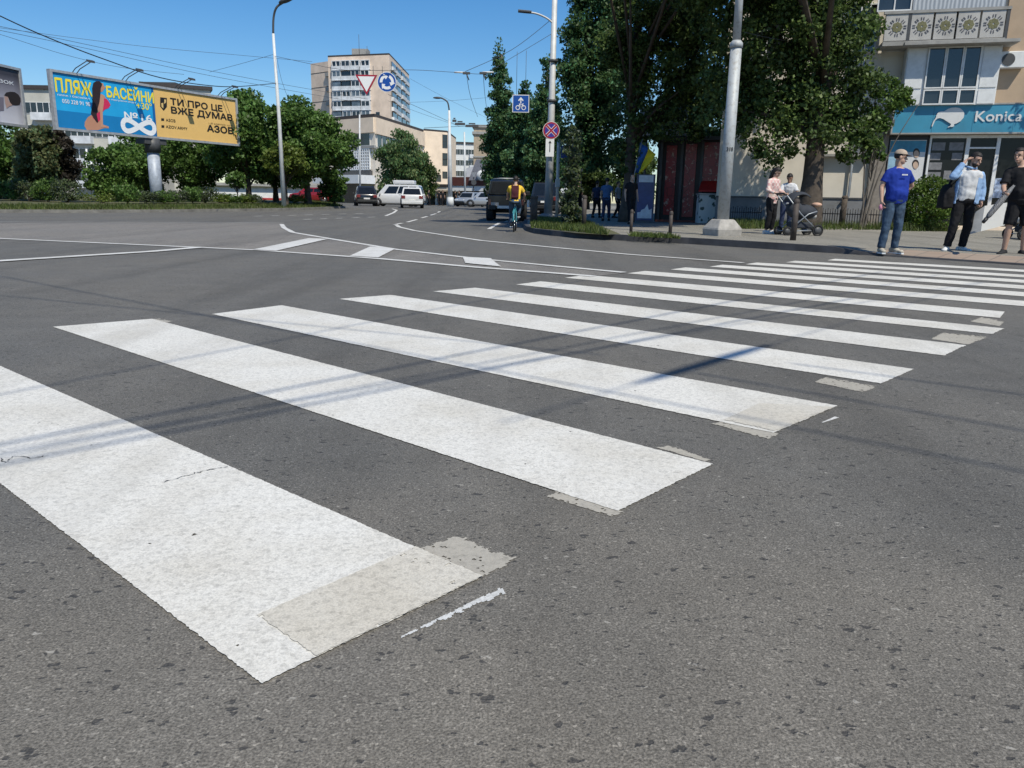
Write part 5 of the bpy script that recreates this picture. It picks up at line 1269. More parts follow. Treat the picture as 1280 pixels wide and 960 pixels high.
# ------------------------------------------------------------------ kiosk in the shade
def kiosk():
    A = at(818, 270, 33.5); Bc = at(907, 270, 32.5); f = Plane(A, Bc); p = onground(860, 270, 33, .12)
    t = thing('red_kiosk', 'dark kiosk with red printed panels in the shade of the trees', 'kiosk', (p.x, p.y, p.z))
    z0 = .12; z1 = f.px(860, 176)[1]
    b = MB(); f.slab(b, 0, z0, f.w, z1, 0, -2.6); b.build('cabin', mat('kiosk_dark', (.03, .025, .025), .5), t)
    b = MB(); f.slab(b, -.2, z1, f.w + .2, z1 + .14, .35, -2.8); b.build('roof', DGREY, t)
    mk, nt, pk = _nodes('kiosk_print'); co = coords(nt); v = tvor(nt, co, 3.0, 'DISTANCE_TO_EDGE'); nz = tnoise(nt, co, 5, 5, .7)
    c = mixc(nt, ramp(nt, nz, [(.56, 0), (.6, 1)]), (.30, .018, .022), (.45, .30, .24)); c = mixc(nt, ramp(nt, v.outputs['Distance'], [(.02, 1), (.05, 0)]), c, (.16, .01, .014)); L(nt, c, pk.inputs['Base Color']); pk.inputs['Roughness'].default_value = .35
    for (x0, x1, y0, y1) in ((829, 847, 182, 268), (852, 872, 180, 271), (877, 905, 178, 226)):
        b = MB(); a = f.px(x0, y1); c_ = f.px(x1, y0); f.slab(b, a[0], max(a[1], z0 + .1), c_[0], c_[1], .005, .06); b.build('printed_panel', mk, t)
    for x in (824, 849.5, 874.5):
        b = MB(); q = f.px(x, 250)[0]; f.slab(b, q - .05, z0, q + .05, z1 - .02, .005, .10); b.build('mullion', DGREY, t)
    RC = mat('red_canvas', (.50, .025, .02), .6)
    a = f.px(876, 240); c_ = f.px(902, 228); b = MB(); b.prism([f.p(a[0], a[1], .8), f.p(c_[0], a[1], .8), f.p(c_[0], c_[1], .06), f.p(a[0], c_[1], .06)], (0, 0, .05)); b.build('awning', RC, t)
    b = MB(); f.slab(b, f.px(822, 270)[0], .12, f.px(874, 270)[0], .22, .1, .5); b.build('plinth', mat('red_step', (.22, .07, .05), .8), t)
    # rounded pale roof sign
    q0 = f.px(796, 170, .2); q1 = f.px(822, 132, .2); b = MB(); w = q1[0] - q0[0]; h = q1[1] - q0[1]; r = .35
    pts = [(q0[0], q0[1]), (q1[0] + 1.2, q0[1]), (q1[0] + 1.2, q1[1]), (q0[0] + r, q1[1]), (q0[0] + r * .3, q1[1] - r * .3), (q0[0], q1[1] - r)]
    f.poly(b, pts, .1, -.5); b.build('roof_sign', mat('grey_plastic', (.42, .43, .43), .6), t)
    b = MB(); b.tube([f.p(q0[0] + .4, z0, .1), f.p(q0[0] + .4, q0[1], .1)], .05, 8); b.build('sign_post', DGREY, t)
    return f
KF = kiosk()
p = onground(882, 274, 31.5, .12); t = thing('utility_box', 'white utility box with dark scrawls beside the thick grey pole', 'cabinet', p)
mk, nt, pk = _nodes('scrawled_white'); c = mixc(nt, ramp(nt, tnoise(nt, coords(nt), 3.2, 2), [(.56, 0), (.58, 1)]), (.60, .60, .58), (.05, .08, .07)); L(nt, c, pk.inputs['Base Color'])
b = MB(); b.box(p + Vector((0, 0, .56)), (.72, .5, 1.12)); b.build('body', mk, t, bevel=.02)
b = MB(); b.box(p + Vector((0, 0, 1.15)), (.8, .58, .05)); b.build('lid', GALV, t)
# blue light box and flag
p = onground(805, 266, 31, .12); t = thing('advert_panel', 'blue and white upright advertising panel in the shade left of the red kiosk', 'advert', p)
b = MB(); b.box(p + Vector((0, 0, .95)), (.72, .16, 1.8)); b.build('case', mat('case_dark', (.05, .06, .09), .4), t)
AB = mat('advert_blue', (.02, .05, .18), .3); AW = mat('advert_white', (.55, .6, .68), .3)
b = MB(); b.box(p + Vector((0, -.085, .95)), (.62, .012, 1.66)); b.build('blue_sheet', AB, t)
b = MB(); b.box(p + Vector((0, -.096, 1.68)), (.56, .008, .26)); b.build('white_header', AW, t)
b = MB(); b.prism([p + Vector(v) for v in ((-.28, -.096, .18), (.28, -.096, .18), (.28, -.096, .55), (.16, -.096, .5), (.1, -.096, .72), (.0, -.096, .55), (-.12, -.096, .5), (-.16, -.096, .42), (-.28, -.096, .4))], (0, -.006, 0)); b.build('white_skyline', AW, t)
def flag():
    p = onground(792, 262, 31, .12); top = at(803, 174, 31); t = thing('flag', 'blue and yellow flag hanging from a slanted staff in front of the dark trees', 'flag', p)
    b = MB(); b.tube([p, at(793, 218, 31), top], .022, 6); b.build('staff', GALV, t)
    FB = mat('flag_blue', (.02, .10, .36), .7, var=.15, scale=5); FY = mat('flag_yellow', (.75, .62, .03), .7, var=.15, scale=5)
    a = at(800.5, 178, 31); c = at(794.2, 216, 31); u = (c - a)
    for (k0, k1, m, nm) in ((0, .5, FB, 'blue_cloth'), (.5, 1, FY, 'yellow_cloth')):
        b = MB(); n = 10; vs = []; fs = []
        for i in range(n + 1):
            for j in range(6):
                s = k0 + (k1 - k0) * j / 5
                q = a + u * (i / n) + Vector((.62 * s * (1 - .62 * (i / n) ** 1.3), 0, -.42 * s * (1 - i / n)))
                q.y += .07 * math.sin(9 * s + i * .5) ; vs.append(q)
        for i in range(n):
            for j in range(5): fs.append((6 * i + j, 6 * i + j + 1, 6 * i + j + 7, 6 * i + j + 6))
        b.add(vs, fs, 0, True); o = b.build(nm, m, t, recalc=False); so = o.modifiers.new('thick', 'SOLIDIFY'); so.thickness = .006
flag()

# ------------------------------------------------------------------ wires in the sky
W1 = .022
def wire(pts, label, r=W1, group='wires across the sky'): return cable([at(*p) for p in pts], r * .6, label, 'wire', group, 'overhead_wire', M_CABLE2 if r < .03 else M_CABLE)
wire([(-60, -10, 24), (0, 20, 25), (60, 47, 26.5), (130, 74, 28.5), (200, 97, 32), (262, 107, 37), (300, 108, 42), (345, 104, 49)], 'thick black wire sagging from the top left corner to the street lamp on the island', .032)
wire([(-40, 26, 40), (0, 33, 42), (110, 56, 46), (240, 84, 52), (345, 104, 58), (460, 124, 66)], 'thin wire falling rightwards over the blue poster, upper of a close pair', .02)
wire([(-40, 32, 40), (0, 38, 42), (110, 61, 46), (240, 90, 52), (345, 110, 58), (460, 130, 66)], 'thin wire falling rightwards over the blue poster, lower of a close pair', .02)
wire([(-20, 40, 44), (0, 43, 44), (80, 68, 47), (150, 84, 50), (230, 93, 52)], 'thin wire dipping behind the top of the blue poster from the left edge', .018)
wire([(-20, 32, 50), (60, 43, 50), (180, 58, 52), (300, 69, 55), (390, 77, 60)], 'thin faint wire crossing high above both posters almost level', .018)
wire([(262, 90, 52), (300, 80, 50), (342, 68, 49)], 'short thin wire rising to the street lamp from above the yellow poster', .018)
wire([(346, 72, 49), (352, 100, 49.2), (362, 128, 50)], 'thin stay wire hanging down beside the street lamp', .016)
wire([(343, 70, 49), (420, 86, 42), (470, 88, 36.1), (520, 87.5, 37), (578, 91, 38), (606, 91, 38), (640, 72, 38.2), (690, 42, 38.5)], 'span wire carrying the give way and roundabout signs to the grey lamp pole', .018)
wire([(578, 91, 38), (640, 62, 38.2), (692, 22, 38.5)], 'upper span wire rising to the grey lamp pole beside the lamp arm', .02)
wire([(583, 92, 38), (588, 120, 44), (597, 146, 55)], 'contact wire dropping from the span wire towards the street end, left one', .02)
wire([(604, 92, 38), (606, 118, 44), (609, 140, 55)], 'contact wire dropping from the span wire towards the street end, right one', .02)
wire([(485, 118, 70), (520, 133, 74), (570, 156, 80)], 'dark contact wire descending right of the tower to the far span', .028)
wire([(485, 126, 70), (530, 143, 76), (575, 158, 80)], 'thin contact wire just below the dark one right of the tower', .02)
wire([(511, 128, 80), (560, 126, 78), (610, 122, 76)], 'thin level wire from the tower edge towards the poplars', .018)
wire([(512, 98, 75), (560, 124, 80), (610, 148, 84)], 'thin wire slanting down right of the tower towards the poplars', .016)
wire([(530, 160, 80), (575, 158, 80), (612, 157, 80)], 'dark span of the far trolley crossing above the arcade', .035)
wire([(930, 40, 22), (960, 47, 24), (1000, 54, 27), (1030, 60, 29)], 'thin pale wire running from the thick grey pole into the big tree', .012)
INS = mat('insulator_white', (.7, .7, .68), .4)
for (x, y, lab) in ((575, 90.5, 'left'), (610, 90.3, 'right')):
    c = at(x, y, 38); b = MB(); b.tube([c - Vector((.26, 0, 0)), c + Vector((.26, 0, 0))], .035, 8); tag(b.build('insulator', INS), lab + ' one of two white insulators on the span wire above the far street', 'insulator', 'insulators on the span wire')
for (x, y, lab) in ((583, 91.5, 'left'), (604, 91.5, 'right')):
    c = at(x, y, 38); b = MB(); b.box(c, (.34, .08, .10)); b.tube([c, c + Vector((.12, 0, -.3))], .03, 6); tag(b.build('wire_clamp', DGREY), lab + ' dark clamp holding a contact wire on the span wire', 'clamp', 'clamps on the span wire')
for (x, y, w, lab) in ((575, 155, 1.0, 'left'), (590, 157.5, 1.3, 'middle'), (568, 151, .4, 'upper')):
    c = at(x, y, 80); b = MB(); b.box(c, (w, .15, .22)); b.box(c + Vector((0, 0, .22)), (w * .5, .1, .12)); tag(b.build('trolley_switch', DGREY), lab + ' dark switch fitting hanging at the far trolley crossing', 'fitting', 'fittings at the far trolley crossing')
# lamp hung on a cable over the crossing, above the frame; only its shadow lies on the stripes
ha, hb = sunshift(gp(791, 481), 6.6), sunshift(gp(962, 431), 6.6)
t = thing('hanging_lamp', 'dark lamp hung on a cable over the crossing, its slanting shadow dark on the stripes', 'lamp', hb)
b = MB(); b.tube([hb, hb.lerp(ha, .25), ha.lerp(hb, .2), ha], [.02, .038, .036, .012], 8); b.build('lamp_head', DGREY, t)
cable([hb + (hb - ha) * 4, hb, ha, ha + (ha - hb) * .6], .006, 'thin cable over the crossing from which the dark lamp hangs')
# ------------------------------------------------------------------ vehicles
TYRE = mat('tyre_rubber', (.018, .018, .019), .85); RIM = mat('wheel_rim', (.35, .36, .38), .3, .7); CARGLASS = mat('car_glass', (.010, .012, .014), .08, var=.2, spec=.5)
TRIM = mat('black_trim', (.015, .015, .016), .5); REDL = mat('tail_light', (.16, .008, .01), .2, spec=.8); WHL = mat('head_light', (.7, .72, .74), .15, spec=.8); PLATE = mat('number_plate', (.75, .75, .74), .4)
def car(name, label, loc, rz, paintm, Lc=4.4, W=1.8, H=1.5, belt=.95, clear=.2, hood=.95, roof0=.30, roof1=.92, ws=.22, rear_rake=.12, wr=.33, hoodz=.88, cat='car', rails=None, box=False):
    """front towards local +y; lengths as fractions of Lc measured from the front"""
    t = thing(name, label, cat, loc, rz)
    def X(b, nm, m, par=t, bevel=0): return b.build(nm, m, par, world=False, bevel=bevel)
    yf, yr = Lc / 2, -Lc / 2; Y = lambda f: yf - f * Lc
    st = [(0.0, .42, hoodz * .72, .80), (.03, .30, hoodz * .86, .92), (.12, clear, hoodz * .95, .985), (ws, clear, hoodz, 1.0), (ws + .08, clear, belt, 1.0), (.5, clear, belt, 1.0), (.8, clear, belt + .02, 1.0), (.95, clear + .05, belt + .02, .97), (.99, .32, belt - .02, .93), (1.0, .40, belt - .12, .90)]
    b = MB(); vs = []; fs = []; n = 10
    for f, z0, z1, w in st:
        w = w * W / 2; y = Y(f)
        half = [(w * .86, z0), (w * .97, z0 + .10), (w, z0 + (z1 - z0) * .45), (w * .985, z1 - .10), (w * .93, z1)]
        vs += [(x, y, z) for x, z in half] + [(-x, y, z) for x, z in reversed(half)]
    for i in range(len(st) - 1):
        for j in range(n): fs.append((i * n + j, i * n + (j + 1) % n, (i + 1) * n + (j + 1) % n, (i + 1) * n + j))
    fs += [tuple(range(n))[::-1], tuple(range((len(st) - 1) * n, len(st) * n))]
    b.add(vs, fs, 0, True); X(b, 'body', paintm, bevel=.02)
    wb, wt = W / 2 * .93, W / 2 * .76; y0, y1 = Y(ws), Y(.985); y2, y3 = Y(roof0 + .05), Y(roof1 - rear_rake * .5)
    zb = belt - .03
    C = [Vector(v) for v in ((-wb, y0, zb - .04), (wb, y0, zb - .04), (wb, y1, zb), (-wb, y1, zb), (-wt, y2, H - .06), (wt, y2, H - .06), (wt, y3, H - .05), (-wt, y3, H - .05))]
    b = MB(); mid = (y2 + y3) / 2
    T = [Vector((-wt * .97, y2 - .15, H)), Vector((wt * .97, y2 - .15, H)), Vector((wt * .97, y3 + .12, H)), Vector((-wt * .97, y3 + .12, H))]
    b.add(C + T, [(0, 1, 5, 4), (1, 2, 6, 5), (2, 3, 7, 6), (3, 0, 4, 7), (4, 5, 9, 8), (5, 6, 10, 9), (6, 7, 11, 10), (7, 4, 8, 11), (8, 9, 10, 11), (3, 2, 1, 0)]); X(b, 'cabin', paintm, bevel=.03)
    def pane(nm, a, bb, c, d, u0, u1, v0, v1):
        P_ = lambda u, v: (a.lerp(bb, u)).lerp(d.lerp(c, u), v)
        q = [P_(u0, v0), P_(u1, v0), P_(u1, v1), P_(u0, v1)]; nr = (q[1] - q[0]).cross(q[3] - q[0]).normalized()
        cen = sum(q, Vector()) / 4
        if nr.dot(cen - Vector((0, mid, zb + .1))) < 0: nr = -nr
        b = MB(); b.prism([p + nr * .012 for p in q], nr * -.03); return X(b, nm, CARGLASS)
    pane('windscreen', C[0], C[1], C[5], C[4], .05, .95, .1, .93)
    pane('rear_window', C[3], C[2], C[6], C[7], .08, .92, .12, .9)
    for (a, d, e, g) in ((C[1], C[2], C[6], C[5]), (C[0], C[3], C[7], C[4])):
        pane('side_window', a, d, e, g, .14, .43, .14, .9); pane('side_window', a, d, e, g, .46, .70, .14, .9); pane('side_window', a, d, e, g, .73, .93, .14, .88)
    for sy in (Y(.17), Y(.80)):
        for sx in (-1, 1):
            x = sx * (W / 2 - .10)
            b = MB(); b.lathe([(wr * .62, -.1), (wr * .93, -.11), (wr, -.07), (wr, .07), (wr * .93, .11), (wr * .62, .1)], (x, sy, wr), 'X', 20); w = X(b, 'wheel', TYRE)
            b = MB(); b.lathe([(0, -.07), (wr * .62, -.09), (wr * .64, .09), (0, .07)], (x, sy, wr), 'X', 14); X(b, 'rim', RIM, w)
            b = MB(); b.torus((sx * (W / 2 - .01), sy, wr), wr * 1.13, .035, 'X', 14, 5, arc=math.pi); X(b, 'wheel_arch', TRIM)
    for sx in (-1, 1):
        b = MB(); b.box((sx * W * .38, Y(.992), belt - .16), (W * .17, .10, .24)); X(b, 'tail_light', REDL, bevel=.02)
        b = MB(); b.box((sx * W * .34, Y(.018), hoodz * .75), (W * .2, .14, .13)); X(b, 'head_light', WHL, bevel=.02)
        b = MB(); b.box((sx * (W / 2 + .06), Y(ws + .07), belt + .06), (.16, .1, .12)); X(b, 'mirror', paintm, bevel=.03)
    b = MB(); b.box((0, Y(.998), belt - .36), (.52, .03, .12)); X(b, 'number_plate', PLATE)
    b = MB(); b.box((0, Y(1.0) + .02, .42), (W * .9, .14, .22)); X(b, 'bumper', TRIM if cat != 'car' else paintm, bevel=.03)
    b = MB(); b.box((0, Y(0.0) - .02, .42), (W * .82, .12, .26)); X(b, 'bumper', TRIM, bevel=.03)
    b = MB(); b.box((0, 0, clear + .06), (W * .84, Lc * .9, .16)); X(b, 'underbody', TRIM)
    if rails:
        for sx in (-1, 1):
            b = MB(); b.tube([(sx * wt * .9, y2 - .25, H + .05), (sx * wt * .9, y3 + .2, H + .05)], .025, 6); X(b, 'roof_rail', TRIM)
    if box:
        b = MB(); b.box((0, (y2 + y3) / 2 - .1, H + .22), (W * .5, 1.9, .34)); X(b, 'roof_box', paintm, bevel=.1)
    return t
CP_BLACK = mat('car_black', (.012, .013, .016), .25, var=.1, coat=.8); CP_WHITE = mat('car_white', (.62, .63, .64), .3, var=.04, coat=.6, dirt=.1); CP_SILVER = mat('car_silver', (.42, .44, .46), .3, .4, var=.05, coat=.6)
CP_RED = mat('car_red', (.24, .015, .02), .3, coat=.6)
car('parked_suv', 'black crossover car leaving by the island tip, left of the white van', onground(457, 257, 70), rad(14), CP_BLACK, 4.5, 1.85, 1.66, 1.0, rails=True)
car('white_van', 'white minivan with a long roof box, side on behind the white hatchback', onground(497, 257, 70), rad(84), CP_WHITE, 4.75, 1.9, 1.85, 1.05, hoodz=.95, ws=.16, roof0=.26, roof1=.99, cat='van', box=True)
car('white_hatchback', 'white hatchback seen from behind, driving away up the street', onground(515, 261, 63), rad(8), CP_WHITE, 4.2, 1.78, 1.56, .98, rails=True)
car('silver_car', 'silver car parked side on before the arcade, half hidden by the black off-road car', onground(607, 257, 80), rad(86), CP_SILVER, 4.4, 1.78, 1.48)
car('silver_car', 'small pale car facing the road beside the far sign post', onground(588, 257, 82), rad(155), CP_SILVER, 4.1, 1.72, 1.45)
car('red_car', 'red car glimpsed under the trees at the right end of the island', onground(393, 252, 71, .15), rad(80), CP_RED, 4.2, 1.75, 1.35)
car('dark_van', 'dark van parked in the shade just left of the grey lamp pole', onground(682, 265, 52), rad(-4), CP_BLACK, 4.6, 1.85, 1.95, 1.1, hoodz=1.0, ws=.12, roof0=.2, roof1=1.0, cat='van')
def offroad():
    p = gp(632.5, 276.5); t = thing('offroad_car', 'boxy black off-road car with big rear tyres, driving away ahead of the cyclist', 'car', p, rad(-1))
    X = lambda b, nm, m, par=t, bevel=0: b.build(nm, m, par, world=False, bevel=bevel)
    PB = mat('car_dark_blue', (.006, .008, .012), .3, var=.15, coat=.3); s = 1.02
    # y = 0 is the tail, front at +4
    def hull(nm, rings, m, bev=.04):
        b = MB(); n = len(rings[0]); vs = [v for r in rings for v in r]; fs = [tuple(range(n))[::-1], tuple(range((len(rings) - 1) * n, len(rings) * n))]
        for i in range(len(rings) - 1):
            for j in range(n): fs.append((i * n + j, i * n + (j + 1) % n, (i + 1) * n + (j + 1) % n, (i + 1) * n + j))
        b.add(vs, fs); return X(b, nm, m, bevel=bev)
    ring = lambda y, w0, w1, z0, z1: [(-w0, y, z0), (w0, y, z0), (w1, y, z1), (-w1, y, z1)]
    hull('body', [ring(.02, .76, .80, .52, 1.12), ring(.12, .80, .83, .48, 1.14), ring(2.4, .80, .83, .45, 1.14), ring(2.5, .78, .80, .45, 1.08), ring(3.9, .72, .74, .5, 1.02)], PB)
    hull('cabin', [ring(.04, .80, .68, 1.13, 1.72), ring(.2, .81, .70, 1.13, 1.78), ring(1.9, .81, .70, 1.13, 1.78), ring(2.45, .80, .66, 1.13, 1.70)], PB)
    b = MB(); b.prism([(-.70, .035, 1.2), (.70, .035, 1.2), (.60, .018, 1.66), (-.60, .018, 1.66)], (0, -.02, 0)); X(b, 'rear_window', CARGLASS)
    for sx in (-1, 1):
        for (y0, y1) in ((.3, 1.1), (1.2, 2.1)):
            b = MB(); b.prism([(sx * .806, y0, 1.2), (sx * .806, y1, 1.2), (sx * .722, y1, 1.66), (sx * .722, y0, 1.66)], (sx * .02, 0, 0)); X(b, 'side_window', CARGLASS)
        b = MB(); b.box((sx * .73, -.005, .82), (.12, .06, .26)); X(b, 'tail_light', REDL, bevel=.01)
        for y in (.62, 3.2):
            b = MB(); b.lathe([(.25, -.15), (.38, -.16), (.42, -.11), (.42, .11), (.38, .16), (.25, .15)], (sx * .74, y, .42), 'X', 22); w = X(b, 'wheel', TYRE)
            b = MB(); b.lathe([(0, -.1), (.25, -.13), (.26, .13), (0, .1)], (sx * .74, y, .42), 'X', 14); X(b, 'rim', DGREY, w)
            b = MB(); b.box((sx * .80, y, .93), (.2, 1.02, .07)); X(b, 'fender', TRIM, bevel=.02)
        b = MB(); b.box((sx * .93, 2.25, 1.22), (.2, .1, .2)); X(b, 'mirror', TRIM, bevel=.03)
        b = MB(); b.box((sx * .60, -.06, .58), (.3, .16, .2)); X(b, 'bumper_end', TRIM, bevel=.03)
    b = MB(); b.box((.06, -.06, .60), (.9, .14, .13)); X(b, 'bumper', mat('bumper_silver', (.5, .5, .5), .4, .3), bevel=.02)
    b = MB(); b.box((-.5, -.02, .72), (.34, .02, .16)); X(b, 'number_plate', mat('plate_dim', (.3, .3, .3), .5))
    b = MB(); b.box((0, .0, 1.16), (1.5, .03, .03)); X(b, 'tailgate_trim', TRIM)
    b = MB(); b.tube([(-.6, .3, 1.80), (-.3, .28, 1.83), (.55, .28, 1.83)], .025, 6); X(b, 'roof_bar', GALV)
    b = MB(); b.cyl((-.8, .62, .42), (.8, .62, .42), .07, n=8); b.box((0, 1.9, .52), (.9, 3.2, .14)); X(b, 'axle', TRIM)
    b = MB(); b.tube([(.52, -.02, .38), (.52, .5, .40)], .04, 8); X(b, 'exhaust', GALV)
offroad()
# ------------------------------------------------------------------ bicycle
def bicycle(loc, rz):
    t = thing('bicycle', 'teal city bicycle ridden by the cyclist with the yellow shirt', 'bicycle', loc, rz)
    X = lambda b, nm, m, par=t: b.build(nm, m, par, world=False)
    TEAL = mat('teal_paint', (.06, .30, .33), .35, coat=.4); CH = mat('chrome', (.5, .5, .5), .2, .9)
    for y in (-.52, .52):        # front is -y
        b = MB(); b.torus((0, y, .345), .325, .021, 'X', 28, 7); w = X(b, 'wheel', TYRE)
        b = MB(); b.torus((0, y, .345), .298, .009, 'X', 28, 5); X(b, 'rim', CH, w)
        b = MB()
        for k in range(14):
            a = k * math.pi / 7; b.tube([(.02 * (-1) ** k, y, .345), (0, y + .3 * math.cos(a), .345 + .3 * math.sin(a))], .002, 3)
        X(b, 'spokes', CH, w); b = MB(); b.cyl((-.05, y, .345), (.05, y, .345), .025, n=8); X(b, 'hub', CH, w)
    b = MB(); bb = (0, .08, .30); st = (0, .24, .80); hd = (0, -.36, .84); hl = (0, -.39, .66)
    for a, c, r in ((bb, st, .019), (st, hd, .018), (bb, hl, .022), (hd, hl, .022)): b.tube([a, c], r, 8)
    for s in (-1, 1):
        b.tube([(s * .03, .08, .30), (s * .065, .52, .345)], .011, 6); b.tube([(s * .02, .25, .76), (s * .06, .40, .62), (s * .07, .52, .345)], .012, 6)
    b.tube([(-.065, .37, .66), (.065, .37, .66)], .012, 6); X(b, 'frame', TEAL)
    b = MB()
    for s in (-1, 1): b.tube([(0, -.39, .66), (s * .05, -.41, .62), (s * .05, -.52, .345)], .013, 6)
    X(b, 'fork', TEAL); b = MB(); b.tube([(-.29, -.33, 1.0), (-.2, -.42, 1.03), (0, -.42, 1.0), (.2, -.42, 1.03), (.29, -.33, 1.0)], .013, 7); b.tube([hd, (0, -.41, 1.0)], .014, 7); X(b, 'handlebar', BLACK)
    b = MB(); b.tube([st, (0, .27, .90)], .014, 7); X(b, 'seat_post', CH); b = MB(); b.ell((0, .27, .93), (.09, .14, .04), 12, 6); b.ell((0, .14, .925), (.035, .1, .03), 10, 6); X(b, 'saddle', BLACK)
    for s, dz in ((-1, -1), (1, 1)):
        b = MB(); b.tube([(s * .05, .08, .30), (s * .07, .08 - .03, .30 + dz * .165)], .012, 6); c = X(b, 'crank', CH)
        b = MB(); b.box((s * .12, .05, .30 + dz * .165), (.1, .09, .025)); X(b, 'pedal', BLACK, c)
    b = MB(); b.torus((.03, .08, .30), .09, .008, 'X', 20, 5); X(b, 'chainring', CH)
    b = MB(); b.torus((0, .52, .345), .365, .022, 'X', 16, 5, arc=math.pi * .75); X(b, 'mudguard', TEAL)
    return t
# ------------------------------------------------------------------ pram
def pram(loc, rz, label):
    t = thing('pram', label, 'pram', loc, rz); X = lambda b, nm, m, par=t, bevel=0: b.build(nm, m, par, world=False, bevel=bevel)
    CL = mat('pram_cloth', (.035, .04, .05), .85, bmp=.3, bscale=90); CL2 = mat('pram_cloth_pale', (.45, .44, .42), .85)
    for (x, y, r) in ((-.42, -.24, .12), (-.42, .24, .12), (.38, -.27, .15), (.38, .27, .15)):
        b = MB(); b.torus((x, y, r), r - .025, .026, 'Y', 20, 7); w = X(b, 'wheel', TYRE); b = MB(); b.lathe([(0, -.02), (r * .6, -.025), (r * .62, .025), (0, .02)], (x, y, r), 'Y', 12); X(b, 'rim', DGREY, w)
    b = MB()
    for s in (-1, 1):
        b.tube([(.38, s * .25, .15), (-.1, s * .25, .55), (-.52, s * .25, 1.0)], .016, 7); b.tube([(-.42, s * .24, .12), (.1, s * .25, .55), (.32, s * .25, .62)], .016, 7); b.tube([(-.42, s * .22, .12), (.38, s * .22, .15)], .012, 6)
    X(b, 'frame', GALV); b = MB(); b.tube([(-.52, -.25, 1.0), (-.58, -.2, 1.04), (-.58, .2, 1.04), (-.52, .25, 1.0)], .02, 8); X(b, 'handle', BLACK)
    b = MB(); b.ell((.06, 0, .60), (.40, .24, .19), 18, 12); b.ell((-.16, 0, .66), (.2, .23, .2), 14, 10); X(b, 'carrycot', CL)
    b = MB(); vs = []; fs = []; n, m = 10, 8
    for i in range(n + 1):
        a = math.pi * (.12 + .62 * i / n)
        for j in range(m + 1):
            c = -1 + 2 * j / m; w = math.sqrt(max(0, 1 - (abs(c) ** 3) * .35)); vs.append((-.08 - .36 * math.cos(a) * w, c * .24, .74 + .36 * math.sin(a) * w))
    for i in range(n):
        for j in range(m): q = i * (m + 1) + j; fs.append((q, q + 1, q + m + 2, q + m + 1))
    b.add(vs, fs, 0, True); o = X(b, 'canopy', CL); so = o.modifiers.new('thick', 'SOLIDIFY'); so.thickness = .015
    b = MB(); b.box((.02, 0, .27), (.55, .36, .16)); X(b, 'basket', CL, bevel=.04); b = MB(); b.ell((.18, 0, .64), (.16, .18, .07)); b.ell((.36, .05, .5), (.1, .16, .09)); X(b, 'blanket', CL2)
    b = MB(); b.ell((.40, -.05, .78), (.12, .16, .06)); X(b, 'blanket', mat('peach_cloth', (.55, .35, .25), .9))
    return t
# ------------------------------------------------------------------ people
SKIN = mat('skin', (.46, .29, .21), .55, var=.06, scale=12); SKIN_T = mat('skin_tan', (.36, .20, .13), .55, var=.06, scale=12)
HAIR = mat('hair_dark', (.018, .014, .012), .6, var=.3, scale=40, bmp=.4, bscale=120); EYE = mat('eye_dark', (.02, .015, .012), .3); LIP = mat('lips', (.36, .15, .13), .5)
def cloth(name, col, var=.15): return mat(name, col, .85, var=var, scale=7, bmp=.25, bscale=140, spec=.2)
BASE = dict(pel=(0, 0, .96), nk=(0, .01, 1.50), hd=(0, -.015, 1.665), shA=(-.18, .01, 1.405), shB=(.18, .01, 1.405), elA=(-.24, .03, 1.15), elB=(.24, .03, 1.15),
            wrA=(-.25, -.06, .90), wrB=(.25, -.06, .90), hpA=(-.09, 0, .93), hpB=(.09, 0, .93), knA=(-.105, -.03, .50), knB=(.105, -.03, .50), anA=(-.115, .03, .085), anB=(.115, .03, .085))
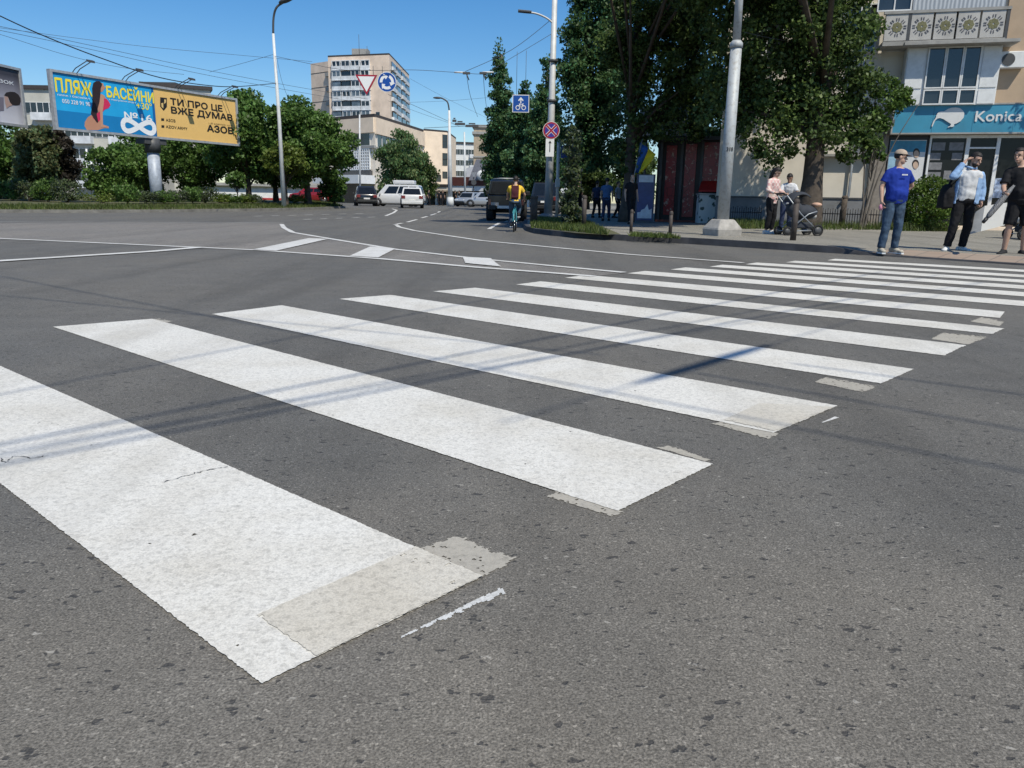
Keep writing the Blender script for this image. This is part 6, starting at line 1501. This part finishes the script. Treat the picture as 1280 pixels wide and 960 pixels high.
def person(label, loc, rz=0.0, H=1.78, J={}, head=(0, 0, 0), top=None, top_hem=.86, top_r=.022, sleeve=.55, legs=None, leg_len=1.0, leg_r=.018, shoes=None, hair=HAIR, hair_kind='short',
           beard=False, skin=SKIN, detail=1, toe=(0, 0), width=1.0, belly=0.0, hand_dir=None, grip=(0, 0), group=None, open_front=None, sole=None):
    k = H / 1.78; j = {q: Vector(v) for q, v in {**BASE, **J}.items()}
    t = thing('person', label, 'person', loc, rz, group); t.scale = (k, k, k)
    vox = {2: .0075, 1: .012, 0: .022}[detail]
    def X(me, nm, par=t): return link(nm, me, par)
    # trunk sections follow the spine from pelvis to neck
    spine = j['nk'] - j['pel']; sw = (j['shB'] - j['shA']); sa = math.atan2(sw.y, sw.x); hw = (j['hpB'] - j['hpA']); ha = math.atan2(hw.y, hw.x)
    SEC = [(-.13, .135, .105), (-.02, .165, .12), (.10, .155, .115), (.25, .145, .105), (.40, .16, .11), (.60, .178, .118), (.80, .182, .112), (.90, .142, .092), (.955, .098, .078), (.99, .066, .064), (1.02, .056, .058)]
    def trunk(b, extra, s0=-.3, s1=1.2, bl=0.0):
        vs = []; fs = []; n = 16; rows = [s for s in SEC if s0 <= s[0] <= s1]
        if rows[0][0] > s0 > -.3 + 1e-6 or s0 > -.3: rows = [(s0, np.interp(s0, [q[0] for q in SEC], [q[1] for q in SEC]), np.interp(s0, [q[0] for q in SEC], [q[2] for q in SEC]))] + rows
        for f, rx, ry in rows:
            a = ha + (sa - ha) * min(max(f, 0), 1); c = j['pel'] + spine * f; bx = bl * math.exp(-((f - .22) / .2) ** 2)
            for i in range(n):
                an = 2 * math.pi * i / n; x = (rx * width + extra) * math.cos(an); y = (ry + extra) * math.sin(an)
                if y < 0: y -= bx
                vs.append((c.x + x * math.cos(a) - y * math.sin(a), c.y + x * math.sin(a) + y * math.cos(a), c.z))
        for i in range(len(rows) - 1):
            for q in range(n): fs.append((i * n + q, i * n + (q + 1) % n, (i + 1) * n + (q + 1) % n, (i + 1) * n + q))
        fs += [tuple(range(n))[::-1], tuple(range((len(rows) - 1) * n, len(rows) * n))]
        b.add(vs, fs, 0, True)
    def limb(b, pts, rs, ends=(1, 1)):
        pts = [Vector(p) for p in pts]
        for i in range(len(pts) - 1): b.tube([pts[i], pts[i + 1]], [rs[i], rs[i + 1]], 12)
        for i, p in enumerate(pts):
            if (i == 0 and not ends[0]) or (i == len(pts) - 1 and not ends[1]): continue
            b.ell(p, (rs[i],) * 3, 10, 7)
    # ---- body: one surface
    b = MB(); trunk(b, 0)
    for s in 'AB':
        limb(b, [j['sh' + s], j['sh' + s].lerp(j['el' + s], .45), j['el' + s], j['el' + s].lerp(j['wr' + s], .3), j['wr' + s]], [.054, .048, .040, .041, .027])
        limb(b, [j['hp' + s], j['hp' + s].lerp(j['kn' + s], .4), j['kn' + s], j['kn' + s].lerp(j['an' + s], .3), j['an' + s]], [.085, .077, .052, .055, .038])
        a = j['an' + s]; ta = toe[0 if s == 'A' else 1]; d = Vector((math.sin(ta), -math.cos(ta), 0))
        limb(b, [a + Vector((0, 0, -.04)), a + d * .13 + Vector((0, 0, -.055))], [.036, .026])
        # hand
        w = j['wr' + s]; fd = (w - j['el' + s]).normalized()
        if hand_dir and hand_dir.get(s): fd = Vector(hand_dir[s]).normalized()
        side = Vector((0, -1, 0)); side = (side - fd * side.dot(fd)); side = side.normalized() if side.length > .1 else Vector((1, 0, 0)); pal = fd.cross(side).normalized()
        if (s == 'A') != (pal.x > 0): pal = -pal           # palm looks towards the body
        g = grip[0 if s == 'A' else 1]
        c = w + fd * .05; M3 = Matrix((side, pal, fd)).transposed()
        b.ell(c, (.042, .019, .055), 10, 7, M3)
        if detail >= 1:
            for q, (o_, ln) in enumerate(((.029, .070), (.010, .080), (-.010, .075), (-.028, .058))):
                p0 = w + fd * .088 + side * o_; cur = .25 + g
                d1 = (fd * math.cos(cur) + pal * math.sin(cur)); d2 = (fd * math.cos(cur * 2.1) + pal * math.sin(cur * 2.1)); p1 = p0 + d1 * ln * .5; p2 = p1 + d2 * ln * .5
                limb(b, [p0 - fd * .03, p0, p1, p2], [.0095, .0095, .009, .0075])
            p0 = w + fd * .03 + side * .03; p1 = p0 + (fd * .7 + side * .75 + pal * .25).normalized() * .042; p2 = p1 + (fd * .95 + side * .2 + pal * .35).normalized() * .03; limb(b, [p0, p1, p2], [.012, .0105, .008])
    hd = j['hd']; R = (Matrix.Rotation(head[0], 3, 'Z') @ Matrix.Rotation(head[1], 3, 'X') @ Matrix.Rotation(head[2], 3, 'Y'))
    Hp = lambda x, y, z: hd + R @ Vector((x, y, z))
    limb(b, [j['nk'] - spine.normalized() * .04, hd + R @ Vector((0, .02, -.07))], [.058, .054])
    b.ell(hd + R @ Vector((0, .012, .03)), (.076, .095, .092), 16, 12, R); b.ell(Hp(0, -.022, -.05), (.058, .066, .068), 14, 10, R); b.ell(Hp(0, -.06, -.092), (.028, .028, .022), 10, 8, R)
    if detail >= 1:
        limb(b, [Hp(0, -.082, .012), Hp(0, -.106, -.024)], [.010, .015]); b.ell(Hp(0, -.094, -.062), (.024, .012, .012), 10, 6, R)
        for s in (-1, 1): b.ell(Hp(s * .078, .012, -.008), (.012, .024, .034), 8, 8, R); b.ell(Hp(s * .033, -.078, .022), (.022, .014, .010), 8, 6, R)
    me = voxel(b, vox, 3, [skin], 'body'); body = X(me, 'body')
    if detail >= 1:
        for s in (-1, 1):
            e = MB(); e.ell(Hp(s * .031, -.083, .004), (.0125, .008, .008), 8, 6, R); X(e.mesh('eye', EYE), 'eye')
            e = MB(); e.tube([Hp(s * .016, -.094, .026), Hp(s * .034, -.092, .032), Hp(s * .052, -.076, .026)], .0055, 5); X(e.mesh('eyebrow', hair), 'eyebrow')
        e = MB(); e.tube([Hp(-.024, -.094, -.060), Hp(0, -.107, -.060), Hp(.024, -.094, -.060)], [.003, .006, .003], 6); X(e.mesh('lips', LIP), 'lips')
    # ---- hair
    def shell(nm, m, sc, cen, keep, wob=.006, n=28, mm=20, lift=0):
        e = MB(); e.ell((0, 0, 0), sc, n, mm); bm = bmesh.new(); me = e.mesh(nm, m); bm.from_mesh(me)
        kill = [f_ for f_ in bm.faces if not keep(f_.calc_center_median())]; bmesh.ops.delete(bm, geom=kill, context='FACES')
        for v in bm.verts: v.co *= 1 + wob * 8 * (mnoise.noise(v.co * 30) * .6)
        for v in bm.verts: v.co = hd + R @ (v.co + Vector(cen))
        bm.to_mesh(me); bm.free(); o = X(me, nm); so = o.modifiers.new('thick', 'SOLIDIFY'); so.thickness = .012; return o
    if hair_kind == 'short': shell('hair', hair, (.088, .110, .106), (0, .020, .034), lambda c: (c.y > -.042 or c.z > .045) and c.z > -.065 + (.0 if c.y > .0 else .05))
    if hair_kind == 'cropped': shell('hair', hair, (.081, .101, .097), (0, .014, .031), lambda c: (c.y > -.02 or c.z > .05) and c.z > -.06)
    if hair_kind == 'long':
        shell('hair', hair, (.090, .112, .108), (0, .022, .032), lambda c: (c.y > -.03 or c.z > .04)); e = MB(); limb(e, [Hp(0, .07, .02), Hp(0, .085, -.09), Hp(0, .09, -.22)], [.08, .07, .04]); X(voxel(e, .015, 3, hair, 'hair_tail'), 'hair_tail')
    if beard: shell('beard', hair, (.066, .074, .078), (0, -.022, -.05), lambda c: c.y < .012 and c.z < -.012 and not (abs(c.x) < .022 and -.022 < c.z), .004)
    # ---- clothes
    if top is not None:
        e = MB(); f0 = (top_hem - j['pel'].z) / spine.z; trunk(e, top_r * .9, f0, .97, belly); 
        for s in 'AB':
            sl = sleeve[0 if s == 'A' else 1] if hasattr(sleeve, '__len__') else sleeve
            if sl <= 1: limb(e, [j['sh' + s], j['sh' + s].lerp(j['el' + s], sl)], [.064, .062 + .012 * sl], (1, 0)); e.tube([j['nk'] + Vector((0, 0, -.045)), j['sh' + s] + Vector((0, 0, .012))], [.07, .055], 12)
            else: limb(e, [j['sh' + s], j['el' + s], j['el' + s].lerp(j['wr' + s], sl - 1)], [.066, .060, .046], (1, 0)); e.tube([j['nk'] + Vector((0, 0, -.045)), j['sh' + s] + Vector((0, 0, .012))], [.07, .055], 12)
        X(voxel(e, max(vox, .011), 2, [top], 'shirt', .013, 8), 'shirt')
    if legs is not None:
        e = MB(); trunk(e, leg_r, -.13, .16)
        for s in 'AB':
            if leg_len <= .5: limb(e, [j['hp' + s], j['hp' + s].lerp(j['kn' + s], leg_len * 2)], [.108, .100], (1, 0))
            else: limb(e, [j['hp' + s], j['hp' + s].lerp(j['kn' + s], .4), j['kn' + s], j['kn' + s].lerp(j['an' + s], (leg_len - .5) * 2)], [.102 + leg_r * .3, .090 + leg_r * .4, .066 + leg_r * .5, .056 + leg_r * .5], (1, 0))
        X(voxel(e, max(vox, .011), 2, [legs], 'shorts' if leg_len <= .6 else 'trousers', .010, 9), 'shorts' if leg_len <= .6 else 'trousers')
    if shoes is not None:
        for i, s in enumerate('AB'):
            a = j['an' + s]; ta = toe[i]; d = Vector((math.sin(ta), -math.cos(ta), 0)); e = MB(); zf = a.z - .085
            pts = [a - d * .055, a + d * .06, a + d * .155]; Rz = Matrix.Rotation(ta, 3, 'Z')
            for p, r in zip(pts, ((.045, .05, .05), (.05, .07, .045), (.050, .055, .032))): e.ell((p.x, p.y, zf + r[2] + .012), r, 12, 8, Rz)
            e.tube([a + Vector((0, 0, -.04)), a + Vector((0, 0, .03))], .048, 10)
            sh = X(voxel(e, .009 if detail else .016, 2, [shoes], 'shoe'), 'shoe')
            e = MB(); q = [a - d * .1, a - d * .06, a + d * .08, a + d * .20]; n_ = Vector((-d.y, d.x, 0)); wv = (.03, .048, .054, .03)
            pl_ = [p + n_ * w_ for p, w_ in zip(q, wv)] + [p - n_ * w_ for p, w_ in reversed(list(zip(q, wv)))]
            e.prism([(p.x, p.y, zf) for p in pl_], (0, 0, .026)); X(e.mesh('sole', sole or MATS['white_plastic']), 'sole', sh)
    return t, j, Hp, X
WHITE_SH = cloth('shoe_white', (.66, .66, .64)); DARK_SH = cloth('shoe_dark', (.03, .03, .032)); SAND_SH = cloth('shoe_sand', (.42, .38, .31))
JEANS = mat('jeans_blue', (.040, .070, .115), .85, var=.55, scale=6, bmp=.3, bscale=160); BLK = cloth('cloth_black', (.014, .014, .016)); NAVY = cloth('cloth_navy', (.03, .04, .08))
# man in the blue t-shirt
p = gp(1110, 317.0, .045)
t, j, Hp, X = person('man in blue t-shirt, jeans and pale cap, hand on hip, looking sideways', p, rad(6), 1.80,
    J=dict(elA=(-.265, .03, 1.16), wrA=(-.275, -.05, .91), elB=(.36, .12, 1.19), wrB=(.22, .19, 1.04), anA=(-.13, .03, .085), anB=(.125, .04, .085), knA=(-.115, -.02, .5), knB=(.115, -.02, .5)),
    head=(rad(68), rad(6), 0), top=cloth('tshirt_blue', (.014, .038, .27)), top_hem=.87, sleeve=.66, legs=JEANS, leg_len=.98, leg_r=.022, shoes=SAND_SH, hair_kind='cropped', detail=2, toe=(rad(-14), rad(16)), width=1.13, belly=.06, grip=(.5, .6))
CAPC = cloth('cap_beige', (.40, .32, .25)); b = MB(); b.ell((0, 0, 0), (.093, .110, .085), 20, 12); bm = bmesh.new(); me = b.mesh('cap', CAPC); bm.from_mesh(me); bmesh.ops.delete(bm, geom=[f_ for f_ in bm.faces if f_.calc_center_median().z < -.002], context='FACES')
for v in bm.verts: v.co = Hp(v.co.x, v.co.y + .012, v.co.z + .052)
bm.to_mesh(me); bm.free(); co_ = X(me, 'cap'); b = MB(); vs = []
for i in range(9):
    a = math.pi * (i / 8) ; vs += [Hp(.082 * math.cos(a), -.07 - .015 * math.sin(a), .056), Hp(.078 * math.cos(a), -.085 - .085 * math.sin(a), .040)]
b.add(vs, [(2 * i, 2 * i + 1, 2 * i + 3, 2 * i + 2) for i in range(8)], 0, True); o = X(b.mesh('cap_brim', cloth('cap_brim', (.09, .075, .065))), 'cap_brim'); so = o.modifiers.new('thick', 'SOLIDIFY'); so.thickness = .006
b = MB()
for i in range(5): b.box((-.005 + i * .022 - .02, -.160 - .012 + .0, 1.365), (.016, .006, .022))
# shirt print, on the chest
o = X(b.mesh('shirt_print', WHITE), 'shirt_print')
b = MB(); h = Vector(j['wrA']); b.ell(h + Vector((-.01, -.02, -.10)), (.040, .035, .055)); X(b.mesh('pink_cup', cloth('pink', (.62, .26, .33))), 'pink_cup')
# second man: denim shirt
p = gp(1197, 315.5, .06)
t, j, Hp, X = person('bearded man in open pale blue shirt scratching his head, black shoulder bag', p, rad(-4), 1.80,
    J=dict(pel=(-.01, 0, .955), nk=(.03, -.02, 1.495), hd=(.055, -.06, 1.655), shA=(-.16, .01, 1.415), shB=(.21, .01, 1.39), elA=(-.335, -.12, 1.36), wrA=(-.125, -.07, 1.64), elB=(.29, .03, 1.15), wrB=(.265, -.04, .92),
           hpA=(-.10, 0, .93), hpB=(.085, 0, .93), knA=(-.17, -.07, .50), anA=(-.22, -.02, .085), knB=(.10, -.02, .50), anB=(.08, .06, .085)),
    head=(rad(24), rad(16), rad(6)), top=cloth('tee_white', (.58, .59, .60)), top_hem=.93, sleeve=.4, legs=BLK, leg_len=.97, leg_r=.028, shoes=WHITE_SH, hair_kind='short', beard=True, skin=SKIN, detail=2, toe=(rad(-38), rad(28)), width=1.08, belly=.03, grip=(.5, .9),
    hand_dir={'A': (.75, .0, .6)})
DEN = cloth('denim_pale', (.26, .40, .62)); e = MB()
def sleeve_(e, pts, rs):
    for i in range(len(pts) - 1): e.tube([pts[i], pts[i + 1]], [rs[i], rs[i + 1]], 12)
    for q, r in zip(pts[:-1], rs[:-1]): e.ell(q, (r,) * 3, 10, 7)
sleeve_(e, [j['shA'], j['elA'], j['elA'].lerp(j['wrA'], .8)], [.070, .064, .050]); sleeve_(e, [j['shB'], j['elB'], j['elB'].lerp(j['wrB'], .92)], [.070, .064, .050])
for sgn in (-1, 1):         # the two front halves and the back
    x0 = .055 if sgn > 0 else -.15
    vs = []; fs = []; n = 10; zs = (1.475, 1.42, 1.32, 1.2, 1.1, 1.0, .88)
    a0, a1 = (rad(-66), rad(95)) if sgn > 0 else (rad(85), rad(205))
    for ri, z in enumerate(zs):
        w_ = .215 + .015 * ri / 6 - (.095 if ri == 0 else .03 if ri == 1 else 0); d_ = .148 + .012 * ri / 6 - (.05 if ri == 0 else .01 if ri == 1 else 0); cx = .03 * (z - .9) / .6
        for i in range(n + 1):
            a = a0 + (a1 - a0) * i / n
            for rr in (1.0, .9): vs.append((cx + w_ * rr * math.cos(a), d_ * rr * math.sin(a), z))
    st_ = 2 * (n + 1)
    for r_ in range(len(zs) - 1):
        for i in range(n):
            q = r_ * st_ + 2 * i; fs += [(q, q + 2, q + st_ + 2, q + st_), (q + 1, q + st_ + 1, q + st_ + 3, q + 3)]
        for i in (0, n): q = r_ * st_ + 2 * i; fs.append((q, q + st_, q + st_ + 1, q + 1))
    for r_ in (0, len(zs) - 1):
        for i in range(n): q = r_ * st_ + 2 * i; fs.append((q, q + 1, q + 3, q + 2))
    e.add(vs, fs)
X(voxel(e, .0105, 2, [DEN], 'open_shirt', .012, 8), 'open_shirt')
e = MB(); e.tube([Hp(.0, .04, -.125) + Vector((-.09, .02, .0)), Hp(-.02, -.03, -.14) + Vector((-.06, -.03, 0)), Hp(.05, -.05, -.15)], [.02, .022, .018], 8); e.tube([Hp(.05, -.05, -.15), Hp(.1, .02, -.12)], [.018, .02], 8); X(e.mesh('collar', DEN), 'collar')
bag = thing('shoulder_bag', 'black bag slung on the shoulder of the man in the pale blue shirt', 'bag', p, rad(-4)); K = 1.80 / 1.78
e = MB(); e.ell((-.30, .10, 1.02), (.13, .17, .24), 14, 10); e.box((-.30, .10, .93), (.22, .28, .24)); link('bag_body', voxel(e, .016, 4, [BLK], 'bag_body', .01), bag)
e = MB(); e.tube(smooth_path([(-.30, .05, 1.2), (-.245, -.08, 1.30), (-.19, -.07, 1.44), (-.16, .03, 1.525), (-.22, .12, 1.35), (-.30, .12, 1.2)]), .02, 6, flat=.4); link('strap', e.mesh('strap', BLK), bag)
# folded boards in his hand
mb_ = mat('board_white', (.80, .80, .78), .6, var=.05); c = p + Vector((.285, -.10, 0))
t = thing('white_board', 'large white folded board held low by the man in the pale blue shirt', 'board', c)
b = MB(); b.prism([(.02, -.02, .40), (.40, -.10, .52), (.40, -.10, .93), (.02, -.02, .86)], (.004, .016, 0)); link('front_sheet', b.mesh('front_sheet', mb_), t)
b = MB(); b.prism([(-.13, .06, .34), (.02, -.02, .40), (.02, -.02, .86), (-.13, .06, .72)], (.008, .014, 0)); link('folded_sheet', b.mesh('folded_sheet', mat('board_grey', (.42, .43, .44), .6)), t)
# third man in black
p = gp(1265, 320.5, .05)
t, j, Hp, X = person('man all in black t-shirt and knee-length shorts at the right frame edge, bare legs', p, rad(-22), 1.84,
    J=dict(nk=(-.07, 0, 1.5), hd=(-.13, -.02, 1.665), shA=(-.25, .0, 1.405), shB=(.12, .0, 1.405), elA=(-.31, -.10, 1.16), wrA=(-.32, -.33, 1.06), elB=(.20, .02, 1.17), wrB=(.22, -.2, 1.06), anA=(-.135, .02, .085), anB=(.15, .05, .085), knA=(-.12, -.03, .5), knB=(.13, -.01, .5)),
    head=(rad(-34), rad(4), rad(-4)), top=BLK, top_hem=.86, sleeve=.8, legs=BLK, leg_len=.47, leg_r=.03, shoes=DARK_SH, sole=DARK_SH, hair_kind='short', beard=False, skin=SKIN, detail=2, toe=(rad(-30), rad(14)), width=1.15, belly=.05, grip=(.9, .6))
GS_ = mat('umbrella_stripe', (.30, .30, .31), .7); w = Matrix.Rotation(rad(-22), 3, 'Z') @ (Vector(j['wrA']) * (1.84 / 1.78)) + p
t = thing('folded_umbrella', 'grey streaked folded umbrella pointing down from the hand of the man in black', 'umbrella', w)
mu, nt, pu = _nodes('umbrella_cloth'); wv = N(nt, 'ShaderNodeTexWave'); wv.inputs['Scale'].default_value = 16; wv.inputs['Distortion'].default_value = 9; L(nt, coords(nt), wv.inputs['Vector']); L(nt, ramp(nt, wv.outputs[0], [(.3, (.05, .05, .055)), (.8, (.24, .24, .24))]), pu.inputs['Base Color']); pu.inputs['Roughness'].default_value = .6
A = Vector((.12, -.04, .12)); Bq = Vector((-.30, -.10, -.44))
b = MB(); b.tube([A, A.lerp(Bq, .2), A.lerp(Bq, .5), A.lerp(Bq, .9), Bq], [.02, .04, .055, .045, .025], 10); link('canopy', b.mesh('canopy', mu), t)
b = MB(); b.tube([Bq, Bq + (Bq - A).normalized() * .09], [.035, .028], 8); link('handle', b.mesh('handle', BLACK), t)
pram(pav(1285, 300), rad(185), 'dark pushchair standing behind the man in black at the right frame edge')
# woman in the pink plaid shirt and companion with the pram
PK, nt, pk = _nodes('plaid_pink'); co = coords(nt); ck = N(nt, 'ShaderNodeTexChecker'); ck.inputs['Scale'].default_value = 14; L(nt, co, ck.inputs['Vector']); ck.inputs[1].default_value = (.62, .36, .34, 1); ck.inputs[2].default_value = (.70, .58, .52, 1); L(nt, ck.outputs[0], pk.inputs['Base Color']); pk.inputs['Roughness'].default_value = .85
p = pav(961, 293)
person('woman in pink checked shirt and black trousers looking down into the pram', p, rad(38), 1.72, J=dict(nk=(0, -.04, 1.49), hd=(0, -.085, 1.64), elA=(-.25, -.02, 1.17), wrA=(-.2, -.27, 1.08), elB=(.25, -.02, 1.17), wrB=(.2, -.27, 1.08)),
       head=(rad(10), rad(28), 0), top=PK, top_hem=.82, sleeve=1.7, legs=BLK, leg_len=.92, shoes=WHITE_SH, hair_kind='long', detail=1, width=.95, top_r=.03, toe=(rad(-8), rad(8)))
p = pav(984, 291.5)
person('person in white top and dark jacket bending behind the pram beside the thick trunk', p + Vector((.10, .55, 0)), rad(-12), 1.66, J=dict(nk=(0, -.12, 1.47), hd=(-.01, -.18, 1.61), shA=(-.175, -.1, 1.38), shB=(.175, -.1, 1.38), elA=(-.25, -.2, 1.16), wrA=(-.12, -.42, 1.12), elB=(.25, -.2, 1.16), wrB=(.15, -.42, 1.1)),
       head=(rad(-14), rad(26), 0), top=cloth('top_offwhite', (.55, .55, .56)), top_hem=.85, sleeve=.7, legs=NAVY, leg_len=.95, shoes=WHITE_SH, hair_kind='long', detail=1, skin=SKIN_T, width=.95)
pram(pav(997, 295.0), rad(8), 'dark pram with peach blanket beside the thick trunk, a bollard in front of it')
# cyclist
cl = gp(643.5, 289.3); bicycle(cl, rad(180 - 3)).scale = (.88,) * 3
t, j, Hp, X = person('cyclist in yellow shirt and jeans with a maroon backpack, riding away', cl, rad(180 - 3), 1.566,
    J=dict(pel=(0, .25, 1.0), nk=(0, -.04, 1.50), hd=(0, -.10, 1.655), shA=(-.185, -.02, 1.41), shB=(.185, -.02, 1.41), elA=(-.30, -.12, 1.19), wrA=(-.27, -.30, 1.03), elB=(.27, -.14, 1.2), wrB=(.26, -.30, 1.04),
           hpA=(-.09, .22, .97), hpB=(.09, .22, .97), knA=(-.13, -.12, .80), anA=(-.12, .03, .55), knB=(.13, -.05, .58), anB=(.12, .09, .23)),
    head=(0, rad(6), 0), top=cloth('shirt_yellow', (.72, .46, .05)), top_hem=.98, sleeve=.6, legs=JEANS, leg_len=.95, shoes=DARK_SH, hair_kind='short', detail=1, grip=(1.0, 1.0), hand_dir={'A': (0, -1, -.1), 'B': (0, -1, -.1)})
bk = thing('backpack', 'dark maroon backpack on the back of the cyclist in yellow', 'backpack', cl, rad(180 - 3)); bk.scale = (.88,) * 3
MR = cloth('maroon', (.055, .014, .018)); e = MB(); e.box((0, .24, 1.25), (.24, .16, .44), 0, 0, Matrix.Rotation(rad(28), 3, 'X')); e.ell((0, .31, 1.18), (.12, .08, .16)); link('pack', voxel(e, .016, 4, [MR], 'pack'), bk)
for s in (-1, 1):
    e = MB(); e.tube(smooth_path([(s * .09, .17, 1.42), (s * .10, .05, 1.535), (s * .12, -.11, 1.45), (s * .15, -.06, 1.25), (s * .13, .14, 1.12)]), .018, 6, flat=.5); link('strap', e.mesh('strap', MR), bk)
# people in the shade and by the far arcade
GREY_T = cloth('tee_grey', (.10, .11, .13)); BLU_T = cloth('shirt_shade_blue', (.07, .14, .28))
def walker(label, x, y, rz, topm, legm, H=1.74, dz=.12, group='people in the shade of the trees', Yd=None, sw=.12):
    p = gp(x, y, dz) if Yd is None else onground(x, 250, Yd, dz)
    return person(label, p, rz, H, J=dict(knA=(-.1, -.10 - sw * .3, .5), anA=(-.1, -.06 - sw, .09), knB=(.1, .02, .5), anB=(.1, .10 + sw, .10)), top=topm, sleeve=.6, legs=legm, leg_len=.95, shoes=DARK_SH, sole=DARK_SH, detail=0, hair_kind='short', group=group)
walker('person in blue shirt walking away in the shade, left of the flag', 757, 276.5, rad(165), BLU_T, NAVY)
walker('dark clad person in the shade directly under the flag', 787, 281, rad(20), BLK, BLK)
walker('dark clad person standing just left of the person in the blue shirt', 745, 272.5, rad(150), NAVY, BLK)
walker('dark clad person right of the ivy column in deep shade', 722, 272.5, rad(30), BLK, BLK)
walker('person in grey top between the person in blue and the flag', 771, 273, rad(60), cloth('top_palegrey', (.3, .31, .33)), BLK)
q0 = walker('dark clad pedestrian by the far arcade, right of the white hatchback', 536, 250, rad(70), BLK, BLK, 1.72, 0, 'pedestrians by the far arcade', 90)
for x, Yd, rz, lab in ((549, 91, 200, 'pedestrian in dark clothes just left of the far street lamp'), (553.5, 90, 20, 'pedestrian close beside the foot of the far street lamp'), (569, 92, 120, 'pedestrian in dark clothes right of the far street lamp'), (574, 91, 300, 'pedestrian left of the thin pole before the white arcade')):
    copy_tree(q0[0], onground(x, 250, Yd), rad(rz), lab)

# ------------------------------------------------------------------ clean up the helper property
for o in bpy.data.objects:
    if '_inv' in o: del o['_inv']
